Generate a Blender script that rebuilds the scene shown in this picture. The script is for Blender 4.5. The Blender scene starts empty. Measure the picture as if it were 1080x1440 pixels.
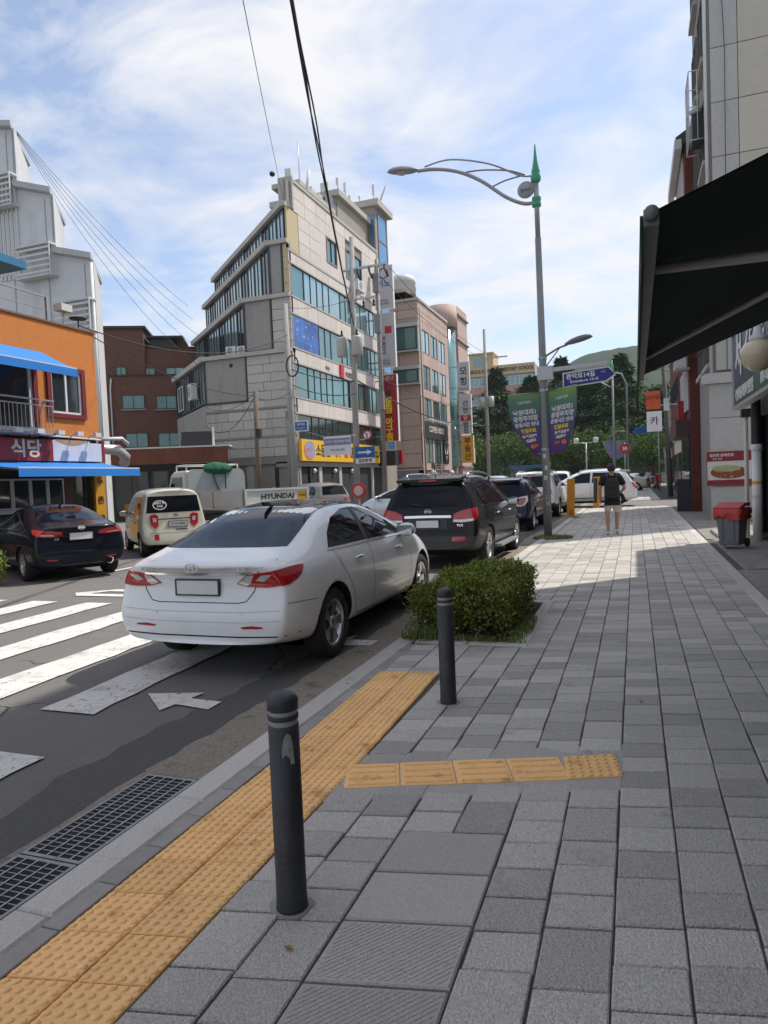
import bpy, bmesh, math, random
from mathutils import Vector, Matrix
from mathutils.bvhtree import BVHTree
from mathutils.geometry import delaunay_2d_cdt
R = math.radians
scene = bpy.context.scene
COL = scene.collection
# ------------------------------------------------------------------ camera
cam = bpy.data.cameras.new('camera'); cam_o = bpy.data.objects.new('camera', cam); COL.objects.link(cam_o)
cam.lens = 24.25; cam.sensor_width = 36; cam.sensor_fit = 'AUTO'; cam.clip_start = .05; cam.clip_end = 6000
cam_o.matrix_world = Matrix(((0.938966, 0.024424, 0.343141, 0), (0.341456, 0.055136, -0.938279, 0), (-0.041836, 0.99818, 0.043431, 1.62), (0, 0, 0, 1)))
scene.camera = cam_o
# ------------------------------------------------------------------ sky, sun, exposure
SUN_AZ, SUN_EL = 45.0, 58.0            # degrees from +Y towards +X
world = bpy.data.worlds.new('World'); scene.world = world; world.use_nodes = True
nt = world.node_tree; nt.nodes.clear()
def wn(t, **k):
    n = nt.nodes.new(t)
    for a, v in k.items(): setattr(n, a, v)
    return n
out = wn('ShaderNodeOutputWorld'); bg = wn('ShaderNodeBackground'); bg.inputs['Strength'].default_value = .13
sky = wn('ShaderNodeTexSky', sky_type='NISHITA'); sky.sun_disc = False
sky.sun_elevation = R(SUN_EL); sky.sun_rotation = R(SUN_AZ); sky.altitude = 60; sky.air_density = 1.0; sky.dust_density = 1.2; sky.ozone_density = 2.0
tc = wn('ShaderNodeTexCoord'); sp = wn('ShaderNodeSeparateXYZ'); nt.links.new(tc.outputs['Generated'], sp.inputs[0])
zc = wn('ShaderNodeMath', operation='MAXIMUM'); nt.links.new(sp.outputs['Z'], zc.inputs[0]); zc.inputs[1].default_value = 0.0
za = wn('ShaderNodeMath', operation='ADD'); nt.links.new(zc.outputs[0], za.inputs[0]); za.inputs[1].default_value = .18
dv = wn('ShaderNodeCombineXYZ')
for i, ax in enumerate('XY'):
    d = wn('ShaderNodeMath', operation='DIVIDE'); nt.links.new(sp.outputs[ax], d.inputs[0]); nt.links.new(za.outputs[0], d.inputs[1]); nt.links.new(d.outputs[0], dv.inputs[i])
mp = wn('ShaderNodeMapping'); mp.inputs['Scale'].default_value = (1.0, 1.25, 1); mp.inputs['Rotation'].default_value = (0, 0, R(-35)); mp.inputs['Location'].default_value = (3.1, 1.7, 0); nt.links.new(dv.outputs[0], mp.inputs[0])
n1 = wn('ShaderNodeTexNoise'); n1.inputs['Scale'].default_value = 2.1; n1.inputs['Detail'].default_value = 9; n1.inputs['Roughness'].default_value = .62; n1.inputs['Distortion'].default_value = .55; nt.links.new(mp.outputs[0], n1.inputs['Vector'])
n2 = wn('ShaderNodeTexNoise'); n2.inputs['Scale'].default_value = .8; n2.inputs['Detail'].default_value = 4; nt.links.new(mp.outputs[0], n2.inputs['Vector'])
ad = wn('ShaderNodeMath', operation='ADD'); nt.links.new(n1.outputs['Fac'], ad.inputs[0]); n3 = wn('ShaderNodeMath', operation='MULTIPLY'); nt.links.new(n2.outputs['Fac'], n3.inputs[0]); n3.inputs[1].default_value = .55; nt.links.new(n3.outputs[0], ad.inputs[1])
mr = wn('ShaderNodeMapRange'); mr.inputs['From Min'].default_value = .63; mr.inputs['From Max'].default_value = .92; mr.inputs['To Min'].default_value = .12; mr.inputs['To Max'].default_value = .97; nt.links.new(ad.outputs[0], mr.inputs['Value'])
mx = wn('ShaderNodeMix', data_type='RGBA'); nt.links.new(mr.outputs[0], mx.inputs[0]); nt.links.new(sky.outputs[0], mx.inputs[6]); mx.inputs[7].default_value = (4.85, 4.82, 4.92, 1)
nt.links.new(mx.outputs[2], bg.inputs['Color']); nt.links.new(bg.outputs[0], out.inputs['Surface'])
sl = bpy.data.lights.new('sun', 'SUN'); sun = bpy.data.objects.new('sun', sl); COL.objects.link(sun)
sl.energy = 2.95; sl.angle = R(.6); sl.color = (1, .95, .87)
sd = Vector((math.sin(R(SUN_AZ)) * math.cos(R(SUN_EL)), math.cos(R(SUN_AZ)) * math.cos(R(SUN_EL)), math.sin(R(SUN_EL))))
sun.rotation_euler = sd.to_track_quat('Z', 'Y').to_euler(); sun.location = sd * 60
vs = scene.view_settings; vs.view_transform = 'Standard'; vs.look = 'None'; vs.gamma = 1; vs.use_curve_mapping = False; vs.exposure = 0.62
scene.cycles.use_denoising = True; scene.cycles.max_bounces = 6; scene.cycles.diffuse_bounces = 3; scene.cycles.glossy_bounces = 3; scene.cycles.transmission_bounces = 3; scene.cycles.volume_bounces = 0; scene.cycles.caustics_reflective = False; scene.cycles.caustics_refractive = False
# ------------------------------------------------------------------ materials
MATS = {}
def M(name, col, rough=.6, metal=0., var=.15, scale=6., bump=0., bscale=60., rand=0., island=0., spec=.5, coat=0., stretch=None, dirt=None, emit=0., cracks=None):
    if name in MATS: return MATS[name]
    m = bpy.data.materials.new(name); m.use_nodes = True; MATS[name] = m
    t = m.node_tree; b = t.nodes['Principled BSDF']; L = t.links.new
    b.inputs['Roughness'].default_value = rough; b.inputs['Metallic'].default_value = metal
    b.inputs['Specular IOR Level'].default_value = spec; b.inputs['Coat Weight'].default_value = coat; b.inputs['Coat Roughness'].default_value = .04
    g = t.nodes.new('ShaderNodeNewGeometry'); vec = g.outputs['Position']
    if stretch:
        mp = t.nodes.new('ShaderNodeMapping'); mp.inputs['Scale'].default_value = stretch; L(vec, mp.inputs[0]); vec = mp.outputs[0]
    c = tuple(col) + (1,)
    fac = None
    def math2(op, a, bb):
        n = t.nodes.new('ShaderNodeMath'); n.operation = op
        for i, v in enumerate((a, bb)):
            if hasattr(v, 'default_value') or hasattr(v, 'is_linked'): L(v, n.inputs[i])
            else: n.inputs[i].default_value = v
        return n.outputs[0]
    acc = 1.0
    if var:
        n = t.nodes.new('ShaderNodeTexNoise'); n.inputs['Scale'].default_value = scale; n.inputs['Detail'].default_value = 5; n.inputs['Roughness'].default_value = .65; L(vec, n.inputs['Vector'])
        acc = math2('ADD', math2('MULTIPLY', math2('SUBTRACT', n.outputs['Fac'], .5), var * 4), 1.0)
    if rand:
        o = t.nodes.new('ShaderNodeObjectInfo'); acc = math2('MULTIPLY', acc, math2('ADD', math2('MULTIPLY', math2('SUBTRACT', o.outputs['Random'], .5), rand * 2), 1.0))
    if island:
        acc = math2('MULTIPLY', acc, math2('ADD', math2('MULTIPLY', math2('SUBTRACT', g.outputs['Random Per Island'], .5), island * 2), 1.0))
    colour = None
    if acc != 1.0:
        v = t.nodes.new('ShaderNodeVectorMath'); v.operation = 'SCALE'; v.inputs[0].default_value = c[:3]; L(acc, v.inputs['Scale']); colour = v.outputs[0]
    for dirt in ((dirt if isinstance(dirt, list) else [dirt]) if dirt else []):      # (colour, scale, threshold, softness[, stretch])
        dc, ds, th, so = dirt[:4]; vec_ = vec
        if len(dirt) > 4:
            mp2 = t.nodes.new('ShaderNodeMapping'); mp2.inputs['Scale'].default_value = dirt[4]; L(g.outputs['Position'], mp2.inputs[0]); vec_ = mp2.outputs[0]
        n = t.nodes.new('ShaderNodeTexNoise'); n.inputs['Scale'].default_value = ds; n.inputs['Detail'].default_value = 6; n.inputs['Roughness'].default_value = .7; L(vec_, n.inputs['Vector'])
        r = t.nodes.new('ShaderNodeMapRange'); r.inputs['From Min'].default_value = th; r.inputs['From Max'].default_value = th + so; L(n.outputs['Fac'], r.inputs['Value'])
        x = t.nodes.new('ShaderNodeMix'); x.data_type = 'RGBA'; L(r.outputs[0], x.inputs[0]); x.inputs[7].default_value = tuple(dc) + (1,)
        if colour: L(colour, x.inputs[6])
        else: x.inputs[6].default_value = c
        colour = x.outputs[2]
    if cracks:      # (scale, width, colour, amount)
        cs, cw, cc, ca = cracks
        nd = t.nodes.new('ShaderNodeTexNoise'); nd.inputs['Scale'].default_value = cs*1.7; nd.inputs['Detail'].default_value = 5; L(g.outputs['Position'], nd.inputs['Vector'])
        va = t.nodes.new('ShaderNodeVectorMath'); va.operation = 'SCALE'; L(nd.outputs['Color'], va.inputs[0]); va.inputs['Scale'].default_value = .55/cs
        vb = t.nodes.new('ShaderNodeVectorMath'); vb.operation = 'ADD'; L(g.outputs['Position'], vb.inputs[0]); L(va.outputs[0], vb.inputs[1])
        vo = t.nodes.new('ShaderNodeTexVoronoi'); vo.feature = 'DISTANCE_TO_EDGE'; vo.voronoi_dimensions = '2D'; vo.inputs['Scale'].default_value = cs; L(vb.outputs[0], vo.inputs['Vector'])
        lt = t.nodes.new('ShaderNodeMapRange'); lt.inputs['From Min'].default_value = cw; lt.inputs['From Max'].default_value = cw*.3; lt.inputs['To Min'].default_value = 0; lt.inputs['To Max'].default_value = 1; L(vo.outputs['Distance'], lt.inputs['Value'])
        nm = t.nodes.new('ShaderNodeTexNoise'); nm.inputs['Scale'].default_value = cs*.6; L(g.outputs['Position'], nm.inputs['Vector'])
        mk = t.nodes.new('ShaderNodeMapRange'); mk.inputs['From Min'].default_value = ca; mk.inputs['From Max'].default_value = ca+.08; L(nm.outputs['Fac'], mk.inputs['Value'])
        x = t.nodes.new('ShaderNodeMix'); x.data_type = 'RGBA'; L(math2('MULTIPLY', lt.outputs[0], mk.outputs[0]), x.inputs[0]); x.inputs[7].default_value = tuple(cc)+(1,)
        if colour: L(colour, x.inputs[6])
        else: x.inputs[6].default_value = c
        colour = x.outputs[2]
    if colour: L(colour, b.inputs['Base Color'])
    else: b.inputs['Base Color'].default_value = c
    if bump:
        n = t.nodes.new('ShaderNodeTexNoise'); n.inputs['Scale'].default_value = bscale; n.inputs['Detail'].default_value = 4; L(vec, n.inputs['Vector'])
        bp = t.nodes.new('ShaderNodeBump'); bp.inputs['Strength'].default_value = bump; bp.inputs['Distance'].default_value = .02; L(n.outputs['Fac'], bp.inputs['Height']); L(bp.outputs[0], b.inputs['Normal'])
    if emit:
        b.inputs['Emission Color'].default_value = c; b.inputs['Emission Strength'].default_value = emit
    return m
# ------------------------------------------------------------------ mesh helpers
class MB:
    def __init__(s): s.v = []; s.f = []; s.m = []; s.sm = []; s.mi = 0; s.smooth = False
    def _f(s, f): s.f.append(f); s.m.append(s.mi); s.sm.append(s.smooth)
    def quad(s, a, b, c, d):
        i = len(s.v); s.v += [tuple(a), tuple(b), tuple(c), tuple(d)]; s._f((i, i+1, i+2, i+3)); return s
    def poly(s, pts):
        i = len(s.v); s.v += [tuple(p) for p in pts]; s._f(tuple(range(i, i+len(pts)))); return s
    def box(s, x0, x1, y0, y1, z0, z1, fr=None):
        i = len(s.v)
        for z in (z0, z1):
            for (x, y) in ((x0, y0), (x1, y0), (x1, y1), (x0, y1)):
                s.v.append(tuple(fr(x, y, z)) if fr else (x, y, z))
        for f in ((0,3,2,1),(4,5,6,7),(0,1,5,4),(1,2,6,5),(2,3,7,6),(3,0,4,7)): s._f(tuple(i+k for k in f))
        return s
    def slab(s, x0, x1, y0, y1, z0, z1, b=.006, fr=None):     # box with bevelled top edges
        i = len(s.v)
        R_ = [(x0, y0), (x1, y0), (x1, y1), (x0, y1)]; I_ = [(x0+b, y0+b), (x1-b, y0+b), (x1-b, y1-b), (x0+b, y1-b)]
        for pts, z in ((R_, z0), (R_, z1-b), (I_, z1)):
            for (x, y) in pts: s.v.append(tuple(fr(x, y, z)) if fr else (x, y, z))
        s._f((i+3, i+2, i+1, i)); s._f((i+8, i+9, i+10, i+11))
        for k in range(4):
            n = (k+1) % 4
            s._f((i+k, i+n, i+4+n, i+4+k)); s._f((i+4+k, i+4+n, i+8+n, i+8+k))
        return s
    def prism(s, poly, z0, z1):          # poly ccw in xy
        i = len(s.v); n = len(poly)
        s.v += [(x, y, z0) for x, y in poly] + [(x, y, z1) for x, y in poly]
        s._f(tuple(reversed(range(i, i+n)))); s._f(tuple(range(i+n, i+2*n)))
        for k in range(n):
            j = (k+1) % n; s._f((i+k, i+j, i+n+j, i+n+k))
        return s
    def extr(s, poly3, vec):             # planar polygon of 3d points, extruded along vec
        i = len(s.v); n = len(poly3); vec = Vector(vec)
        s.v += [tuple(p) for p in poly3] + [tuple(Vector(p)+vec) for p in poly3]
        s._f(tuple(reversed(range(i, i+n)))); s._f(tuple(range(i+n, i+2*n)))
        for k in range(n):
            j = (k+1) % n; s._f((i+k, i+j, i+n+j, i+n+k))
        return s
    def tube(s, pts, r, n=8, caps=True):
        pts = [Vector(p) for p in pts]; rs = r if isinstance(r, (list, tuple)) else [r]*len(pts)
        i = len(s.v); sm = s.smooth
        up = None
        for k, p in enumerate(pts):
            t = (pts[min(k+1, len(pts)-1)] - pts[max(k-1, 0)]).normalized()
            if up is None: up = Vector((0,0,1)) if abs(t.z) < .9 else Vector((1,0,0))
            a = t.cross(up)
            if a.length < 1e-5: a = t.orthogonal()
            a.normalize(); b = a.cross(t).normalized(); up = b
            for q in range(n):
                an = 2*math.pi*q/n; s.v.append(tuple(p + (a*math.cos(an) + b*math.sin(an))*rs[k]))
        s.smooth = True
        for k in range(len(pts)-1):
            for q in range(n):
                w = (q+1) % n; s._f((i+k*n+q, i+(k+1)*n+q, i+(k+1)*n+w, i+k*n+w))
        s.smooth = False
        if caps:
            s._f(tuple(i+q for q in range(n))); s._f(tuple(i+(len(pts)-1)*n+q for q in reversed(range(n))))
        s.smooth = sm; return s
    def lathe(s, prof, n=16, c=(0,0,0), axis='z', caps=True):     # prof [(r,h)]
        i = len(s.v); sm = s.smooth; s.smooth = True
        for r, h in prof:
            for q in range(n):
                an = 2*math.pi*q/n; a, b = r*math.cos(an), r*math.sin(an)
                p = (a, b, h) if axis == 'z' else ((h, a, b) if axis == 'x' else (b, h, a))
                s.v.append((c[0]+p[0], c[1]+p[1], c[2]+p[2]))
        for k in range(len(prof)-1):
            for q in range(n):
                w = (q+1) % n; s._f((i+k*n+q, i+k*n+w, i+(k+1)*n+w, i+(k+1)*n+q))
        s.smooth = False
        if caps:
            if prof[0][0] > 1e-4: s._f(tuple(i+q for q in reversed(range(n))))
            if prof[-1][0] > 1e-4: s._f(tuple(i+(len(prof)-1)*n+q for q in range(n)))
        s.smooth = sm; return s
    def mesh(s, name, mats):
        me = bpy.data.meshes.new(name); me.from_pydata(s.v, [], s.f)
        for m in (mats if isinstance(mats, (list, tuple)) else [mats]): me.materials.append(m)
        me.polygons.foreach_set('material_index', s.m); me.polygons.foreach_set('use_smooth', s.sm); me.update(); return me
    def build(s, name, mats, parent=None, **tags): return link(name, s.mesh(name, mats), parent, **tags)
def link(name, me, parent=None, loc=None, rot=None, label=None, cat=None, group=None, kind=None):
    o = bpy.data.objects.new(name, me); COL.objects.link(o)
    if parent is not None: o.parent = parent
    if loc is not None: o.location = loc
    if rot is not None: o.rotation_euler = rot
    return tag(o, label, cat, group, kind)
def tag(o, label=None, cat=None, group=None, kind=None):
    if label: o['label'] = label
    if cat: o['category'] = cat
    if group: o['group'] = group
    if kind: o['kind'] = kind
    return o
def thing(name, label, cat, loc=(0,0,0), rz=0., group=None, kind=None):
    return link(name, None, None, loc, (0,0,rz), label, cat, group, kind)
def copy_tree(o, parent=None):
    c = o.copy(); COL.objects.link(c)
    if parent is not None: c.parent = parent
    for ch in list(o.children): copy_tree(ch, c)
    return c
def lerp_tab(tab, x):
    if x <= tab[0][0]: return tab[0][1]
    for (a, va), (b, vb) in zip(tab, tab[1:]):
        if x <= b: return va + (vb-va)*(x-a)/(b-a) if b > a else vb
    return tab[-1][1]
WORK = bpy.data.scenes.new('workshop')       # empty side scene: modifiers and text are evaluated there quickly
def evaluated(o, *helpers):
    for q in (o,) + helpers: WORK.collection.objects.link(q)
    with bpy.context.temp_override(scene=WORK, view_layer=WORK.view_layers[0]):
        dg = bpy.context.evaluated_depsgraph_get(); dg.update(); me = bpy.data.meshes.new_from_object(o.evaluated_get(dg))
    for q in (o,) + helpers: WORK.collection.objects.unlink(q)
    return me
def text_mesh(body, size, mat, ext=.004, bold=0., align='CENTER', sx=1., spacing=1.):
    cu = bpy.data.curves.new('lettering', 'FONT'); cu.body = body; cu.size = size; cu.extrude = ext; cu.offset = bold; cu.align_x = align; cu.align_y = 'CENTER'; cu.resolution_u = 3; cu.space_line = spacing
    o = bpy.data.objects.new('lettering', cu); me = evaluated(o)
    bpy.data.objects.remove(o); bpy.data.curves.remove(cu); me.materials.clear(); me.materials.append(mat)
    if sx != 1.:
        for v in me.vertices: v.co.x *= sx
    return me
class Frame:
    """facade frame: s runs along the wall, z up, d out of the wall"""
    def __init__(s, origin, u):
        s.o = Vector(origin); s.u = Vector((u[0], u[1], 0)).normalized(); s.n = Vector((s.u.y, -s.u.x, 0))   # outward = right of u
    def __call__(s, a, d, z): return s.o + s.u*a + s.n*d + Vector((0,0,z))
    def box(s, mb, s0, s1, z0, z1, d0, d1): return mb.box(s0, s1, -d1, -d0, z0, z1, lambda x, y, z: s(x, -y, z))
    def rot(s): return Matrix((( s.u.x, 0, s.n.x), (s.u.y, 0, s.n.y), (0, 1, 0))).to_euler()
def letter(fr, parent, body, a, z, d, size, mat, bold=0., align='CENTER', sx=1., name='lettering', ext=.006, spacing=1.):
    me = text_mesh(body, size, mat, ext, bold, align, sx, spacing); return link(name, me, parent, fr(a, d, z) if fr else None, fr.rot() if fr else None)
def window(fr, parent, s0, s1, z0, z1, nx=2, nz=1, fm=None, gm=None, d=.0, dep=.07, fw=.05, name='window', label=None):
    mb = MB()
    fr.box(mb, s0, s1, z0, z0+fw, d, d+dep); fr.box(mb, s0, s1, z1-fw, z1, d, d+dep)
    xs = [s0+(s1-s0)*k/nx for k in range(nx+1)]; zs = [z0+(z1-z0)*k/nz for k in range(nz+1)]
    for k, x in enumerate(xs):
        h = fw if 0 < k < nx else fw
        a = x if k == 0 else (x-fw if k == nx else x-fw/2)
        fr.box(mb, a, a+fw, z0+fw, z1-fw, d, d+dep)
    for z in zs[1:-1]:
        for k in range(nx): fr.box(mb, xs[k]+fw*(1 if k == 0 else .5), xs[k+1]-fw*(1 if k == nx-1 else .5), z-fw/2, z+fw/2, d, d+dep*.9)
    w = mb.build(name, fm, parent)
    if label: w['label'] = label
    for k in range(nx):
        for j in range(nz):
            p = MB(); fr.box(p, xs[k]+fw*.4, xs[k+1]-fw*.4, zs[j]+fw*.4, zs[j+1]-fw*.4, d+.005, d+dep*.45+.008*((k+j) % 2)); p.build('pane', gm, w)
    return w
# ------------------------------------------------------------------ palette
ASPHALT = M('asphalt', (.19,.181,.172), .93, var=.34, scale=80, bump=.8, bscale=150, dirt=[((.24,.23,.215), .9, .52, .25), ((.11,.106,.10), 1.7, .60, .12, (1,.35,1)), ((.40,.385,.36), 95, .64, .05)], cracks=(.75,.012,(.05,.048,.045),.5))
PATCH = M('asphalt_patch', (.10,.096,.09), .92, var=.34, scale=70, bump=.6, bscale=170, dirt=((.15,.12,.09), 2.6, .56, .16))
GUTTER = M('gutter_concrete', (.27,.23,.185), .95, var=.4, scale=50, bump=.6, bscale=140, dirt=((.07,.06,.05), 3.5, .56, .18))
STONE_P = M('paving_granite', (.50,.47,.43), .88, var=.34, scale=95, bump=.7, bscale=120, rand=.22, dirt=[((.58,.55,.51), 3.6, .60, .16), ((.29,.27,.245), 2.3, .61, .14), ((.68,.66,.63), 15, .72, .03)])
STONE_S = M('paving_granite_far', (.50,.47,.43), .88, var=.34, scale=95, bump=.7, bscale=120, island=.22, dirt=[((.58,.55,.51), 3.6, .60, .16), ((.29,.27,.245), 2.3, .61, .14)])
JOINT = M('joint_sand', (.085,.082,.075), .95, var=.3, scale=12)
KERB = M('kerb_granite', (.52,.49,.45), .8, var=.22, scale=90, bump=.3, bscale=180, rand=.08, dirt=((.16,.15,.14), 2.5, .6, .2))
TACT = M('tactile_yellow', (.95,.56,.23), .8, var=.12, scale=40, bump=.3, bscale=150, rand=.08, dirt=[((.55,.27,.09), 5.5, .56, .16), ((.22,.13,.07), 11, .68, .06)])
PAINT = M('road_paint', (.72,.70,.66), .8, var=.12, scale=40, bump=.6, bscale=150, dirt=[((.40,.385,.36), 2.5, .52, .2), ((.17,.165,.16), 13, .60, .05), ((.2,.195,.19), 70, .62, .05)], cracks=(7,.022,(.2,.195,.185),.47))
STEEL = M('galvanised', (.42,.43,.44), .45, .8, var=.15, scale=14)
BLACK = M('black_void', (.006,.006,.006), .9, var=0)
DARKM = M('dark_metal', (.045,.047,.05), .5, .3, var=.1)
WHITE = M('white_paint', (.72,.72,.71), .5, var=.06, scale=4)
OFFW = M('offwhite_panel', (.6,.6,.585), .6, var=.1, scale=2, dirt=((.4,.39,.37), 1.5, .62, .2))
GLASS_T = M('teal_glass', (.15,.27,.27), .06, .55, var=.18, scale=.5, spec=.8)
GLASS_L = M('pale_glass', (.33,.46,.47), .08, .55, var=.15, scale=.4, spec=.8)
GLASS_D = M('dark_glass', (.022,.03,.032), .05, 0., var=.1, scale=.6, spec=.8)
ALU = M('aluminium', (.5,.51,.52), .4, .6, var=.08)
CONC = M('concrete', (.30,.29,.275), .85, var=.16, scale=2.5, bump=.25, bscale=70, dirt=((.18,.17,.16), 1.4, .58, .2))
POLEC = M('pole_concrete', (.33,.32,.30), .85, var=.14, scale=3, bump=.2, bscale=60)
POLES = M('pole_grey_paint', (.24,.26,.265), .5, .2, var=.1, scale=3)
RUBBER = M('cable_rubber', (.018,.018,.02), .6, var=0)
INK = M('ink_black', (.02,.02,.022), .5, var=0)
# ================================================================== GROUND
rnd = random.Random(7)
g = MB(); g.poly([(-900,-300,-.02),(900,-300,-.02),(900,1500,-.02),(-900,1500,-.02)]); g.build('ground', ASPHALT, kind='structure')
g = MB(); g.poly([(-60,-30,0),(-2.3,-30,0),(-2.3,260,0),(-60,260,0)]); g.poly([(-2.3,33.6,0),(40,33.6,0),(40,41.2,0),(-2.3,41.2,0)]); road = g.build('road', ASPHALT, kind='structure')
# old asphalt repair and gutter along the kerb, with ragged edges
def ragged(x0, x1, y0, y1, z, amp, mat, name):
    b = MB(); n = int((y1-y0)/.12); L = []; 
    a = [rnd.uniform(-1, 1) for _ in range(n+3)]
    for i in range(n+1):
        y = y0+(y1-y0)*i/n; L.append((x0+amp*(a[i]*.5+a[i+1]*.3+.6*math.sin(y*1.3)), y))
    for (p, q) in zip(L, L[1:]): b.quad((p[0],p[1],z),(x1,p[1],z),(x1,q[1],z),(q[0],q[1],z))
    return b.build(name, mat, road)
ragged(-3.05, -2.31, -1, 40, .004, .10, PATCH, 'asphalt_repair')
ragged(-2.66, -2.31, 3.2, 40, .008, .05, GUTTER, 'gutter'); ragged(-2.70, -2.31, -1, 3.2, .008, .02, GUTTER, 'gutter')
# ---- road markings, each stripe a sheet of paint with worn ends
def stripe(x0, x1, y0, y1, z=.012, name='crossing_stripe'):
    b = MB(); n = max(4, int((y1-y0)/.25)); 
    e0 = [rnd.uniform(-.018, .018) for _ in range(n+1)]; e1 = [rnd.uniform(-.018, .018) for _ in range(n+1)]
    for i in range(n):
        ya, yb = y0+(y1-y0)*i/n, y0+(y1-y0)*(i+1)/n
        s0 = -.06*(ya-y0); s1 = -.06*(yb-y0)
        b.quad((x0+e0[i]+s0, ya, z), (x1+e1[i]+s0, ya, z), (x1+e1[i+1]+s1, yb, z), (x0+e0[i+1]+s1, yb, z))
    return b.build(name, PAINT, road)
for xc in (-4.02, -5.06, -6.15, -7.25, -8.3, -9.35, -10.4, -11.5, -12.6): stripe(xc-.24, xc+.24, 3.93 if xc > -9 else 4.2, 8.0-.02*(xc+4))
for xc in (-3.47, -4.55, -5.6, -6.7): stripe(xc-.22, xc+.22, -.6, 3.2)
def mark(pts, z=.012, name='road_marking', mat=PAINT):
    b = MB(); b.poly([(x, y, z) for x, y in pts]); return b.build(name, mat, road)
mark([(-3.70,4.45),(-3.33,4.12),(-3.30,4.27),(-2.98,4.22),(-2.98,4.40),(-3.27,4.42),(-3.25,4.57)], name='crossing_arrow')
mark([(-3.55,8.2),(-3.2,8.2),(-3.2,8.9),(-3.55,8.9)], name='crossing_arrow')
mark([(-3.15,6.2),(-2.75,6.0),(-2.78,6.25),(-2.5,6.3),(-2.5,6.5),(-2.8,6.5),(-2.8,6.7)], name='crossing_arrow')
mark([(-8.7,8.85),(-8.45,8.6),(-6.9,8.6),(-6.9,8.8),(-8.35,8.8),(-8.2,9.05),(-6.9,9.05),(-6.9,9.25),(-8.2,9.25)], name='slow_triangle')
YEL = M('yellow_paint', (.55,.30,.03), .8, var=.15, scale=8)
mark([(-10.3,10),(-10.15,10),(-10.15,60),(-10.3,60)], name='lane_line', mat=PAINT)
for y in range(10, 60, 1): pass
mark([(-6.3,10.5),(-6.16,10.5),(-6.16,70),(-6.3,70)], name='centre_line', mat=YEL); mark([(-13.0,17),(-12.85,17),(-10.3,27),(-10.45,27)], name='edge_line', mat=YEL)
# ---- pavement
base = MB(); base.box(-2.32, 2.5, -6, 33.5, -.25, .0); base.box(-2.32, 2.5, 41.3, 130, -.25, .0); pave = base.build('pavement', JOINT, kind='structure')
CW = .2367
cols = []
x = -1.53
while x < 1.27: cols.append((x, x+CW)); x += CW
def hole(x, y):
    if -2.06 < x < -1.52 and y < 5.42: return True
    if -1.56 < x < -.10 and 3.24+.36*(x+1.54) < y < 3.56+.36*(x+1.54): return 2
    if -2.3 < x < -1.0 and 6.45 < y < 8.85: return True
    if -1.05 < x < -.59 and 1.72 < y < 3.04: return True
    if (x+2.06)**2 + (y-17.95)**2 < .10: return True
    return False
stones = []
for ci, (x0, x1) in enumerate(cols):
    y = -.4 - rnd.random()*.2
    sk = .006
    while y < 33.3:
        ln = rnd.choice((.205, .205, .205, .205, .31, .31) if rnd.random() < .25 else (.205, .208)) 
        if -1.1 < x0 < -.6:
            if y < 1.70 < y+ln*1.5: ln = 1.70-y
            if 1.69 < y < 3.0: y = 3.02
        stones.append((x0, x1, y, y+ln)); y += ln
# the strip between kerb and tactile row continues beyond the tiles
for (x0, x1) in ((-2.07, -1.84), (-1.84, -1.53)):
    y = 5.44
    while y < 33.3: stones.append((x0, x1, y, y+.207)); y += .207
cand = []
for (x0, x1, y0, y1) in stones:
    mx_ = (x0+x1)/2; my_ = (y0+y1)/2+.21*(mx_+.6)
    if hole(mx_, my_) is True: continue
    if my_ > 14 and mx_ > 1.24+.05: continue
    h_ = hole(mx_, my_)
    if h_ == 2: continue
    cand.append((x0, x1, y0, y1))
def seen(q):
    x = (q[0]+q[1])/2; y = (q[2]+q[3])/2+.21*(x+.6)
    cx = .938966*x+.341456*y+.041836*1.62; cy = .024424*x+.055136*y-.99818*1.62; cz = -(.343141*x-.938279*y-.043431*1.62)
    return cz > .3 and abs(cx/cz) < .60 and abs(cy/cz) < .79
front = sorted([q for q in cand if seen(q)], key=lambda q: (q[2]**2+q[0]**2))[:300]
fs = set(front)
SM = {}
SH = .21         # the courses run at a slight skew to the kerb
def shear(x, y, z): return (x, y+SH*x, z)
def shear0(x, y, z): return (x, y+SH*(x+.6), z)
def stone_mesh(w, l):
    k = (round(w, 2), round(l, 2))
    if k not in SM: SM[k] = MB().slab(-w/2+.004, w/2-.004, -l/2+.004, l/2-.004, -.03, .014, .005, shear).mesh('paving_stone', STONE_P)
    return SM[k]
for q in front:
    x0, x1, y0, y1 = q
    o = link('paving_stone', stone_mesh(x1-x0, y1-y0), pave, ((x0+x1)/2+rnd.uniform(-.002,.002), (y0+y1)/2+SH*((x0+x1)/2+.6), rnd.uniform(-.003, .003)), (rnd.uniform(-.006,.006), rnd.uniform(-.008,.008), rnd.uniform(-.006,.006)))
b = MB()
for q in cand:
    if q in fs: continue
    x0, x1, y0, y1 = q; dz = rnd.uniform(-.003, .003)
    b.slab(x0+.004, x1-.004, y0+.004, y1-.004, -.03, .014+dz, .005, shear0)
y = 41.4
while y < 70:
    x = -1.9
    while x < 1.2: b.slab(x+.006, x+.394, y+.006, y+.394, -.03, .014+rnd.uniform(-.003,.003), .005); x += .4
    y += .4
b.build('paving_field', STONE_S, pave, kind='stuff')
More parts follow.
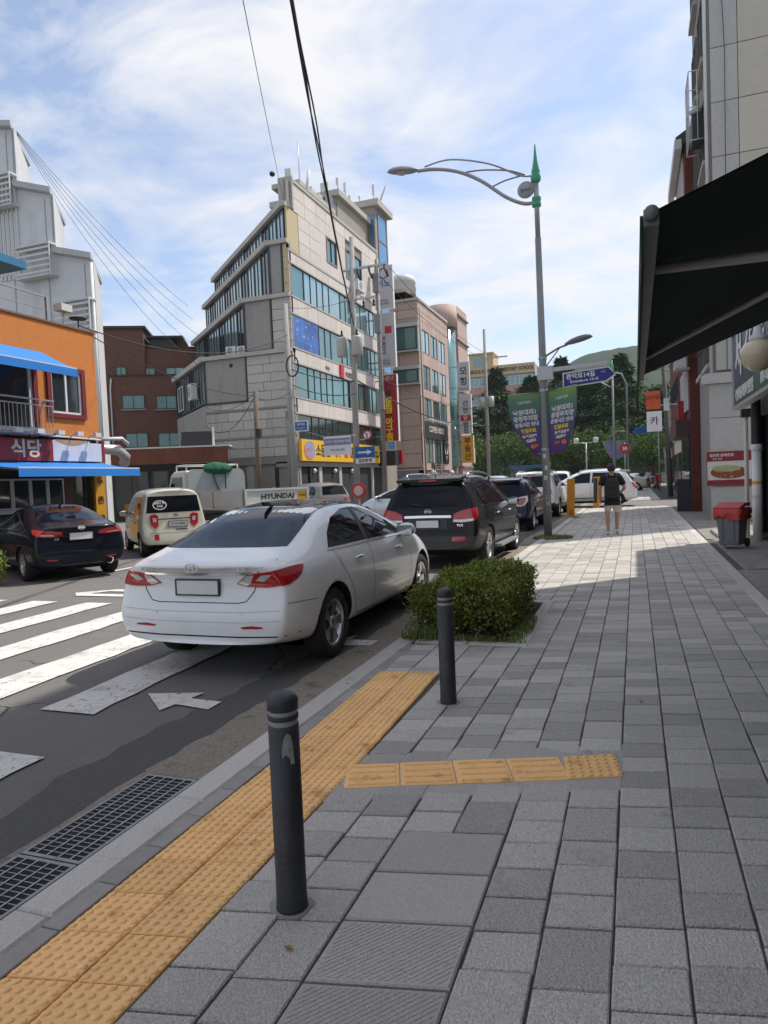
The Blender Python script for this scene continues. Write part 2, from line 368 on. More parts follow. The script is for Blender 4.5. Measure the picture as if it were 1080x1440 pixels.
# inspection slabs with diagonal tooling
SLAB = M('tooled_granite', (.45,.42,.385), .85, var=.22, scale=95, bump=.3, bscale=200, rand=.15)
for (x0, x1, y0, y1) in ((-1.055,-.585,1.70,2.02),(-1.055,-.585,2.025,2.35),(-1.055,-.585,2.355,2.68),(-1.055,-.585,2.685,3.02)):
    m = MB(); m.slab(x0+.004, x1-.004, y0+.004, y1-.004, -.03, .015, .006)
    if y0 < 2.3:
        for k in range(26):
            a = x0+.02+k*.027-.25
            p0 = max(x0+.02, a); p1 = min(x1-.02, a+(y1-y0)-.04)
            if p1-p0 < .03: continue
            m.quad((p0, y0+.02+(p0-a), .0162), (p0+.008, y0+.02+(p0-a), .0162), (p1+.004, y0+.02+(p1-a), .0162), (p1-.004, y0+.02+(p1-a), .0162))
    
    for q_ in range(len(m.v)): m.v[q_] = shear0(*m.v[q_])
    m.build('inspection_slab', SLAB, pave)
# kerb stones and inner edging
y = -1.0; i = 0
while y < 33.2:
    if not (y+.98 > 6.3 and y < 8.9 and False):
        MB().slab(-2.315, -2.135, y+.003, y+.982, -.2, .020, .012).build('kerb_stone', KERB, pave)
    y += .985
edge = M('dark_granite', (.32,.30,.28), .8, var=.14, scale=6, bump=.25, bscale=200, rand=.12)
y = -.8
while y < 6.3:
    MB().slab(-2.13, -2.04, y+.003, y+.297, -.05, .015, .004).build('edging_stone', edge, pave); y += .3
y = 8.9
while y < 33: MB().slab(-2.13, -2.075, y+.003, y+.597, -.05, .015, .004).build('edging_stone', edge, pave); y += .6
y = 41.4
while y < 62: MB().slab(-2.3, -2.06, y+.003, y+.98, -.2, .03, .01).build('kerb_stone', KERB, pave); y += .985
# planter border
for (x0, x1, y0, y1) in ((-1.13,-1.0,6.62,7.6),(-1.13,-1.0,7.61,8.78),(-2.1,-1.58,6.47,6.6),(-1.57,-1.0,6.47,6.6),(-2.1,-1.0,8.8,8.92)):
    MB().slab(x0, x1, y0, y1, -.05, .024, .008).build('planter_edging', KERB, pave)
# right hand margin: paler granite edge and concrete apron in front of the shops
y = -1.0
while y < 33:
    xr = 1.30+.02*max(0, 12-y)/12
    MB().slab(xr, xr+.16, y+.004, y+.996, -.1, .02, .008).build('kerb_stone', KERB, pave); y += 1.0
APR = M('apron_concrete', (.24,.225,.2), .9, var=.25, scale=2.2, bump=.5, bscale=60, dirt=((.13,.12,.105), 2, .55, .2))
m = MB(); m.box(1.48, 3.2, -6, 12.0, -.2, .012); m.build('shop_apron', APR, pave)
m = MB(); m.extr([(1.50,12.0,-.1),(3.4,12.0,-.1),(3.4,12.0,.11),(1.62,12.0,.03)], (0,5.2,0)); m.build('shop_apron', APR, pave)
m = MB(); m.box(1.5, 9, 17.2, 23.0, -.2, .016); m.build('shop_apron', APR, pave)
MB().slab(1.75, 2.6, 17.3, 19.2, -.1, .09, .02).build('door_step', CONC, pave)
m = MB(); m.box(1.48, 3.2, 23.0, 33.5, -.2, .014); m.build('shop_apron', APR, pave)
# ---- tactile tiles
def dots(n, s):
    t = MB(); t.slab(-s/2+.002, s/2-.002, -s/2+.002, s/2-.002, -.03, .016, .004)
    for i in range(n):
        for j in range(n):
            cx, cy = -s/2+s*(i+.5)/n, -s/2+s*(j+.5)/n
            t.lathe([(.0155, .0155), (.0135, .0195), (.0085, .0215), (0, .022)], 10, (cx, cy, 0), caps=False)
    t.v = [shear(*p) for p in t.v]; return t.mesh('tactile_tile', TACT)
def bars(s):
    t = MB(); t.slab(-s/2+.002, s/2-.002, -s/2+.002, s/2-.002, -.03, .016, .004)
    for j in range(4):
        cy = -s/2+s*(j+.5)/4; t.slab(-s/2+.02, s/2-.02, cy-.017, cy+.017, .012, .0245, .006)
    return t.mesh('tactile_tile', TACT)
T25 = dots(6, .248); T29 = dots(6, .294); B29 = bars(.300)
for r_ in range(-3, 16):
    for cc in range(2): link('tactile_tile', T25, pave, (-1.905+.25*cc-.006*max(0, r_-8), 1.555+.25*r_+.0525*cc, rnd.uniform(-.002,.002)), (rnd.uniform(-.004,.004), rnd.uniform(-.004,.004), .008*(r_ > 8)))
b_ = MB(); b_.slab(-1.54, -.105, 3.1, 3.72, -.02, .0115, .002, lambda x, y, z: (x, y+.36*(x+1.54), z)); b_.build('bedding_slab', STONE_P, pave)
for k in range(5): link('tactile_tile', B29 if k < 4 else T29, pave, (-1.395+.284*k, 3.455+.102*k, rnd.uniform(-.001,.002)+.002), (0, 0, R(19.7 if k < 4 else 10)))
# ---- drain grates
def grate(y0, y1, lab):
    t = MB(); x0, x1 = -2.655, -2.322; z = .012
    t.box(x0, x1, y0, y0+.02, -.05, z); t.box(x0, x1, y1-.02, y1, -.05, z); t.box(x0, x0+.016, y0+.02, y1-.02, -.05, z); t.box(x1-.016, x1, y0+.02, y1-.02, -.05, z)
    o = t.build('drain_grate', M('grate_steel', (.30,.31,.315), .5, .6, var=.25, scale=12), None, label=lab, cat='drain grate', group='drain grates in the gutter')
    n = 24
    for k in range(1, n): 
        yy = y0+.02+(y1-y0-.04)*k/n; link('bar', GB, o, ((x0+x1)/2, yy, 0))
    for k in range(1, 5):
        xx = x0+(x1-x0)*k/5; mb = MB(); mb.box(xx-.004, xx+.004, y0+.02, y1-.02, -.03, .0135); mb.build('cross_bar', STEEL, o)
GB = MB().box(-.15, .15, -.0028, .0028, -.045, .0105).mesh('bar', M('grate_steel', (.30,.31,.315), .5, .6, var=.25, scale=12))
grate(2.285, 3.16, 'steel drain grate in the gutter ending at the brown concrete channel'); grate(1.40, 2.275, 'steel drain grate in the gutter butted against another grate beside the yellow tiles')
MB().box(-2.66, -2.32, .4, 3.17, .0085, .0095).build('drain_dark_sheet', BLACK, road)  # flat black sheet under the bars; the drain's inner shade is its colour
# ================================================================== BUILDINGS, FAR SIDE OF THE STREET
# ---- orange two-storey restaurant
ORANGE = M('orange_render', (.60,.205,.045), .9, var=.10, scale=5, bump=.4, bscale=60, dirt=[((.40,.14,.04), 1.6, .56, .25, (1,1,.12)), ((.66,.27,.08), .8, .6, .2)])
BURG = M('burgundy_trim', (.16,.012,.02), .6, var=.1)
BLUE = M('blue_awning', (.012,.19,.60), .65, var=.06, scale=3)
BLUEV = M('blue_trim', (.03,.17,.32), .5, var=.08)
F = Frame((-15, 5, 0), (0, 1))          # s = Y-5
rb = thing('restaurant_building', 'orange two-storey restaurant with burgundy window frames and a roof terrace', 'building', (-15, 5, 0))
def inroot(root, o): pass
class PB:            # parts of a thing whose Empty stands at p: meshes are given in world space
    def __init__(s, root): s.r = root; bpy.context.view_layer.update(); s.inv = root.matrix_basis.inverted()
    def add(s, name, mb, mats, parent=None, **t):
        o = mb.build(name, mats, None, **t); o.parent = parent or s.r
        if parent is None: o.matrix_parent_inverse = s.inv
        else: o.matrix_parent_inverse = Matrix.Identity(4)
        return o
def fix(root):       # children were built in world space: keep them there
    inv = root.matrix_basis.inverted()
    for ch in root.children: ch.matrix_parent_inverse = inv
m = MB(); m.box(-21.5, -15.12, 5, 16.55, 0, 6.2); m.build('wall_core', M('interior_dark', (.03,.028,.026), .9, var=.1), rb)
m = MB()
for (s0, s1, z0, z1) in ((0,8.05,3.25,6.36),(8.05,9.3,5.22,6.36),(8.05,9.3,3.2,3.32),(9.3,9.72,3.25,6.36),(9.72,10.98,5.13,6.36),(9.72,10.98,3.25,3.86),(10.98,11.55,3.25,6.36)): F.box(m, s0, s1, z0, z1, -.12, 0)
m.box(-21.5, -15.125, 16.43, 16.55, 3.25, 6.36); m.box(-21.5,-15.125,5,5.12,3.25,6.36); m.build('wall', ORANGE, rb)
m = MB(); m.box(-21.5, -14.96, 5, 16.57, 6.365, 6.42); m.build('parapet_cap', M('cap_brown', (.2,.11,.06), .8), rb)
# upper windows
fr_ = MB(); 
for (s0, s1, z0, z1) in ((9.66,11.04,5.08,5.22),(9.66,11.04,3.78,3.9),(9.66,9.8,3.9,5.08),(10.9,11.04,3.9,5.08)): F.box(fr_, s0, s1, z0, z1, .0, .07)
fr_.build('window_surround', BURG, rb); window(F, rb, 9.8, 10.9, 3.9, 5.08, 2, 1, WHITE, GLASS_D, d=-.06, dep=.08, fw=.06)
fr_ = MB(); F.box(fr_, 9.2, 9.34, 3.33, 5.24, 0, .06); F.box(fr_, 8.0, 9.34, 5.24, 5.36, 0, .06); fr_.build('window_surround', BURG, rb)
window(F, rb, 7.9, 9.2, 3.33, 5.22, 1, 1, WHITE, GLASS_D, d=-.08, dep=.08, fw=.1)
# balcony rail
bl = MB(); F.box(bl, 7.6, 9.55, 3.24, 3.31, .002, .36); bl.build('balcony_slab', CONC, rb)
bl = MB(); F.box(bl, 7.6, 9.55, 4.14, 4.18, .31, .36); F.box(bl, 7.6, 9.55, 4.0, 4.03, .32, .35); F.box(bl, 7.6, 9.55, 3.38, 3.41, .32, .35); F.box(bl, 9.51, 9.55, 4.14, 4.18, .0, .31); rail = bl.build('balcony_rail', STEEL, rb)
bar = MB().box(-.008, .008, -.008, .008, 3.41, 4.0).mesh('rail_bar', STEEL)
for k in range(16): link('rail_bar', bar, rail, tuple(F(7.62+k*.125, .335, 0)))
# sign fascia
m = MB(); F.box(m, 0, 9.62, 2.56, 3.14, .02, .16); m.build('sign_panel', M('maroon_sign', (.26,.02,.03), .55, var=.08), rb)
m = MB(); F.box(m, 11.46, 11.56, 2.56, 3.18, .02, .17); m.build('sign_panel', M('maroon_sign', (.3,.02,.05), .55), rb)
for k in range(4): m = MB(); F.box(m, 9.63+k*.458, 9.63+(k+1)*.458-.006, 2.57, 3.14-.04*(k % 2), .02, .15); m.build('sign_blank_panel', M('pale_panel', (.62,.62,.68), .5, var=.05), rb)
m = MB(); m.poly([tuple(F(9.65, .155, 3.16)), tuple(F(11.0, .155, 3.16)), tuple(F(10.6, .155, 3.04)), tuple(F(10.3, .155, 3.0)), tuple(F(9.95, .155, 3.06))]); m.build('torn_backing', M('torn_tan', (.42,.27,.17), .8), rb)
CRM = M('cream_letters', (.66,.55,.42), .5, var=.03)
letter(F, rb, '식당', 8.74, 2.85, .165, .5, CRM, .012, sx=1.05)
for k in range(7):
    s0 = 6.9+k*.68; lb = MB(); lb.tube([tuple(F(s0, .05, 3.2)), tuple(F(s0, .2, 3.3)), tuple(F(s0, .42, 3.32))], .018, 6); q = lb.build('spotlight_arm', STEEL, rb); lb = MB(); F.box(lb, s0-.11, s0+.11, 3.26, 3.38, .38, .5); lb.build('spotlight', OFFW, q)
m = MB(); m.tube([tuple(F(5, .1, 3.24)), tuple(F(9.2, .1, 3.26)), tuple(F(11.5, .1, 3.22))], .025, 6); m.build('conduit', OFFW, rb)
# folding shop front
m = MB(); F.box(m, 0, 11.5, 0, .55, -.2, -.04); F.box(m, 0, 11.5, 2.3, 2.56, -.2, 0); F.box(m, 10.15, 10.5, .55, 2.3, -.2, -.04); m.build('shopfront_wall', M('brown_board', (.10,.045,.03), .7, var=.3, scale=3, stretch=(14,14,1)), rb)
for k in range(9): window(F, rb, 5.0+k*.57, 5.56+k*.57, 1.30, 2.1, 1, 1, ALU, GLASS_D, d=-.1, dep=.06, fw=.045)
m = MB(); F.box(m, 0, 10.15, .55, 1.28, -.2, -.06); m.build('lower_glazing', GLASS_D, rb); m = MB(); F.box(m, 0, 10.15, 1.2, 1.29, -.06, .0); m.build('sill', ALU, rb)
window(F, rb, 10.52, 11.3, .05, 2.3, 2, 1, DARKM, GLASS_D, d=-.1, dep=.06, fw=.05, name='door')
# roof terrace room with blue trim, rail
m = MB(); m.box(-21, -17.2, 6, 14.6, 6.42, 8.2); m.build('terrace_room', ORANGE, rb)
m = MB(); m.box(-21.2, -16.4, 5.8, 15.6, 8.2, 8.42); m.build('terrace_roof', BLUEV, rb)
m = MB(); m.box(-20, -16.6, 6, 13.6, 8.43, 9.35); m.build('upper_store', M('brown_board2', (.08,.035,.03), .7, var=.3, scale=3), rb)
m = MB(); m.box(-20.2, -16.2, 5.8, 13.95, 9.36, 9.52); m.build('store_roof', BLUEV, rb)
window(Frame((-17.2,5,0),(0,1)), rb, 7.6, 8.6, 6.8, 7.7, 2, 1, DARKM, GLASS_D, d=.0, dep=.06)
m = MB(); m.box(-15.35, -15.3, 5.1, 15.2, 7.15, 7.2); m.box(-15.34, -15.31, 5.1, 15.2, 6.8, 6.83)
for y in (11.2, 12.4, 13.6, 15.15): m.box(-15.36, -15.29, y, y+.06, 6.42, 7.2)
m.build('terrace_rail', STEEL, rb)
m = MB(); m.box(-15.5, -15.2, 15.6, 16.0, 6.9, 7.1); m.tube([(-15.35,15.8,6.42),(-15.35,15.8,6.9)], .03, 6); m.build('floodlight', OFFW, rb)
m = MB(); m.smooth=True; m.lathe([(.0,0),(.22,.02),(.26,.06)], 14, (-15.3,16.3,6.75)); m.smooth=False; m.tube([(-15.3,16.3,6.42),(-15.3,16.3,6.78)], .02, 6); m.build('satellite_dish', DARKM, rb)
fix(rb)
# awnings are things that hang on the wall
def awning(name, label, s0, s1, zw, zf, dep, val, mat, group=None, skew=0.):
    t = thing(name, label, 'awning', tuple(F(s0, 0, zf)), 0, group)
    n = 10; m = MB()
    for k in range(n):
        a, b = k/n, (k+1)/n
        def P(u, v): 
            sag = -.03*math.sin(math.pi*v)*(1+.3*math.sin(u*17)); return F(s0+(s1-s0)*u+skew*v, .06+dep*v, zw+(zf-zw)*v+sag)
        for j in range(4):
            m.quad(P(a, j/4), P(b, j/4), P(b, (j+1)/4), P(a, (j+1)/4)); 
            q = Vector((0,0,-.012)); m.quad(P(a, (j+1)/4)+q, P(b, (j+1)/4)+q, P(b, j/4)+q, P(a, j/4)+q)
    m.build('canvas', mat, t)
    m = MB(); F.box(m, s0+skew, s1+skew, zf-val, zf, .06+dep, .075+dep); m.build('valance', mat, t)
    m = MB(); F.box(m, s0+skew, s1+skew, zf-.01, zf+.035, .02+dep, .058+dep); m.build('front_bar', OFFW, t)
    for k in (.08, .92):
        m = MB(); ss = s0+(s1-s0)*k; m.tube([tuple(F(ss, .05, zf+.1)), tuple(F(ss+skew, dep, zf-.02))], .025, 6); m.build('arm', OFFW, t)
    fix(t); return t
awning('shop_awning', 'long blue canvas awning over the restaurant shop front', 7.25, 11.45, 2.54, 2.3, 1.42, .2, BLUE)
awning('window_awning', 'blue canvas awning over the upper balcony window of the orange building', 6.9, 9.5, 5.5, 4.92, 1.2, .2, BLUE)
# yellow vertical banner sign beside the door
YSIGN = M('yellow_sign', (.72,.36,.02), .5, var=.05)
t = thing('vertical_sign', 'narrow yellow vertical sign with black characters beside the restaurant door', 'sign', (-14.8, 16.55, 0)); 
FF = Frame((-14.95, 16.12, 0), (.25, .97)); m = MB(); FF.box(m, 0, .32, .05, 2.25, 0, .12); m.build('board', YSIGN, t)
for k, ch in enumerate('두촌장'): letter(FF, t, ch, .16, 1.98-k*.55, .125, .24, INK, .004)
fix(t)
t = thing('ticket_machine', 'small yellow box with a dark screen at the foot of the yellow sign', 'machine', (-14.3, 17.2, 0)); FF = Frame((-14.4, 17.0, 0), (.3, .95))
m = MB(); FF.box(m, 0, .5, 0, 1.25, -.3, 0); m.build('cabinet', YSIGN, t); m = MB(); FF.box(m, .08, .42, .5, 1.1, 0, .02); m.build('screen', GLASS_D, t); fix(t)
t = thing('exhaust_duct', 'bent silver exhaust duct leaving the corner of the orange restaurant', 'duct', (-15.3, 16.9, 2.6)); m = MB(); m.smooth = True
m.tube([(-15.6,16.56,3.0),(-15.4,17.0,3.0),(-15.1,17.45,2.96),(-15.1,17.75,2.75),(-15.3,17.9,2.55)], .16, 12); m.build('duct_pipe', ALU, t)
m = MB(); m.tube([(-15.0,16.6,3.25),(-14.9,17.4,3.3),(-14.95,17.7,3.15)], .06, 10); m.build('small_pipe', OFFW, t); fix(t)
# ---- white stepped building behind
WB = M('white_cladding', (.60,.605,.61), .6, var=.06, scale=1.2, dirt=[((.42,.42,.415), 1.2, .55, .25, (1,1,.1)), ((.5,.5,.49), .5, .55, .2)])
wb = thing('stepped_building', 'pale grey stepped apartment building rising behind the orange restaurant', 'building', (-26, 26, 0))
steps = [(-23.3, -25.45, 12.45, 13.05), (-25.45, -27.6, 15.8, 16.5), (-27.6, -36, 19.3, 21)]
FW = Frame((0, 26, 0), (1, 0))
for i, (xr, xl, zr, zl) in enumerate(steps):
    m = MB(); m.extr([(xr,26,0),(xl,26,0),(xl,26,zl),(xr,26,zr)][::-1], (-2.5,3.2,0)); m.build('wall', WB, wb)
    m = MB(); m.extr([(xr+.12,25.7,zr-.02),(xl,25.7,zl-.0),(xl,25.7,zl+.28),(xr+.12,25.7,zr+.24)][::-1], (-2.5,3.5,0)); m.build('roof', M('roof_edge_grey', (.42,.43,.44), .5), wb)
    m = MB(); FW.box(m, xr-.12, xr-.05, 0 if i == 0 else steps[i-1][3]+.3, zr-.1, .0, .05); FW.box(m, xr-.55, xr-.5, 3, zr-.1, 0, .02); m.build('panel_joint', M('joint_grey', (.34,.35,.36), .6), wb)
    z0 = (9.15, 12.0, 15.6)[i]
    lv = MB(); x0_, x1_ = (xl+.05 if i < 2 else -31), xr+.06
    FW.box(lv, x0_, x1_, z0+1.42, z0+1.5, .02, .5); FW.box(lv, x0_, x1_, z0-.03, z0+.03, .02, .5); FW.box(lv, x1_-.05, x1_, z0+.03, z0+1.42, .45, .5); FW.box(lv, x0_, x0_+.05, z0+.03, z0+1.42, .45, .5); r_ = lv.build('balcony_frame', OFFW, wb)
    sl_ = MB(); FW.box(sl_, x0_+.05, x1_-.05, -.05, .05, .46, .49); sm = sl_.mesh('slat', OFFW)
    for k in range(5): link('slat', sm, r_, (0, 0, z0+.18+k*.27))
m = MB()
for k in range(8): m.box(-29.6+k*.26, -29.48+k*.26, 25.93, 25.998, 12.4, 17.2)
for k in range(8): m.box(-27.95-.26*k, -27.8-.26*k, 25.93, 25.999, 12.2, 15.4)
m.build('ribbed_cladding', WB, wb)
m = MB(); m.tube([(-23.35,25.9,3),(-23.35,25.9,12.3)], .07, 8); m.build('downpipe', WHITE, wb)
fix(wb)
# ---- brown brick block up the side street
BRB = M('brown_brick', (.115,.052,.036), .85, var=.14, scale=1.5, bump=.2, bscale=40)
_t = BRB.node_tree; _b = _t.nodes['Principled BSDF']
_br = _t.nodes.new('ShaderNodeTexBrick'); _br.inputs['Scale'].default_value = 2.2; _br.inputs['Color1'].default_value = (.17,.075,.052,1); _br.inputs['Color2'].default_value = (.125,.058,.043,1); _br.inputs['Mortar'].default_value = (.11,.075,.062,1); _br.inputs['Mortar Size'].default_value = .012
_g = _t.nodes.new('ShaderNodeNewGeometry'); _s = _t.nodes.new('ShaderNodeSeparateXYZ'); _c = _t.nodes.new('ShaderNodeCombineXYZ'); _a = _t.nodes.new('ShaderNodeMath'); _a.operation = 'ADD'
_t.links.new(_g.outputs['Position'], _s.inputs[0]); _t.links.new(_s.outputs['X'], _a.inputs[0]); _t.links.new(_s.outputs['Y'], _a.inputs[1]); _t.links.new(_a.outputs[0], _c.inputs[0]); _t.links.new(_s.outputs['Z'], _c.inputs[1]); _t.links.new(_c.outputs[0], _br.inputs['Vector']); _t.links.new(_br.outputs['Color'], _b.inputs['Base Color'])
bb = thing('brick_building', 'brown brick apartment block with teal windows up the side street', 'building', (-36, 44, 0))
u = Vector((.87,.48)); u.normalize(); FB = Frame((-38.1, 42.85, 0), u)   # s along
FB2 = Frame(tuple(FB(.6, .6, 0)), u)
m = MB(); FB.box(m, -.3, 3.1, 0, 14.2, -7, 0); m.build('stair_tower', BRB, bb)
m = MB(); FB.box(m, 3.1, 12, 0, 12.75, -7, -.3); m.build('wall', BRB, bb)
m = MB(); FB.box(m, .55, 12, 0, 10.5, -.28, .6); m.build('wall', BRB, bb)
m = MB(); FB.box(m, -.5, 3.3, 14.2, 14.4, -7.2, .15); m.build('roof_cap', M('cap_brown2', (.07,.04,.03), .8), bb); m = MB(); FB.box(m, .5, 12, 10.5, 10.6, .0, .66); m.build('terrace_cap', M('cap_brown2', (.07,.04,.03), .8), bb); m = MB(); FB.box(m, 3.1, 12, 12.75, 12.85, -7, -.22); m.build('roof_cap', M('cap_brown2', (.07,.04,.03), .8), bb)
m = MB(); FB.box(m, 3.2, 6.0, 13.6, 13.75, -4, -.4); FB.box(m, 3.4, 5.2, 12.86, 13.6, -3.5, -.8); m.build('rooftop_shelter', DARKM, bb)
for (s0, s1, z0, z1, dd) in ((1.4,3.05,8.0,9.05,.6),(3.9,5.4,7.95,8.95,.6),(1.5,3.15,5.05,6.15,.6),(3.9,5.6,5.05,6.1,.6),(.95,1.7,10.65,11.3,0),(2.9,3.8,10.55,11.25,-.3),(4.6,6.0,10.55,11.25,-.3),(6.2,7.6,7.95,8.95,.6),(6.2,7.6,5.05,6.1,.6)):
    window(FB, bb, s0, s1, z0, z1, 2, 1, DARKM, GLASS_T, d=dd, dep=.06, fw=.05); m = MB(); FB.box(m, s0-.1, s1+.1, z0-.12, z0-.02, dd, dd+.1); m.build('sill', CONC, bb)
m = MB(); m.tube([tuple(FB(.7,.72,10.3)), tuple(FB(.62,.75,9.5)), tuple(FB(.62,.75,3))], .06, 8); m.build('downpipe', OFFW, bb)
fix(bb)
# rust-coloured canopy shop below it
t = thing('canopy_shop', 'low shop with a rusty brown panelled canopy at the foot of the brick block', 'shop', (-26, 31, 0)); FC = Frame((-27.5, 30.5, 0), (.9, .43))
RUST = M('rusty_panel', (.14,.045,.022), .75, var=.3, scale=1.2)
for k in range(8): m = MB(); FC.box(m, k*.85, k*.85+.84, 3.15, 4.0, -.2, 0); m.build('canopy_panel', RUST, t)
m = MB(); FC.box(m, -.1, 6.9, 4.0, 4.08, -3, .03); m.build('canopy_rim', OFFW, t)
m = MB(); FC.box(m, 0, 6.8, 0, 3.15, -4, -.9); m.build('shop_wall', M('shop_dark', (.035,.035,.04), .7, var=.3, scale=1.5), t)
for k in range(3): window(FC, t, .3+k*2.1, 2.2+k*2.1, .4, 2.8, 2, 1, DARKM, GLASS_D, d=-.9, dep=.07)
m = MB(); FC.box(m, 4.2, 5.9, 4.08, 4.9, -.6, -.5); m.build('dark_board', DARKM, t); m = MB(); FC.box(m, 5.9, 6.0, 4.08, 5.1, -.62, -.48); m.build('white_post', WHITE, t)
m = MB(); FC.box(m, 4.9, 5.5, .9, 2.2, -.88, -.8); m.build('notice', OFFW, t); fix(t)
# ---- corner block with stepped glazed side
STC = M('cream_granite', (.62,.56,.51), .75, var=.08, scale=6, rand=.06, bump=.06, bscale=120, dirt=[((.36,.33,.30), 1.3, .58, .2, (1,1,.1))])
STG = M('grey_granite', (.47,.45,.42), .8, var=.08, scale=6, rand=.08, dirt=[((.25,.24,.22), 1.0, .54, .25, (1,1,.12)), ((.48,.46,.43), .7, .6, .2)])
BAND = M('dark_stone_band', (.25,.23,.21), .8, var=.08, scale=2)
GREYP = M('grey_render_panel', (.31,.30,.28), .9, var=.1, scale=3, dirt=[((.15,.145,.135), 1.0, .52, .3, (1,1,.15))])
COPE = M('coping', (.42,.40,.36), .7, var=.1, scale=2)
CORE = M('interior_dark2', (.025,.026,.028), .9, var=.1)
DFR = M('window_frame_dark', (.05,.052,.055), .5, .2, var=.05)
BEIGE = M('beige_panel', (.52,.42,.26), .8, var=.06)
cb = thing('corner_building', 'stepped cream stone corner block with teal ribbon windows and rooftop antennas', 'building', (-19, 37.3, 0))
Y0, YE, XC = 37.3, 52.6, -19.0
ub = Vector((-.743, .669)); ub.normalize()
tiers = [(-25.3, 0, 9.65, 8.8), (-22.25, 9.65, 12.9, 13.2), (-20.35, 12.9, 16.05, 15.7), (-19.2, 16.05, 18.2, 16.3)]
FS = Frame((XC, Y0, 0), (0, 1)); FN = Frame((-26, Y0, 0), (1, 0))
for k, (xk, z0, z1, L) in enumerate(tiers):
    e = Vector((xk, Y0)) + ub*L
    poly = [(XC-.14, Y0+.14), (XC-.14, YE), (e.x+6, YE+2), (e.x+.2, e.y+.1), (xk+.16, Y0+.14)]
    if k == 3: poly = [(XC-.14, Y0+.24), (XC-.14, YE), (e.x+6, YE+2), (e.x+.2, e.y+.1), (xk-.3, Y0+.6)]
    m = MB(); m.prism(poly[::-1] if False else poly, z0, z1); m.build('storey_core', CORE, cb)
    FL = Frame((e.x, e.y, 0), -ub)
    # coping round the top of the step
    m = MB(); FL.box(m, -.1, L+.1, z1-.05, z1+.28, -.4, .22); m.build('coping', COPE, cb)
    m = MB(); FN.box(m, xk+26-.12, (-19.05 if k == 3 else (-17.9 if k==9 else XC)) + 26 if k < 3 else 7.0, z1-.02, z1+.22, -.35, .2); m.build('coping', COPE, cb)
    # glazing on the oblique side: alternating dark bays and pale panes
    zb = 7.0 if k == 0 else z0+.3
    n = int(L/1.35)
    for i in range(n):
        s0, s1 = .1+(L-.2)*i/n, .1+(L-.2)*(i+1)/n
        window(FL, cb, s0, s1-.03, zb, z1-.06, 2, 1, DFR, GLASS_L if (i*7+k) % 3 else GLASS_D, d=-.1, dep=.09, fw=.07)
    # blind panel towards the crossing
    if k < 3:
        xr = (-22.25, -20.35, -19.45)[k]
        m = MB(); FN.box(m, xk+26+.12, xr+26-.06, zb, z1-.04, -.12, -.01); m.build('blind_panel', GREYP, cb)
        m = MB(); FN.box(m, xr+26-.06, xr+26+.04, zb-.05, z1, -.12, .03); FN.box(m, xk+26, xk+26+.12, zb-.05, z1, -.12, .03); FN.box(m, xk+26, xr+26, zb-.13, zb-.03, -.12, .05); m.build('panel_edge', DFR, cb)
    if k == 0:
        m = MB(); FL.box(m, -.05, L, 0, 6.9, -.2, -.02); m.build('side_wall', GREYP, cb)
        for (s0, z_) in ((1.0,7.3),(1.3,3.6),(5.2,3.7)): window(FL, cb, s0, s0+1.6, z_, z_+1.7, 2, 1, WHITE if z_ > 5 else DFR, GLASS_D, d=-.01, dep=.08)
# vent hole in the lowest blind panel
m = MB(); m.lathe([(.12, -.03), (.12, 0)], 16, (-23.3, Y0+.0, 9.2), 'y'); m.build('vent_hole', CORE, cb)
def stones(fr, parent, s0, s1, z0, z1, ns, nz, mat, d0=-.12, d1=.0, off=0., gap=.02, skip=()):
    for j in range(nz):
        za, zb_ = z0+(z1-z0)*j/nz, z0+(z1-z0)*(j+1)/nz
        w = (s1-s0)/ns; xs = [s0] + [s0+w*(i+1)-(off*w if j % 2 else 0) for i in range(ns-1)] + [s1]
        for a, b_ in zip(xs, xs[1:]):
            if any(a < q[1] and b_ > q[0] and za < q[3] and zb_ > q[2] for q in skip): continue
            m = MB(); fr.box(m, a+gap/2, b_-gap/2, za+gap/2, zb_-gap/2, d0, d1); m.build('stone_panel', mat, parent)
L = YE-Y0
m = MB(); FS.box(m, 0, L, 0, 20, -.3, -.115); 
for (za, zb_) in ((5.94,6.99),(8.96,9.95),(11.89,13.02),(14.9,15.7)):
    stones(FS, cb, 0, L, za+.1, zb_-.1, 16, 1, STC); b_ = MB(); FS.box(b_, -.02, L, za, za+.1, -.12, .03); FS.box(b_, -.02, L, zb_-.1, zb_, -.12, .03); b_.build('stone_band', COPE, cb)
m = MB(); FS.box(m, .3, L, 15.7, 19.9, -.3, -.115); m.build('joint_backing', BAND, cb)
W1, W2 = (5.7,7.2,16.6,18.1), (9.0,11.8,16.4,18.3)
stones(FS, cb, 1.5, L, 15.72, 18.2, 9, 3, STC, gap=.03, skip=(W1, W2)); stones(FS, cb, .9, L, 18.2, 19.9, 9, 2, STC, gap=.03, skip=(W2,))
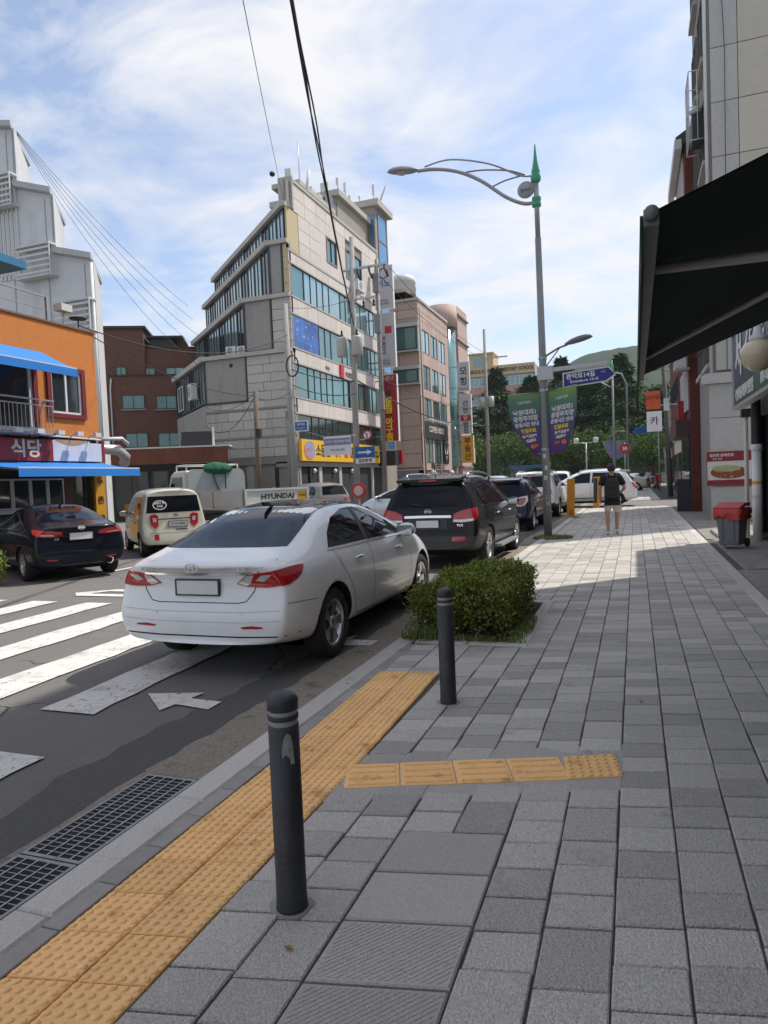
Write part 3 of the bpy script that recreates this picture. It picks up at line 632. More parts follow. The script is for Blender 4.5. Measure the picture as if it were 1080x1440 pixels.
for w in (W1, W2):
    m = MB(); FS.box(m, w[0]-1.2 if w is W1 else w[0]-1.4, w[0]-.08, w[2]-.06 if False else 15.72, 18.2, -.118, -.005); m.build('stone_panel', STC, cb); m = MB(); FS.box(m, w[1]+.08, w[1]+1.3, 15.72, 18.2, -.118, -.006); m.build('stone_panel', STC, cb)
    m = MB(); FS.box(m, w[0]-.08, w[1]+.08, 15.72, w[2]-.06, -.118, -.007); m.build('stone_panel', STC, cb)
    m = MB()
    for q in ((w[0]-.1,w[1]+.1,w[3],w[3]+.1),(w[0]-.1,w[1]+.1,w[2]-.1,w[2]),(w[0]-.1,w[0],w[2],w[3]),(w[1],w[1]+.1,w[2],w[3])): FS.box(m, *q, -.12, .05)
    m.build('window_surround', BAND, cb); window(FS, cb, w[0], w[1], w[2], w[3], 2, 1, DFR, GLASS_T, d=-.1, dep=.1)
m = MB(); FS.box(m, 0, 1.45, 15.75, 18.15, -.12, -.01); m.build('beige_panel', BEIGE, cb)
m = MB(); FS.box(m, .88, L+.1, 19.9, 20.1, -.5, .06); m.build('parapet_cap', COPE, cb)
m = MB(); FS.box(m, .8, .98, 18.3, 20.25, -.9, .04); m.build('parapet_end', COPE, cb)
for (za, zb_, n, fmt, gm) in ((4.46,5.94,7,DFR,GLASS_D),(6.99,8.96,8,DFR,GLASS_T),(9.95,11.89,8,DFR,GLASS_T),(13.02,14.9,8,DFR,GLASS_L)):
    for i in range(n):
        s0, s1 = .15+(L-.3)*i/n, .15+(L-.3)*(i+1)/n
        window(FS, cb, s0, s1, za, zb_, 2 if i % 3 else 1, 1, fmt, gm if (i % 4 or gm is GLASS_D) else (GLASS_T if gm is GLASS_L else gm), d=-.12, dep=.07, fw=.05)
for s0 in (8.6, 11.6): m = MB(); FS.box(m, s0, s0+.12, 6.99, 8.96, -.12, .01); m.build('mullion', DFR, cb)
# side wall towards the crossing, course by course
m = MB(); FN.box(m, .75, 7.0, 0, 7.0, -.3, -.115); FN.box(m, 3.8, 7.0, 7.0, 9.6, -.3, -.115); FN.box(m, 5.72, 7.0, 9.6, 12.9, -.3, -.115); FN.box(m, 6.6, 7.0, 12.9, 16.0, -.3, -.115); m.build('joint_backing', BAND, cb)
stones(FN, cb, .72, 7.0, 3.45, 6.9, 4, 6, STG, gap=.03, off=.3); stones(FN, cb, 3.8, 7.0, 6.9, 9.62, 2, 5, STG, gap=.03, off=.3); stones(FN, cb, 5.72, 7.0, 9.65, 12.88, 1, 5, STG, gap=.03); stones(FN, cb, 6.62, 7.0, 12.95, 16.0, 1, 4, BEIGE, gap=.02)
for z in (3.3, 4.6, 6.35): m = MB(); FN.box(m, .7, 7.02, z, z+.13, -.1, .03); m.build('stone_band', BAND, cb)
# ground floor
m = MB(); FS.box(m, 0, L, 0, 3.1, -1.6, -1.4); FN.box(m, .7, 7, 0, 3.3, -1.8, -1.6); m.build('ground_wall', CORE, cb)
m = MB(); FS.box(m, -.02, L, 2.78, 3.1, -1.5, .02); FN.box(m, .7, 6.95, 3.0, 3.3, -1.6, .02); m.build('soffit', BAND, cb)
for s0 in (0, 3.0, 6.2, 9.4, 12.4, 14.9): m = MB(); FS.box(m, s0, s0+.45, 0, 2.78, -.5, -.05); m.build('pier', STG, cb)
for s0 in (.7, 3.4): m = MB(); FN.box(m, s0, s0+.5, 0, 3.0, -.6, -.05); m.build('pier', STG, cb)
for i in range(5): window(FS, cb, .6+i*3.05, 2.9+i*3.05, .1, 2.75, 3, 1, DFR, GLASS_D, d=-1.4, dep=.08)
for s0 in (2.2, 5.4, 8.4): m = MB(); m.smooth = True; p = FS(s0, .0, 2.5); m.lathe([(0,-.16),(.1,-.13),(.16,0),(.1,.13),(0,.16)], 12, p, caps=False); m.build('globe_lamp', WHITE, cb)
# rooftop: plant room, glazed stair tower, screens, antennas
PLANT = M('plant_room', (.30,.27,.22), .85, var=.12, scale=1.2)
m = MB(); m.box(-24.5, -19.6, 46.5, 52.5, 18.2, 22.2); m.build('plant_room', PLANT, cb); m = MB(); m.box(-24.9, -19.3, 46.2, 52.9, 22.2, 22.6); m.build('plant_roof', COPE, cb)
m = MB(); m.box(-21.2, -19.7, 40.6, 45.6, 18.2, 20.7); m.build('plant_room', PLANT, cb); m = MB(); m.box(-21.5, -19.5, 40.3, 45.9, 20.7, 21.0); m.build('plant_roof', COPE, cb)
for k in range(26): m = MB(); m.box(-19.7, -19.64, 44.6+k*.3, 44.86+k*.3, 20.1, 21.9); m.build('screen_slat', M('screen_grey', (.2,.205,.21), .6, .2, var=.1), cb)
m = MB(); m.box(-22.5, -19.0, 52.65, 55.6, 0, 23.6); m.build('stair_tower', PLANT, cb); m = MB(); m.box(-22.9, -18.6, 52.4, 56.0, 23.6, 24.1); m.build('tower_roof', COPE, cb)
FT = Frame((-18.99, 52.65, 0), (0, 1))
for k in range(9): window(FT, cb, .55, 2.6, 4.2+k*2.12, 6.3+k*2.12, 1, 1, BAND, M('blue_glass', (.10,.26,.45), .08, .5, var=.15, scale=.5), d=.0, dep=.06, fw=.06)
FT2 = Frame((-22.5, 52.65, 0), (1, 0)); window(FT2, cb, 3.0, 3.45, 10, 23, 1, 6, BAND, M('blue_glass', (.10,.26,.45), .08, .5), d=0, dep=.06)
def mast(x, y, z, h, r=.03): m = MB(); m.tube([(x,y,z),(x,y,z+h)], r, 6); return m.build('antenna_mast', STEEL, cb)
for (x, y, z, h) in ((-20.6,42.6,21.0,3.6),(-19.7,47,22.6,1.3),(-19.7,48.4,22.6,1.5),(-20,50,22.6,1.2),(-19.2,53.2,24.1,1.6),(-20.5,53.4,24.1,1.0)):
    p = mast(x, y, z, h)
    if h < 2.5: m = MB(); m.box(x-.09, x+.09, y-.12, y-.03, z+.6, z+h-.2); m.build('antenna_panel', OFFW, p)
m = MB(); m.tube([(-18.9,53.6,24.1),(-18.6,53.7,24.9),(-18.3,53.7,25.5)], .07, 6); m.build('antenna_panel', OFFW, cb)
m = MB(); m.box(-19.6,-19.2,38.5,38.8,20.2,20.9); m.build('antenna_panel', OFFW, cb)
m = MB(); m.tube([(-19.1,40.3,20.0),(-18.9,40.5,21.5)], [.07,.11], 8); m.build('antenna_panel', OFFW, cb)
for (x, y, s0) in ((-20.4,43.6,.7),(-20.4,44.8,.6),(-20.6,46.9,.6)): m = MB(); m.box(x-s0/2, x+s0/2, y-.3, y+.3, 21.0 if y < 46 else 22.6, 21.8 if y < 46 else 23.4); m.build('roof_unit', OFFW, cb)
# advertising mural on a third-floor window and lettering on the band
MUR = M('blue_mural', (.05,.14,.42), .5, var=.5, scale=1.4, dirt=((.55,.6,.66), 2.2, .60, .05)); m = MB(); FS.box(m, .1, 3.7, 9.98, 11.86, -.03, -.01); m.build('window_mural', MUR, cb)
m = MB(); FS.box(m, 6.9, 7.45, 8.95, 9.85, .005, .12); m.build('logo_block', M('logo_red', (.55,.02,.05), .5, var=0), cb)
letter(FS, cb, 'FURSYS', 8.75, 9.3, .03, .5, INK, .006); letter(FS, cb, '퍼시스', 4.9, 9.3, .03, .26, INK, .004)
def fsign(name, parts_): pass
YS = M('yellow_fascia', (.80,.45,.02), .45, var=.03)
m = MB(); FS.box(m, .15, 13.6, 3.11, 4.42, .0, .22); ys = m.build('shop_sign', YS, cb)
letter(FS, ys, '소문난', 3.2, 3.74, .225, .85, INK, .02, sx=.95); letter(FS, ys, '대구', 5.45, 3.74, .225, .85, INK, .02, sx=.95); letter(FS, ys, '뽈', 6.9, 3.74, .225, .85, M('logo_red', (.55,.02,.05), .5), .02); letter(FS, ys, '찜알찜', 8.6, 3.74, .225, .8, INK, .02); letter(FS, ys, '882-3492\n02-887-1086', 12.6, 3.75, .225, .3, INK, .004)
m = MB(); p = FS(1.2, .23, 3.77)
pts = [tuple(FS(1.2+.75*math.cos(a*math.pi/12), .232, 3.77+.58*math.sin(a*math.pi/12))) for a in range(24)]; m.extr(pts, FS.n*.01); m.build('sign_emblem', M('emblem', (.30,.32,.52), .5, var=.3, scale=1.2, dirt=((.62,.17,.05), 1.3, .5, .05)), ys)
# air conditioners on the oblique side
e = Vector((-25.3, Y0)) + ub*8.8; FL = Frame((e.x, e.y, 0), -ub)
acs = [('large white air conditioner on a bracket high on the oblique side wall', FL, 6.3, 7.5, 1.0, 1.0), ('white air conditioner unit low on the oblique wall above the truck', FL, 7.0, 3.7, 1.3, 1.3)]
def ac(label, fr, s0, z0, w, h, group='air conditioner units on walls', d=.02):
    t = thing('air_conditioner', label, 'air conditioner', tuple(fr(s0, d, z0)), 0, group)
    m = MB(); fr.box(m, s0, s0+w, z0, z0+h, d+.1, d+.5); m.build('casing', OFFW, t)
    m = MB(); c_ = fr(s0+w*.42, d+.505, z0+h*.5); pts = [tuple(fr(s0+w*.42+h*.38*math.cos(a*math.pi/10), d+.502, z0+h*.5+h*.38*math.sin(a*math.pi/10))) for a in range(20)]; m.extr(pts, fr.n*.012); m.build('fan_grille', M('grille_grey', (.28,.29,.3), .6, var=.2, scale=30), t)
    m = MB(); fr.box(m, s0+.05, s0+w-.05, z0-.06, z0, 0.0, d+.5); m.build('bracket', STEEL, t); fix(t); return t
for a in acs: ac(a[0], a[1], *a[2:])
ac('small white air conditioner standing on the ledge of the blind panel', FN, 2.3, 9.9, .7, .5, d=-.6); ac('second small air conditioner at the ledge end of the blind panel', FN, 3.1, 9.9, .65, .45, d=-.6)
ac('grey air conditioner on the upper window ledge of the corner block', FS, 9.6, 15.6, 1.3, .75, d=.1)
fix(cb)
for o in list(ys.children): o.matrix_parent_inverse = Matrix.Identity(4)
# projecting signs on the corner block
def blade_sign(label, y, z0, z1, face, build, X=-17.9, w=1.5, group='projecting signs'):
    t = thing('projecting_sign', label, 'sign', (X, y, z0), 0, group); FR = Frame((X-w/2, y, 0), (1, 0))
    m = MB(); FR.box(m, 0, w, z0, z1, -.3, 0); m.build('case', WHITE, t); m = MB(); FR.box(m, .04, w-.04, z0+.04, z1-.04, .0, .015); m.build('face_panel', face, t); build(FR, t, w)
    for zz in (z0+.4, z1-.5): m = MB(); FR.box(m, -1.0, 0, zz, zz+.1, -.2, -.1); m.build('bracket', STEEL, t)
    fix(t); return t
SGREY = M('sign_pale_grey', (.5,.51,.53), .5, var=.03); SRED = M('sign_red', (.36,.012,.02), .5, var=.04); NAVY = M('navy_ink', (.02,.08,.25), .5, var=0); YLET = M('yellow_letter', (.85,.6,.02), .5, var=0)
def b1(fr, t, w):
    letter(fr, t, '이노', w/2, 16.9, .02, .62, NAVY, .014); letter(fr, t, '디자인\n882-0871', w/2, 15.5, .02, .22, INK, 0.)
    m = MB()
    for k in range(24):
        a, b_ = 2*math.pi*k/24, 2*math.pi*(k+1)/24; m.quad(*(tuple(fr(w/2+r_*math.cos(q), .022, 17.7+r_*math.sin(q))) for q, r_ in ((a,.42),(b_,.42),(b_,.32),(a,.32))))
    m.build('emblem_ring', NAVY, t)
def b2(fr, t, w):
    m = MB(); fr.box(m, .7, 1.25, 13.1, 13.65, .016, .03); m.build('logo_block', M('logo_red', (.55,.02,.05), .5), t)
    o = letter(fr, t, 'FURSYS', .55, 12.2, .02, .42, INK, .006); o.rotation_euler = (fr.rot().to_matrix() @ Matrix.Rotation(-math.pi/2, 3, 'Z')).to_euler()
    letter(fr, t, '퍼시스\n관악점', w/2, 10.9, .02, .24, INK, 0.)
def b3(fr, t, w):
    letter(fr, t, '소문난', w/2, 9.62, .02, .38, CRM, .004); letter(fr, t, '대구', w/2, 9.1, .02, .44, INK, .008); letter(fr, t, '뽈', w/2, 8.45, .02, .6, INK, .014)
    for k, ch in enumerate('뽈찜'): letter(fr, t, ch, w/2, 7.85-k*.62, .02, .72, YLET, .018)
    letter(fr, t, '대구', w/2, 6.75, .02, .36, INK, .008)
    for k, ch in enumerate('아구찜'): letter(fr, t, ch, w/2, 6.25-k*.6, .02, .66, YLET, .018)
blade_sign('pale grey projecting sign with blue ring emblem at the top of the corner block', 51.0, 15.0, 18.3, SGREY, b1)
blade_sign('tall pale grey projecting sign with a red square and vertical black lettering', 51.0, 10.5, 14.7, SGREY, b2)
blade_sign('red projecting sign with yellow and black food lettering', 51.0, 4.75, 9.95, SRED, b3)
t = thing('shop_sign_box', 'small red sign box over a black porch beside the yellow fascia', 'sign', (-18.6, 52.2, 3)); m = MB(); m.box(-18.9, -17.4, 52.3, 52.8, 3.0, 4.1); m.build('case', SRED, t); letter(Frame((-18.9,52.3,0),(1,0)), t, '대문각', .75, 3.55, .01, .34, CRM, .006); m = MB(); m.box(-19.0, -17.6, 51.2, 52.25, 2.9, 4.0); m.build('porch_box', INK, t); fix(t)
# ---- pink granite block further along
PNK = M('pink_granite', (.46,.34,.285), .75, var=.08, scale=4, rand=.07, dirt=[((.30,.22,.19), 1.1, .56, .25, (1,1,.1))]); PNB = M('pink_joint', (.25,.18,.15), .8, var=.1)
pb = thing('pink_building', 'pinkish stone office block with green glass bays and a round stair turret', 'building', (-19, 63.5, 0))
FP = Frame((-19, 63.5, 0), (0, 1)); FPN = Frame((-25, 63.5, 0), (1, 0))
m = MB(); m.box(-32, -19.12, 63.62, 78, 0, 18.5); m.box(-32, -21.0, 66.6, 80, 18.5, 20.5); m.build('core', PNB, pb)
stones(FPN, pb, 0, 6, 16.3, 18.7, 3, 3, PNK, gap=.04); stones(FPN, pb, 0, 6, 12.3, 13.9, 3, 1, PNK, gap=.04); stones(FPN, pb, 0, 6, 2.9, 10.8, 3, 6, PNK, gap=.04)
for (z0, z1) in ((14.0,16.2),(10.9,12.2)):
    window(FPN, pb, 2.4, 6.0, z0, z1, 1, 1, DFR, GLASS_T, d=.5, dep=.1, fw=.12); m = MB(); FPN.box(m, 2.4, 6.02, z0-.12, z0, -.1, .62); FPN.box(m, 2.3, 6.1, z1, z1+.35, -.1, .65); FPN.box(m, 2.4, 5.95, z0, z1, -.1, .49); m.build('bay_window', ALU, pb); m = MB(); m.box(-19.03, -18.95, 63.0, 63.5, z0, z1); m.build('bay_glass', GLASS_T, pb)
m = MB(); FPN.box(m, 2.4, 6.05, 18.7, 18.95, -.2, .12); FP.box(m, 0, 11, 18.7, 18.95, -.2, .1); m.build('cornice', COPE, pb)
pz = [(3.3,6.2),(6.9,9.6),(10.5,12.8),(14.0,16.2)]
for j, (z0, z1) in enumerate(pz):
    for i in range(3):
        s0 = 1.2+i*3.0; window(FP, pb, s0, s0+2.4, z0, z1, 2, 1, DFR, GLASS_T if i % 2 else GLASS_L, d=-.1, dep=.1)
        for q in ((s0-.6, s0),): m = MB(); FP.box(m, q[0], q[1], z0, z1, -.1, .0); m.build('stone_panel', PNK, pb)
    m = MB(); FP.box(m, 9.6, 11, z0, z1, -.1, 0); m.build('stone_panel', PNK, pb); m = MB(); FP.box(m, 0, .6, z0, z1, -.1, 0); m.build('stone_panel', PNK, pb)
for (z0, z1) in ((2.6,3.3),(6.2,6.9),(9.6,10.5),(12.8,14.0)): stones(FP, pb, 0, 11, z0, z1, 7, 1, PNK, gap=.04)
stones(FP, pb, 0, 11, 16.2, 18.7, 7, 3, PNK, gap=.04)
FP2 = Frame((-21, 66.6, 0), (0, 1)); FPN2 = Frame((-27, 66.6, 0), (1, 0)); stones(FPN2, pb, 0, 6, 18.95, 20.6, 3, 2, PNK, gap=.04); stones(FP2, pb, 0, 7, 18.95, 20.6, 4, 2, PNK, gap=.04)
m = MB(); m.smooth = True; m.lathe([(1.7,18.5),(1.7,20.9)], 20, (-20, 76.2, 0)); m.build('turret', PNK, pb); m = MB(); m.smooth = True; m.lathe([(1.5,3),(1.5,18.5)], 20, (-20, 76.2, 0)); m.build('turret_glass', GLASS_T, pb)
m = MB(); m.box(-26, -18.7, 78.2, 83, 0, 21.4); m.build('end_bay', PNK, pb)
for k in range(7): m = MB(); m.box(-26.1, -18.5, 78.1, 83.1, 2.9+k*2.9, 3.1+k*2.9); m.build('string_course', PNB, pb)
m = MB(); FP.box(m, .6, 9.0, 5.7, 7.3, .01, .2); m.build('sign_board', INK, pb); letter(FP, pb, 'COFFEE HOUSE', 4.6, 6.6, .21, .8, CRM, .02)
for k in range(9): m = MB(); m.tube([tuple(FP(.9+k*.95,.1,7.4)), tuple(FP(.9+k*.95,.7,7.5))], .05, 5); m.build('spotlight', WHITE, pb)
m = MB(); FP.box(m, 7.4, 9.4, 3.4, 5.5, .01, .12); m.build('poster_board', INK, pb); m = MB()
for sx in (-1, 1): m.poly([tuple(FP(8.4+sx*.08, .13, 4.3)), tuple(FP(8.4+sx*.75, .13, 5.2)), tuple(FP(8.4+sx*.55, .13, 4.35))][::sx])
m.poly([tuple(FP(8.2, .13, 4.1)), tuple(FP(8.6, .13, 4.1)), tuple(FP(8.4, .13, 3.7))]); m.build('leaf_emblem', WHITE, pb)
letter(FP, pb, '바네스타코', 4.4, 2.95, .02, .75, INK, .03)
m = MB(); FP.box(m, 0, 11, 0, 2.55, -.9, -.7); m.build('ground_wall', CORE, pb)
for s0 in (0, 3.3, 6.4, 9.8): m = MB(); FP.box(m, s0, s0+.5, 0, 2.6, -.5, 0); m.build('pier', PNK, pb)
for s0 in (2.0, 9.2): m = MB(); m.smooth = True; m.lathe([(0,-.3),(.2,-.22),(.3,0),(.2,.22),(0,.3)], 12, tuple(FP(s0,.4,2.3)), caps=False); m.build('globe_lamp', WHITE, pb)
m = MB(); FPN.box(m, 0, 6, 0, 2.8, -.1, 0); m.build('stone_panel', PNK, pb); m = MB(); FPN.box(m, 1, 5.4, .1, 2.6, .0, .06); m.build('roller_shutter', M('shutter', (.2,.2,.2), .6, .2, var=.2, scale=2, stretch=(1,1,12)), pb)
m = MB(); m.smooth = True; m.lathe([(1.35,18.95),(1.35,19.5),(1.42,19.55),(1.3,20.2),(1.38,20.25),(1.2,20.9),(.5,21.1),(0,21.1)], 20, (-22.0, 68.5, 1.6)); m.build('water_tank', OFFW, pb)
m = MB(); m.tube([(-18.75,63.4,0),(-18.75,63.4,18)], .09, 6); m.build('downpipe', M('pipe_brown', (.3,.25,.2), .7), pb)
fix(pb)
def b4(fr, t, w):
    letter(fr, t, '모', w/2, 13.0, .02, .9, INK, .02); letter(fr, t, '힝', w/2, 11.9, .02, .9, INK, .02); letter(fr, t, 'MOHING', w/2, 11.15, .02, .28, INK, 0.); 
def b5(fr, t, w):
    for k, ch in enumerate('산현'): letter(fr, t, ch, w/2, 9.6-k*.75, .02, .7, INK, .014)
    m = MB(); fr.box(m, .1, w-.1, 7.75, 8.4, .016, .025); m.build('red_square', SRED, t); letter(fr, t, '닭', w/2, 8.08, .03, .55, CRM, .01)
    letter(fr, t, '발', w/2, 7.3, .02, .7, INK, .014); letter(fr, t, '집', w/2, 6.65, .02, .6, INK, .014)
def b6(fr, t, w): letter(fr, t, '부', w/2, 5.6, .02, .8, INK, .02); letter(fr, t, '동', w/2, 4.75, .02, .8, INK, .02); letter(fr, t, '산', w/2, 3.9, .02, .8, INK, .02)
blade_sign('white projecting sign with two large black characters beside the pink block', 72.5, 10.9, 14.0, SGREY, b4, X=-16.9, w=1.3); blade_sign('white projecting sign with a red square among black characters', 72.5, 6.4, 10.6, SGREY, b5, X=-16.8, w=1.3); blade_sign('yellow projecting sign hanging lowest beside the pink block', 72.5, 3.3, 6.2, YSIGN, b6, X=-16.7, w=1.3)
# ================================================================== VEHICLES
def paint(name, col, rough=.28, metal=0., coat=.8): return M('paint_'+name, col, rough, metal, var=.05, scale=1.6, coat=coat if max(col) > .1 else .4, spec=.3 if max(col) > .1 else .08)
TYRE = M('tyre', (.02,.02,.021), .85, var=.2, scale=20)
RIM = M('alloy', (.55,.56,.57), .28, .9, var=.08)
RIMD = M('alloy_dark', (.09,.09,.095), .5, .5, var=.1)
CGLASS = M('tinted_glass', (.008,.009,.012), .03, 0., var=0, spec=.26)
CHROME = M('chrome', (.75,.75,.76), .12, 1., var=0)
PLASTIC = M('black_plastic', (.04,.04,.042), .55, var=.1)
LRED = M('red_lens', (.42,.006,.01), .12, 0., var=.12, scale=22, coat=1.)
LCLR = M('clear_lens', (.62,.62,.62), .1, .3, var=.2, scale=30, coat=1.)
PLATE = M('plate_white', (.74,.74,.73), .4, var=.04)
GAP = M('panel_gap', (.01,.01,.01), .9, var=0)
class Car:
    def __init__(c, name, label, body, spec, loc, rz, cat='car', group=None):
        c.s = s = spec; c.body_m = body
        c.root = thing(name, label, cat, loc, rz, group)
        ys = s['st']; L = ys[-1]
        bm = bmesh.new(); rings = []
        for y in ys:
            hw, rw, bo, be, to = (lerp_tab(s[k], y) for k in ('hw', 'rw', 'bot', 'belt', 'top'))
            be = min(be, to-.02)
            half = [(0, bo), (hw*.78, bo), (hw*.95, bo+.05), (hw*1.005, bo+(be-bo)*.42), (hw*.99, bo+(be-bo)*.80), (hw*s.get('sh', .945), be), (rw + (hw*.945-rw)*.12, be+(to-be)*.80), (rw*.80, be+(to-be)*.965), (0, to)]
            ring = []
            for sgn in (1, -1):
                for k, (x, z) in enumerate(half):
                    if sgn == -1 and k in (0, 8): continue
                    yy = y
                    fr_ = max(0., 1-y/.9); ff = max(0., 1-(L-y)/.9)
                    q = (x/max(hw, .01))**2
                    yy += fr_*(lerp_tab(s['rp'], z) + s.get('rb', .10)*q) - ff*(lerp_tab(s['fp'], z) + s.get('fb', .16)*q)
                    ring.append((sgn, k, bm.verts.new((sgn*x, yy, z))))
            d = {(a, k): v for a, k, v in ring}
            for k in (0, 8): d[(-1, k)] = d[(1, k)]
            rings.append(d)
        for a, b in zip(rings, rings[1:]):
            for k in range(8):
                bm.faces.new((a[1,k], a[1,k+1], b[1,k+1], b[1,k]))
                bm.faces.new((a[-1,k+1], a[-1,k], b[-1,k], b[-1,k+1]))
        for d, flip in ((rings[0], 0), (rings[-1], 1)):
            for k in range(8):
                vs = []
                for v in (d[-1,k], d[1,k], d[1,k+1], d[-1,k+1]):
                    if v not in vs: vs.append(v)
                if flip: vs.reverse()
                bm.faces.new(vs[::-1])
        bmesh.ops.recalc_face_normals(bm, faces=bm.faces)
        me = bpy.data.meshes.new('body'); bm.to_mesh(me); bm.free()
        tmp = bpy.data.objects.new('tmp', me)
        sub = tmp.modifiers.new('s', 'SUBSURF'); sub.levels = sub.render_levels = s.get('lv', 3)
        # wheel arches
        cut = MB(); cut.mi = 0
        wr = s['wr']; n = 28
        for wy in s['wy']:
            for sg in (1, -1):
                x0, x1 = sg*(s['W']/2-.30), sg*(s['W']/2+.25)
                if sg < 0: x0, x1 = x1, x0
                cut.lathe([(wr+s.get('ag', .055), min(x0, x1)), (wr+s.get('ag', .055), max(x0, x1))], n, (0, wy, wr), 'x')
        cm = cut.mesh('cut', BLACK); co = bpy.data.objects.new('cut', cm)
        bo = tmp.modifiers.new('b', 'BOOLEAN'); bo.operation = 'DIFFERENCE'; bo.object = co; bo.solver = 'EXACT'
        # reference surface without arches for projections
        bo.show_viewport = False; ref = evaluated(tmp, co); c.bvh = BVHTree.FromPolygons([v.co.copy() for v in ref.vertices], [tuple(p.vertices) for p in ref.polygons])
        bo.show_viewport = True; res = evaluated(tmp, co)
        bpy.data.objects.remove(tmp); bpy.data.objects.remove(co); bpy.data.meshes.remove(ref)
        res.materials.clear(); res.materials.append(body); res.materials.append(GAP); res.materials.append(PLASTIC)
        clad = s.get('clad', 0)
        for p in res.polygons:
            ce = p.center; p.use_smooth = True; p.material_index = 0
            for wy in s['wy']:
                if math.hypot(ce.y-wy, ce.z-wr) < wr+s.get('ag', .055)+.004 and abs(ce.x) < s['W']/2-.01 and ce.z > 0:
                    rad = Vector((0, ce.y-wy, ce.z-wr))
                    if abs(p.normal.x) > .9 or p.normal.dot(rad) < 0: p.material_index = 1; p.use_smooth = False
            if p.material_index == 0 and clad and ce.z < lerp_tab(clad, ce.y): p.material_index = 2
            if ce.z < lerp_tab(s['bot'], ce.y)+.02 and p.normal.z < -.6: p.material_index = 1
        c.body = link('body', res, c.root)
        c.wheels(s)
    def hit(c, o, d):
        h = c.bvh.ray_cast(Vector(o), Vector(d))
        return (h[0], h[1]) if h[0] is not None else (None, None)
    def proj(c, mode, u, v):
        if mode == 'r': return c.hit((3, u, v), (-1,0,0))
        if mode == 'l': return c.hit((-3, u, v), (1,0,0))
        if mode == 'b': return c.hit((u, -3, v), (0,1,0))
        if mode == 'f': return c.hit((u, 9+c.s['st'][-1], v), (0,-1,0))
        if mode == 't': return c.hit((u, v, 4), (0,0,-1))
        ax, ay = c.wax; th = R(u); sg = 1 if mode in ('wr', 'fr') else -1
        ysg = -1 if mode in ('wr', 'wl') else 1
        dx, dy = math.sin(th)*sg, math.cos(th)*ysg
        return c.hit((ax*sg+dx*3, ay+dy*3, v), (-dx,-dy,0))
    def patch(c, name, mode, poly, mat, off=.004, step=.09, parent=None, label=None, thick=.012, mirror=False):
        if mirror: poly = [(-u, v) for u, v in poly]
        deg = mode in ('wr', 'wl', 'fr', 'fl')
        k = .9 if deg else 1.
        P = [Vector((u/(110. if deg else 1.), v)) for u, v in poly]; n = len(P)
        edges = []; pts = []
        for i in range(n):
            a, b = P[i], P[(i+1) % n]; m = max(1, int((b-a).length/step))
            for j in range(m): pts.append(a.lerp(b, j/m))
        nb = len(pts); edges = [(i, (i+1) % nb) for i in range(nb)]
        x0, x1 = min(p.x for p in P), max(p.x for p in P); z0, z1 = min(p.y for p in P), max(p.y for p in P)
        def inside(p):
            r = False
            for i in range(n):
                a, b = P[i], P[i-1]
                if (a.y > p.y) != (b.y > p.y) and p.x < (b.x-a.x)*(p.y-a.y)/(b.y-a.y)+a.x: r = not r
            return r
        def dist(p):
            m = 9
            for q in pts: m = min(m, (q-p).length)
            return m
        x = x0+step*.5
        while x < x1:
            z = z0+step*.5
            while z < z1:
                p = Vector((x, z))
                if inside(p) and dist(p) > step*.4: pts.append(p)
                z += step
            x += step
        vv, ee, ff, *_ = delaunay_2d_cdt(pts, edges, [], 1, 1e-5)
        mb = MB(); mb.smooth = True; bad = set(); ns = []
        for i, p in enumerate(vv):
            h, nn = c.proj(mode, p.x*(110. if deg else 1.), p.y)
            if h is None: bad.add(i); h = Vector((0,0,-99)); nn = Vector((0,0,1))
            ns.append(nn); mb.v.append(tuple(h+nn*off))
        cnt = {}
        for f in ff:
            if any(i in bad for i in f): continue
            f = tuple(f); a, b, d = (Vector(mb.v[i]) for i in f[:3])
            if (b-a).cross(d-a).dot(ns[f[0]]) < 0: f = f[::-1]
            mb._f(f)
            for i in range(len(f)):
                e = (f[i], f[(i+1) % len(f)]); cnt[e] = 1
        base = len(mb.v); mb.smooth = False
        rim = [e for e in cnt if (e[1], e[0]) not in cnt]
        for a, b in rim:
            i = len(mb.v); mb.v += [mb.v[a], mb.v[b], tuple(Vector(mb.v[b])-ns[b]*(thick+off)), tuple(Vector(mb.v[a])-ns[a]*(thick+off))]; mb._f((i+1, i, i+3, i+2))
        o = mb.build(name, mat, parent or c.root)
        if label: o['label'] = label
        return o
    def both(c, name, poly, mat, **k):
        c.patch(name, 'r', poly, mat, **k); return c.patch(name, 'l', poly, mat, **k)
    def ribbon(c, name, mode, line, mat, w=.007, off=.0025, step=.05, closed=False, parent=None):
        if closed: line = list(line)+[line[0]]
        pts = []
        for a, b in zip(line, line[1:]):
            a, b = Vector(a), Vector(b); m = max(1, int((b-a).length/(step if mode[0] not in 'w' else 4)))
            for j in range(m): pts.append(a.lerp(b, j/m))
        pts.append(Vector(line[-1])); mb = MB(); H = []
        for p in pts:
            h, n = c.proj(mode, p.x, p.y)
            H.append((h, n))
        prev = None
        for i, (h, n) in enumerate(H):
            if h is None: prev = None; continue
            j = min(i+1, len(H)-1) if i+1 < len(H) and H[min(i+1, len(H)-1)][0] is not None else i
            g = max(i-1, 0) if H[max(i-1, 0)][0] is not None else i
            t = (H[j][0]-H[g][0])
            if t.length < 1e-6: continue
            sd_ = t.normalized().cross(n)*w*.5; a, b = h+n*off+sd_, h+n*off-sd_
            if prev: mb.quad(prev[1], b, a, prev[0])
            prev = (a, b)
        return mb.build(name, mat, parent or c.body)
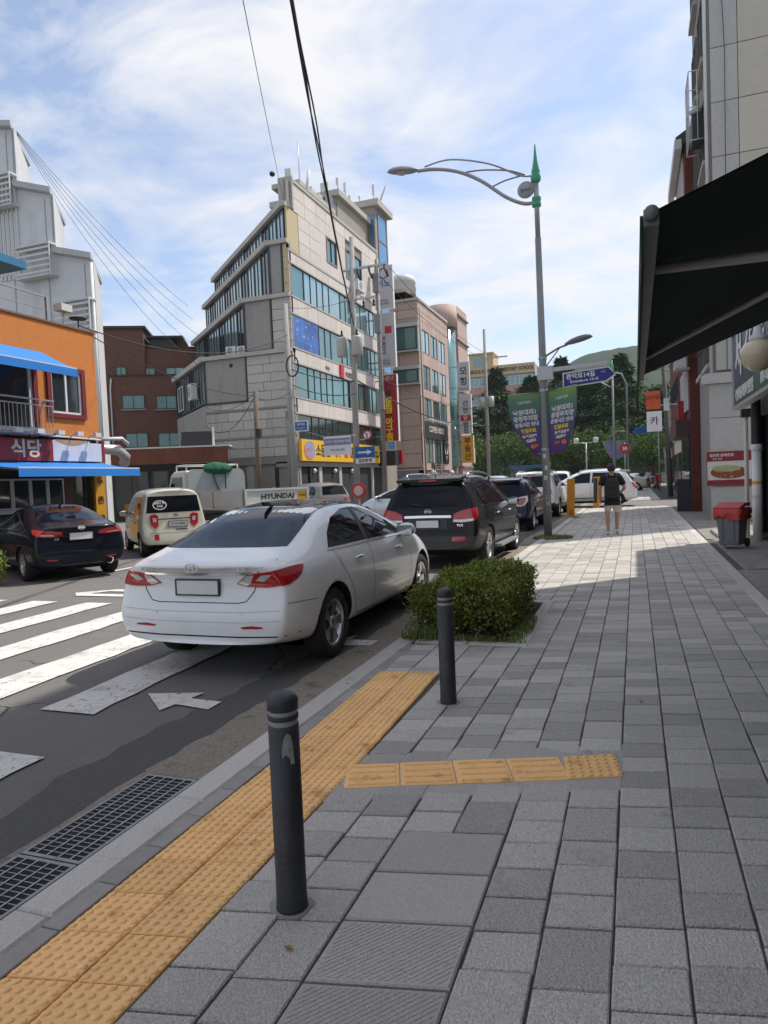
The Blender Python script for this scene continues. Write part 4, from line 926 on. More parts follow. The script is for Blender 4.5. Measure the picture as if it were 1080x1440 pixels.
    def wheels(c, s):
        wr = s['wr']; key = (wr, s.get('rim', 'five'), s.get('tw', .215), s.get('rr', .66))
        if key not in WHEELS:
            tw = s.get('tw', .215); rr = wr*s.get('rr', .66)
            t = MB(); t.lathe([(rr, -tw*.42), (rr+.02, -tw*.5), (wr*.93, -tw*.5), (wr, -tw*.36), (wr, tw*.36), (wr*.93, tw*.5), (rr+.02, tw*.5), (rr, tw*.42)], 36, axis='x', caps=False)
            r = MB(); r.lathe([(rr+.004, tw*.45), (rr-.012, tw*.46), (rr-.025, tw*.36), (rr-.03, -.02), (.06, -.03)], 36, axis='x', caps=False)
            r.mi = 1; r.lathe([(rr-.031, -.015), (.0, -.02)], 24, axis='x'); r.mi = 0
            ns = {'five': 5, 'ten': 10, 'steel': 7, 'six': 6}[s.get('rim', 'five')]
            for k in range(ns):
                for da in ((-.13, .13) if s.get('rim', 'five') == 'five' else (0,)):
                    a = 2*math.pi*k/ns; wd = .028 if ns != 10 else .02
                    if s.get('rim') == 'steel': wd = .045
                    a1 = a+da
                    p0 = Vector((0, math.cos(a), math.sin(a)))*.045; p1 = Vector((0, math.cos(a1), math.sin(a1)))*(rr-.02)
                    e = (p1-p0).normalized().cross(Vector((1,0,0)))
                    xo, xi = tw*.36, tw*.40
                    r.extr([tuple(p0+e*wd*.7+Vector((xo-.04,0,0))), tuple(p0-e*wd*.7+Vector((xo-.04,0,0))), tuple(p1-e*wd+Vector((xi-.04,0,0))), tuple(p1+e*wd+Vector((xi-.04,0,0)))], (.035,0,0))
            r.lathe([(.062, tw*.30), (.06, tw*.37), (.03, tw*.39), (0, tw*.392)], 16, axis='x')
            WHEELS[key] = (r.mesh('wheel', [RIM, RIMD]), t.mesh('tyre', TYRE))
        r, t = WHEELS[key]
        for i, wy in enumerate(s['wy']):
            for sg in (1, -1):
                w = link('wheel', r, c.root, (sg*(s['W']/2-s.get('wi', .125)), wy, wr), (0, 0, (0 if sg > 0 else math.pi) + (R(s.get('steer', 0)) if i == 1 else 0)))
                link('tyre', t, w)
    def solid(c, name, mb, mat, parent=None): return mb.build(name, mat, parent or c.root)
    def handle(c, y, z, mat):
        for sg, md in ((1, 'r'), (-1, 'l')):
            h, n = c.proj(md, y, z)
            if h is None: continue
            b = MB(); b.smooth = True
            b.tube([(h.x+sg*.004, y-.10, z-.008), (h.x+sg*.03, y-.06, z), (h.x+sg*.034, y, z+.004), (h.x+sg*.03, y+.06, z+.004), (h.x+sg*.004, y+.10, z)], [.010,.014,.016,.014,.010], 8)
            b.build('door_handle', mat, c.root)
    def mirror(c, y, z, mat, sx=.10, x=None):
        for sg, md in ((1, 'r'), (-1, 'l')):
            h, n = c.proj(md, y, z)
            if h is None: continue
            b = MB(); cx = abs(h.x)+.10
            prof = [(0., -.075), (.6, -.07), (.95, -.03), (1., .02), (.8, .07), (.4, .1), (0, .108)]
            i0 = len(b.v); N = 14; b.smooth = True
            for r_, t_ in prof:
                for q in range(N):
                    a = 2*math.pi*q/N; b.v.append((sg*(cx+.125*r_*math.cos(a)*(1 if math.cos(a) > 0 else .85)), y+t_*.9, z+.045+.085*r_*math.sin(a)))
            for k in range(len(prof)-1):
                for q in range(N):
                    w = (q+1) % N; f = (i0+k*N+q, i0+k*N+w, i0+(k+1)*N+w, i0+(k+1)*N+q); b._f(f if sg < 0 else f[::-1])
            m = b.build('wing_mirror', mat, c.root)
            g = MB(); g.tube([(sg*(abs(h.x)-.01), y+.03, z-.02), (sg*(cx-.04), y+.02, z+.01)], .022, 6); g.build('mirror_stalk', PLASTIC, m)
            g = MB(); g.box(sg*cx-.095, sg*cx+.095, y-.072, y-.064, z-.012, z+.10); g.build('mirror_glass', CHROME, m)
    def plate(c, z, y=None, w=.40, h=.15, x=0, textv=None):
        hh, n = c.proj('b', x, z); y0 = hh.y-.012
        b = MB(); b.box(x-w/2, x+w/2, y0-.012, y0+.06, z-h/2, z+h/2); p = b.build('number_plate', PLATE, c.root)
        b = MB()
        for (a0, a1, c0, c1) in ((-w/2-.012, w/2+.012, -h/2-.012, -h/2), (-w/2-.012, w/2+.012, h/2, h/2+.012), (-w/2-.012, -w/2, -h/2, h/2), (w/2, w/2+.012, -h/2, h/2)): b.box(x+a0, x+a1, y0-.018, y0+.055, z+c0, z+c1)
        b.build('plate_frame', DARKM, p)
        if textv: link('lettering', text_mesh(textv, h*.62, INK, .001, .001), p, (x, y0-.0135, z), (R(90), 0, 0))
    def badge(c, x, z, kind, s=.06, mat=None):
        hh, n = c.proj('b', x, z); b = MB(); b.smooth = True; y0 = hh.y-.008
        N = 24
        for r1, r2 in (((1., .82)),):
            i = len(b.v)
            for q in range(N):
                a = 2*math.pi*q/N
                for r_ in (r1, r2): b.v.append((x+s*r_*math.cos(a), y0, z+s*.58*r_*math.sin(a)))
            for q in range(N):
                w = (q+1) % N; b._f((i+2*q, i+2*w, i+2*w+1, i+2*q+1))
        b.smooth = False
        o = b.build('badge', mat or CHROME, c.root)
        link('lettering', text_mesh(kind, s*(.95 if len(kind) == 1 else .62), mat or CHROME, .002, .002, sx=1.3), o, (x, y0-.001, z), (R(90), 0, 0))
WHEELS = {}
SED = [0, .05, .18, .42, .75, 1.1, 1.5, 2.0, 2.5, 3.0, 3.45, 3.75, 4.1, 4.45, 4.72, 4.82]
def sedan_spec(k=1., h=1., w=1., **kw):
    s = dict(W=1.835*w, st=[y*k for y in SED],
        top=[(0,1.0),(.06,1.055),(.5,1.115),(.62,1.15),(1.1,1.33),(1.55,1.45),(2.1,1.49),(2.6,1.45),(3.1,1.28),(3.6,1.05),(3.75,.99),(4.3,.87),(4.7,.72),(4.82,.60)],
        belt=[(0,.90),(.2,.97),(.7,1.0),(1.6,.99),(3.4,.94),(3.8,.90),(4.3,.78),(4.82,.52)],
        hw=[(0,.80),(.06,.86),(.2,.895),(.5,.92),(1.2,.935),(3.6,.93),(4.1,.91),(4.5,.85),(4.75,.74),(4.82,.66)],
        rw=[(0,.66),(.4,.72),(.75,.67),(1.1,.62),(1.6,.585),(2.4,.59),(3.0,.63),(3.5,.73),(3.75,.80),(4.3,.72),(4.82,.5)],
        bot=[(0,.30),(.3,.25),(.8,.21),(3.9,.20),(4.5,.22),(4.82,.27)],
        rp=[(.2,.10),(.33,.03),(.5,-.01),(.68,.0),(.8,.05),(1.0,.06),(1.06,.03)], fp=[(.2,.06),(.4,0),(.6,.04),(.75,.2),(.9,.4)],
        wr=.33, wy=(1.0*k, 3.80*k), rim='five')
    for key in ('top', 'belt', 'hw', 'rw', 'bot'):
        s[key] = [(a*k, b*(h if key in ('top', 'belt') else (w if key in ('hw', 'rw') else 1))) for a, b in s[key]]
    s.update(kw); return s
def white_sedan():
    wh = paint('white', (.84,.845,.85))
    c = Car('parked_car', 'white sedan with red tail lights and chrome boot strip parked beside the hedge', wh, sedan_spec(top=[(0,.945),(.06,1.0),(.5,1.065),(.62,1.105),(1.1,1.31),(1.55,1.45),(2.1,1.49),(2.6,1.45),(3.1,1.28),(3.6,1.05),(3.75,.99),(4.3,.87),(4.7,.72),(4.82,.60)], belt=[(0,.85),(.2,.92),(.7,.965),(1.6,.985),(3.4,.94),(3.8,.90),(4.3,.78),(4.82,.52)], rp=[(.2,.12),(.33,.03),(.46,-.02),(.62,.0),(.72,.06),(.92,.07),(.97,.02),(1.02,-.02)]), (-3.57, 4.86, 0), R(0), group='cars parked along the kerb')
    dlo = [(.98,1.005),(1.2,1.16),(1.5,1.30),(1.9,1.375),(2.25,1.385),(2.6,1.345),(2.95,1.20),(3.28,1.02),(3.24,.985),(2.2,1.0)]
    # rear and front door glass
    c.both('side_window', [(1.06,1.025),(1.24,1.155),(1.52,1.285),(1.86,1.355),(2.06,1.365),(1.95,1.02)], CGLASS)
    c.both('side_window', [(2.06,1.015),(2.16,1.362),(2.42,1.345),(2.68,1.285),(2.98,1.155),(3.2,1.005)], CGLASS)
    c.both('window_pillar', [(1.955,1.02),(2.065,1.365),(2.155,1.362),(2.055,1.015)], PLASTIC)
    for m in 'rl': c.ribbon('window_trim', m, [(1.02,1.005),(1.6,1.0),(2.2,.995),(2.8,.988),(3.24,.98)], CHROME, w=.018, off=.006, parent=c.root)
    c.patch('rear_window', 'b', [(-.64,1.085),(.64,1.085),(.60,1.20),(.53,1.36),(.50,1.405),(-.50,1.405),(-.53,1.36),(-.60,1.22)], CGLASS, step=.07)
    c.patch('windscreen', 'f', [(-.66,1.06),(.66,1.06),(.56,1.36),(.52,1.40),(-.52,1.40),(-.56,1.36)], CGLASS, step=.07)
    c.patch('sunroof_panel', 't', [(-.53,1.52),(.53,1.52),(.55,2.1),(.55,2.68),(-.55,2.68),(-.55,2.1)], CGLASS, step=.12)
    # tail lights wrap round the corner
    c.wax = (.45, .55)
    for m in ('wr', 'wl'):
        t = c.patch('tail_light', m, [(-10,.812),(6,.892),(30,.915),(58,.938),(84,.945),(70,.862),(50,.80),(30,.782),(6,.788)], LRED, step=.045, off=.008)
        c.patch('reversing_lens', m, [(-6,.818),(6,.882),(15,.89),(11,.82),(5,.798)], LCLR, step=.045, off=.012, parent=t)
        c.patch('indicator_lens', m, [(17,.842),(24,.887),(35,.892),(27,.832)], LCLR, step=.045, off=.012, parent=t)
        c.patch('rear_reflector', m, [(-3,.452),(10,.465),(22,.46),(24,.445),(0,.437)], LRED, step=.045)
    c.ribbon('chrome_strip', 'b', [(-.54,.905),(-.4,.898),(0,.895),(.4,.898),(.54,.905)], CHROME, w=.022, off=.010, parent=c.root)
    c.ribbon('panel_gap', 'b', [(-.70,1.0),(-.60,.91),(-.55,.75),(-.48,.665),(-.40,.65),(.40,.65),(.48,.665),(.55,.75),(.60,.91),(.70,1.0)], GAP)
    c.ribbon('panel_gap', 'b', [(-.86,.38),(-.4,.365),(.4,.365),(.86,.38)], GAP, w=.012)
    for m in 'rl':
        c.ribbon('panel_gap', m, [(1.98,1.0),(2.0,.8),(1.99,.5),(1.97,.30)], GAP); c.ribbon('panel_gap', m, [(3.22,.97),(3.3,.8),(3.28,.5),(3.22,.30)], GAP)
        c.ribbon('panel_gap', m, [(1.12,1.0),(1.18,.86),(1.3,.72),(1.42,.56),(1.48,.38),(1.56,.31),(1.98,.30)], GAP); c.ribbon('panel_gap', m, [(1.97,.30),(3.22,.30)], GAP)
        c.ribbon('panel_gap', m, [(.18,.65),(.4,.64),(.62,.62)], GAP, w=.005)
        c.ribbon('door_moulding', m, [(1.5,.275),(2.4,.285),(3.24,.30)], CHROME, w=.012, off=.01)
    c.handle(1.62, .88, CHROME); c.handle(2.86, .86, CHROME); c.mirror(3.08, .99, wh)
    c.plate(.78, w=.42, h=.12); c.badge(0, .955, 'H', .07)
    hh, _ = c.proj('b', -.46, .945)
    link('lettering', text_mesh('SONATA', .034, CHROME, .003, .001, sx=1.4), c.root, (-.46, hh.y-.012, .94), (R(90), 0, -.04))
    hh, _ = c.proj('b', .47, .945); link('lettering', text_mesh('Y20', .04, CHROME, .003, .001, sx=1.3), c.root, (.47, hh.y-.012, .942), (R(90), 0, .04))
    for z_ in (.50, .585): c.ribbon('bumper_crease_shade', 'b', [(-.80,z_+.01),(-.4,z_-.012),(.4,z_-.012),(.80,z_+.01)], M('crease_shade_grey', (.55,.55,.56), .4), w=.006)  # crease shade painted as thin grey lines on the smooth bumper
    a = MB(); a.smooth = False; a.extr([(-.022,1.36,1.425),(.022,1.36,1.425),(.012,1.30,1.47),(-.012,1.30,1.47)], (0,.14,-.012)); a.build('roof_antenna', PLASTIC, c.root)
    for x in (-.42, .42):
        hh, n = c.proj('b', x, .56); b = MB(); b.lathe([(.012, 0), (.012, .006)], 12, (x, hh.y-.004, .56), 'y'); b.build('parking_sensor', wh, c.root)
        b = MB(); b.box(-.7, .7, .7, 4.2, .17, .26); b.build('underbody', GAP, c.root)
white_sedan()
def scl(poly, k, h): return [(a*k, b*h) for a, b in poly]
def suv_spec(k=1., h=1., w=1., **kw):
    s = dict(W=1.885*w, st=[y*k for y in (0,.06,.2,.5,.9,1.4,2.0,2.55,3.0,3.4,3.65,4.05,4.4,4.62,4.7)],
        top=[(0,1.60),(.2,1.665),(.9,1.72),(1.8,1.745),(2.5,1.70),(3.0,1.48),(3.4,1.24),(3.62,1.15),(4.1,1.05),(4.5,.9),(4.7,.72)],
        belt=[(0,1.06),(1.5,1.08),(3.4,1.04),(3.7,1.0),(4.2,.88),(4.7,.6)],
        hw=[(0,.86),(.06,.905),(.25,.94),(.8,.965),(3.6,.96),(4.2,.92),(4.55,.82),(4.7,.72)],
        rw=[(0,.66),(.5,.68),(2.4,.68),(3.0,.71),(3.5,.82),(4.2,.76),(4.7,.55)],
        bot=[(0,.38),(.3,.31),(.9,.27),(3.9,.27),(4.4,.30),(4.7,.36)],
        rp=[(.3,.06),(.45,-.01),(.62,.0),(.72,.06),(1.0,.08),(1.1,.10),(1.55,.34),(1.66,.34)], fp=[(.2,.06),(.5,0),(.7,.03),(.9,.15),(1.05,.35)], rb=.09,
        wr=.365, wy=(.98*k, 3.68*k), rim='five', tw=.235)
    for key in ('top', 'belt', 'hw', 'rw', 'bot'): s[key] = [(a*k, b*(h if key in ('top', 'belt') else (w if key in ('hw', 'rw') else 1))) for a, b in s[key]]
    s['rp'] = [(a*h, b) for a, b in s['rp']]; s.update(kw); return s
def suv_details(c, k, h, w, paintm, lamps=True, rails=True, handle=CHROME, far=False):
    S = lambda p: scl(p, k, h); X = lambda p: [(a*w, b*h) for a, b in p]
    c.patch('rear_window', 'b', X([(-.70,1.13),(.70,1.13),(.66,1.3),(.60,1.53),(-.60,1.53),(-.66,1.3)]), CGLASS, step=.09)
    c.patch('windscreen', 'f', X([(-.72,1.2),(.72,1.2),(.62,1.58),(-.62,1.58)]), CGLASS, step=.12)
    c.both('side_window', S([(.62,1.14),(.72,1.40),(.84,1.52),(1.16,1.56),(1.12,1.14)]), CGLASS)
    c.both('side_window', S([(1.20,1.14),(1.24,1.565),(1.95,1.58),(2.0,1.12)]), CGLASS)
    c.both('side_window', S([(2.08,1.12),(2.05,1.58),(2.42,1.55),(2.75,1.42),(3.12,1.2),(3.16,1.10)]), CGLASS)
    if far: return
    for m in 'rl':
        c.ribbon('window_trim', m, S([(.6,1.125),(1.4,1.12),(2.2,1.105),(3.16,1.09)]), CHROME, w=.018, off=.006, parent=c.root)
        c.ribbon('panel_gap', m, S([(2.04,1.1),(2.05,.7),(2.04,.42)]), GAP); c.ribbon('panel_gap', m, S([(3.16,1.08),(3.2,.8),(3.12,.42)]), GAP); c.ribbon('panel_gap', m, S([(1.16,1.1),(1.2,.95),(1.38,.75),(1.45,.55),(1.5,.42)]), GAP)
    c.ribbon('panel_gap', 'b', X([(-.72,1.08),(-.72,.9),(-.70,.72),(-.6,.69),(.6,.69),(.70,.72),(.72,.9),(.72,1.08)]), GAP)
    c.handle(1.72*k, .95*h, handle); c.handle(2.9*k, .94*h, handle); c.mirror(3.06*k, 1.06*h, paintm)
    sp_ = MB(); 
    hh, _ = c.proj('b', 0, 1.56*h)
    sp_.extr([(-.6*w, hh.y-.13, 1.585*h), (.6*w, hh.y-.13, 1.585*h), (.62*w, hh.y+.25, 1.64*h), (-.62*w, hh.y+.25, 1.64*h)], (0, 0, .05)); s_ = sp_.build('roof_spoiler', paintm, c.root)
    b = MB(); b.box(-.16, .16, hh.y-.138, hh.y-.128, 1.592*h, 1.618*h); b.build('brake_light', LRED, s_)
    if rails:
        for sg in (1, -1):
            b = MB(); pts = []
            for i, y in enumerate((.75,.85,1.1,1.7,2.3,2.5,2.58)):
                hh, n = c.proj('t', sg*.60*w, y*k); pts.append((sg*.60*w, y*k, hh.z+(.0 if i in (0, 6) else .085)))
            b.tube(pts, .022, 8); b.build('roof_rail', CHROME, c.root)
def black_suv():
    pm = paint('black', (.012,.012,.013), .2); k, h, w = 1., 1., 1.
    c = Car('parked_car', 'black SUV with chrome roof rails and red tail lights parked behind the hedge', pm, suv_spec(clad=[(0,.62),(.4,.60),(1.0,.5),(1.6,.40),(3,.40),(4.7,.55)]), (-3.53, 11.75, 0), R(-1.5), group='cars parked along the kerb')
    suv_details(c, k, h, w, pm)
    c.wax = (.5, .55)
    for m in ('wr', 'wl'):
        t = c.patch('tail_light', m, [(-5,.86),(-2,1.0),(18,1.055),(42,1.09),(60,1.10),(56,.98),(46,.87),(20,.845)], LRED, step=.05, off=.012)
        c.patch('reversing_lens', m, [(-3,.862),(-2,.90),(22,.90),(44,.915),(42,.872),(20,.852)], LCLR, step=.05, off=.016, parent=t)
        c.patch('rear_reflector', m, [(-6,.52),(-6,.60),(24,.60),(24,.52)], LRED, step=.05, off=.01)
    c.patch('plate_recess', 'b', [(-.36,.74),(.36,.74),(.36,.93),(-.36,.93)], PLASTIC); c.plate(.83, w=.42, h=.13); c.badge(0, 1.05, 'KIA', .07)
    c.ribbon('chrome_strip', 'b', [(-.44,.955),(0,.96),(.44,.955)], CHROME, w=.045, off=.016, parent=c.root)
    hh, _ = c.proj('b', .62, .80); link('lettering', text_mesh('TLX', .05, CHROME, .003, .001, sx=1.3), c.root, (.60, hh.y-.012, .80), (R(90), 0, .05))
    for sg in (1, -1):
        b = MB(); b.box(sg*.99-.07, sg*.99+.07, 1.45, 3.2, .30, .345); b.build('side_step', STEEL, c.root)
    hh, n = c.proj('b', -.05, 1.16); b = MB(); b.tube([(.05, hh.y-.03, 1.15), (-.32, hh.y-.015, 1.19)], .012, 6); b.build('rear_wiper', PLASTIC, c.root)
    hh, n = c.proj('t', 0, .75); b = MB(); b.tube([(0,.75,hh.z),(0,.62,hh.z+.22)], [.008,.004], 6); b.build('roof_antenna', PLASTIC, c.root)
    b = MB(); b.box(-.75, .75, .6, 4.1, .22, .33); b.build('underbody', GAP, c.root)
black_suv()
def small_suv():
    pm = paint('navy', (.012,.017,.04), .2); k, h, w = .9, .93, .955
    c = Car('parked_car', 'dark navy compact SUV with white-edged tail lights beyond the black SUV', pm, suv_spec(k, h, w, wr=.335), (-3.75, 19.9, 0), R(-1), group='cars parked along the kerb')
    suv_details(c, k, h, w, pm)
    c.wax = (.5, .5); WL = M('white_lens', (.7,.68,.68), .2, var=.1, coat=1.)
    for m in ('wr', 'wl'):
        t = c.patch('tail_light', m, [(0,.76),(0,.98),(20,1.02),(52,1.05),(48,.9),(36,.78),(18,.74)], WL, step=.05, off=.012); c.patch('red_lens', m, [(6,.79),(6,.95),(18,.985),(42,.99),(38,.88),(28,.79)], LRED, step=.05, off=.017, parent=t)
        c.patch('rear_reflector', m, [(-6,.48),(-6,.54),(20,.54),(20,.48)], LRED, step=.05)
    c.plate(.80, w=.42, h=.13)
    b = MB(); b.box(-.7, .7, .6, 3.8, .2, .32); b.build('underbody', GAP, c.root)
small_suv()
def white_suv():
    pm = paint('white', (.84,.845,.85)); k, h, w = 1.02, 1.04, 1.0
    c = Car('parked_car', 'white SUV with dark windows parked ahead of the navy compact SUV', pm, suv_spec(k, h, w, clad=[(0,.55),(1,.5),(4.8,.5)]), (-3.75, 26.6, 0), R(-2), group='cars parked along the kerb')
    suv_details(c, k, h, w, pm); c.wax = (.5, .5)
    for m in ('wr', 'wl'): c.patch('tail_light', m, [(0,.86),(0,1.05),(40,1.08),(36,.88)], LRED, step=.05, off=.012)
    c.plate(.85); b = MB(); b.box(-.7, .7, .6, 4.1, .22, .33); b.build('underbody', GAP, c.root)
white_suv()
def white_van():
    pm = paint('white', (.84,.845,.85)); k, h, w = 1.06, 1.04, 1.0
    c = Car('people_carrier', 'white people carrier crossing the pavement between two orange gate posts', pm, suv_spec(k, h, w, wr=.35, rp=[(.3,.08),(.5,0),(.75,.02),(1.0,.06),(1.5,.45),(1.8,.62)]), (.2, 34.95, 0), R(88), cat='car')
    suv_details(c, k, h, w, pm); c.wax = (.5, .55)
    for m in ('wr', 'wl'): c.patch('tail_light', m, [(10,.84),(10,1.0),(40,1.12),(60,1.14),(56,1.0),(44,.82)], LRED, step=.05, off=.012)
    for m in ('fr', 'fl'):
        c.wax = (.5, 4.3); c.patch('headlight', m, [(20,.72),(20,.86),(60,.95),(70,.88),(50,.74)], LCLR, step=.05, off=.012)
    c.plate(.85); b = MB(); b.box(-.75, .75, .6, 4.3, .2, .33); b.build('underbody', GAP, c.root)
    for sg in (1, -1): b = MB(); b.box(sg*.985-.015, sg*.985+.015, 1.5, 3.3, .42, .47); b.build('side_trim', CHROME, c.root)
white_van()
def black_sedan():
    pm = paint('blue_black', (.010,.012,.020), .18); k, h, w = .945, .99, .965
    c = Car('parked_car', 'black sedan parked nose-in in front of the orange restaurant', pm, sedan_spec(k, h, w, rim='ten', wr=.32), (-9.85, 10.3, 0), R(61))
    S = lambda p: scl(p, k, h)
    c.both('side_window', S([(1.06,1.02),(1.24,1.155),(1.52,1.285),(1.86,1.355),(2.06,1.365),(1.95,1.02)]), CGLASS); c.both('side_window', S([(2.06,1.015),(2.16,1.362),(2.42,1.345),(2.68,1.285),(2.98,1.155),(3.2,1.005)]), CGLASS)
    c.patch('rear_window', 'b', [(-.62,1.12),(.62,1.12),(.57,1.22),(.50,1.39),(-.50,1.39),(-.57,1.22)], CGLASS, step=.08); c.patch('windscreen', 'f', [(-.64,1.06),(.64,1.06),(.5,1.38),(-.5,1.38)], CGLASS, step=.09)
    c.wax = (.42, .52)
    for m in ('wr', 'wl'):
        t = c.patch('tail_light', m, [(-14,.86),(-12,.93),(20,.965),(50,.99),(72,.985),(60,.92),(40,.86),(14,.845)], LRED, step=.045, off=.01); c.patch('clear_band', m, [(10,.868),(10,.885),(40,.90),(38,.88)], LCLR, step=.045, off=.014, parent=t)
        c.patch('rear_reflector', m, [(4,.40),(4,.425),(28,.435),(28,.41)], LRED, step=.045)
    c.plate(.84, w=.42, h=.13); c.badge(0, 1.0, 'KIA', .065)
    hh, _ = c.proj('b', -.44, .82); link('lettering', text_mesh('K3', .055, CHROME, .003, .001, sx=1.2), c.root, (-.44, hh.y-.012, .80), (R(90), 0, -.05))
    hh, _ = c.proj('b', .5, .33); b = MB(); b.lathe([(.07,-.03),(.075,0),(.06,0),(.055,.03)], 16, (.5, .1, .33), 'y', caps=False); b.build('exhaust', CHROME, c.root)
    for m in 'rl':
        c.ribbon('window_trim', m, S([(1.02,1.005),(2.2,.995),(3.24,.98)]), CHROME, w=.014, off=.006, parent=c.root); c.ribbon('panel_gap', m, S([(1.98,1.0),(2.0,.8),(1.97,.30)]), GAP); c.ribbon('panel_gap', m, S([(1.12,1.0),(1.18,.86),(1.42,.56),(1.5,.34)]), GAP)
    c.handle(1.55, .88, pm); c.handle(2.72, .86, pm); c.mirror(2.95, .98, pm)
    c.ribbon('panel_gap', 'b', [(-.66,1.05),(-.56,.95),(-.52,.78),(-.42,.70),(.42,.70),(.52,.78),(.56,.95),(.66,1.05)], GAP)
    b = MB(); b.box(-.68, .68, .6, 4.0, .17, .26); b.build('underbody', GAP, c.root)
    a = MB(); a.extr([(-.018,1.32,1.415),(.018,1.32,1.415),(.01,1.27,1.455),(-.01,1.27,1.455)], (0,.12,-.01)); a.build('roof_antenna', PLASTIC, c.root)
black_sedan()
def box_car():
    pm = paint('cream', (.60,.57,.47), .3); 
    sp_ = dict(W=1.6, st=[0,.05,.16,.45,.9,1.4,1.9,2.3,2.65,2.95,3.2,3.42,3.55,3.6],
        top=[(0,1.64),(.2,1.69),(.8,1.72),(1.8,1.72),(2.3,1.68),(2.65,1.5),(2.95,1.22),(3.1,1.08),(3.4,.96),(3.55,.82),(3.6,.7)], belt=[(0,1.0),(2.8,1.0),(3.2,.92),(3.6,.6)],
        hw=[(0,.75),(.06,.785),(.2,.805),(.6,.815),(2.9,.81),(3.3,.76),(3.6,.62)], rw=[(0,.64),(.5,.65),(2.2,.65),(2.9,.70),(3.3,.66),(3.6,.5)], bot=[(0,.30),(.3,.24),(3.2,.22),(3.6,.3)],
        rp=[(.2,.08),(.35,-.03),(.55,-.02),(.66,.06),(1.0,.08),(1.66,.18)], fp=[(.2,.05),(.5,0),(.8,.06),(1.0,.2)], rb=.06, fb=.12, wr=.29, wy=(.56, 3.06), rim='ten', tw=.17, wi=.10)
    c = Car('box_car', 'cream boxy minicar with a round white sticker on its rear window', pm, sp_, (-10.75, 14.3, 0), R(48), cat='car')
    c.patch('rear_window', 'b', [(-.66,1.09),(.66,1.09),(.60,1.50),(-.60,1.50)], CGLASS, step=.08); c.patch('windscreen', 'f', [(-.64,1.1),(.64,1.1),(.56,1.58),(-.56,1.58)], CGLASS, step=.1)
    c.both('side_window', [(.55,1.10),(.62,1.48),(1.30,1.50),(1.30,1.06),(.70,1.04)], CGLASS); c.both('side_window', [(1.36,1.06),(1.36,1.50),(2.1,1.49),(2.4,1.40),(2.72,1.12),(2.7,1.04)], CGLASS)
    hh, _ = c.proj('b', -.33, 1.17); b = MB(); on_ = lambda x, z: (x, c.proj('b', x, z)[0].y-.012, z); pts = [on_(-.33+.17*math.cos(a*math.pi/14), 1.28+.12*math.sin(a*math.pi/14)) for a in range(28)]; pi_ = [on_(-.33+.145*math.cos(a*math.pi/14), 1.28+.097*math.sin(a*math.pi/14)) for a in range(28)]
    for i in range(28): j = (i+1) % 28; b.quad(pts[i], pts[j], pi_[j], pi_[i])
    st = b.build('round_sticker', WHITE, c.root); me = text_mesh('BABY IN\nCAR', .075, WHITE, .001, .003)
    for v in me.vertices: v.co = Vector(on_(-.33+v.co.x, 1.29+v.co.y))-Vector((0, v.co.z, 0))
    link('lettering', me, st)
    c.wax = (.35, .4)
    for m in ('wr', 'wl'):
        t = c.patch('tail_light', m, [(8,.78),(10,1.02),(26,1.06),(44,1.03),(40,.80),(24,.70)], LRED, step=.045, off=.012); c.patch('clear_lens', m, [(18,.86),(18,.96),(34,.97),(32,.86)], LCLR, step=.045, off=.017, parent=t); c.patch('rear_reflector', m, [(8,.42),(8,.56),(26,.56),(24,.42)], LRED, step=.045)
    c.plate(.80, w=.44, h=.13, x=.08, textv='31고 8482'); c.badge(.04, 1.02, 'KIA', .06, INK); c.ribbon('panel_gap', 'b', [(-.58,.92),(-.5,.93),(.5,.93),(.58,.92)], GAP, w=.02); c.ribbon('panel_gap', 'b', [(-.62,.60),(0,.58),(.62,.60)], GAP)
    hh, _ = c.proj('b', .1, .66); b = MB(); b.box(.02, .3, hh.y-.01, hh.y+.01, .655, .675); b.build('boot_handle', PLASTIC, c.root)
    for m in 'rl': c.ribbon('panel_gap', m, [(1.33,1.5),(1.33,.35)], GAP); c.ribbon('panel_gap', m, [(2.6,1.05),(2.62,.7),(2.5,.35)], GAP)
    c.handle(.98, .88, pm); c.handle(1.72, .88, pm); c.mirror(2.62, 1.0, pm)
    b = MB(); b.box(-.6, .6, .4, 3.2, .16, .26); b.build('underbody', GAP, c.root)
box_car()
def silver_sedan():
    pm = paint('silver', (.55,.57,.60), .3, .5); k, h, w = .94, .97, .965
    c = Car('moving_car', 'silver sedan waiting in the road behind the black SUV', pm, sedan_spec(k, h, w, wr=.32, rim='six'), (-6.3, 24.6, 0), R(68), cat='car')
    S = lambda p: scl(p, k, h)
    c.both('side_window', S([(1.06,1.02),(1.24,1.155),(1.52,1.285),(1.86,1.355),(2.06,1.365),(1.95,1.02)]), CGLASS); c.both('side_window', S([(2.06,1.015),(2.16,1.362),(2.42,1.345),(2.68,1.285),(2.98,1.155),(3.2,1.005)]), CGLASS)
    c.patch('rear_window', 'b', [(-.62,1.10),(.62,1.10),(.50,1.37),(-.50,1.37)], CGLASS, step=.08); c.patch('windscreen', 'f', [(-.64,1.04),(.64,1.04),(.5,1.36),(-.5,1.36)], CGLASS, step=.09)
    c.wax = (.42, .52)
    for m in ('wr', 'wl'): c.patch('tail_light', m, [(-4,.84),(8,.93),(50,.99),(74,.98),(60,.90),(14,.82)], LRED, step=.05, off=.01)
    for m in 'rl': c.ribbon('panel_gap', m, S([(1.98,1.0),(2.0,.8),(1.97,.30)]), GAP); c.ribbon('panel_gap', m, S([(3.22,.97),(3.3,.8),(3.22,.30)]), GAP)
    c.handle(1.55, .87, pm); c.handle(2.72, .85, pm); c.mirror(2.95, .96, pm); c.plate(.82)
    b = MB(); b.box(-.68, .68, .6, 4.0, .17, .26); b.build('underbody', GAP, c.root)
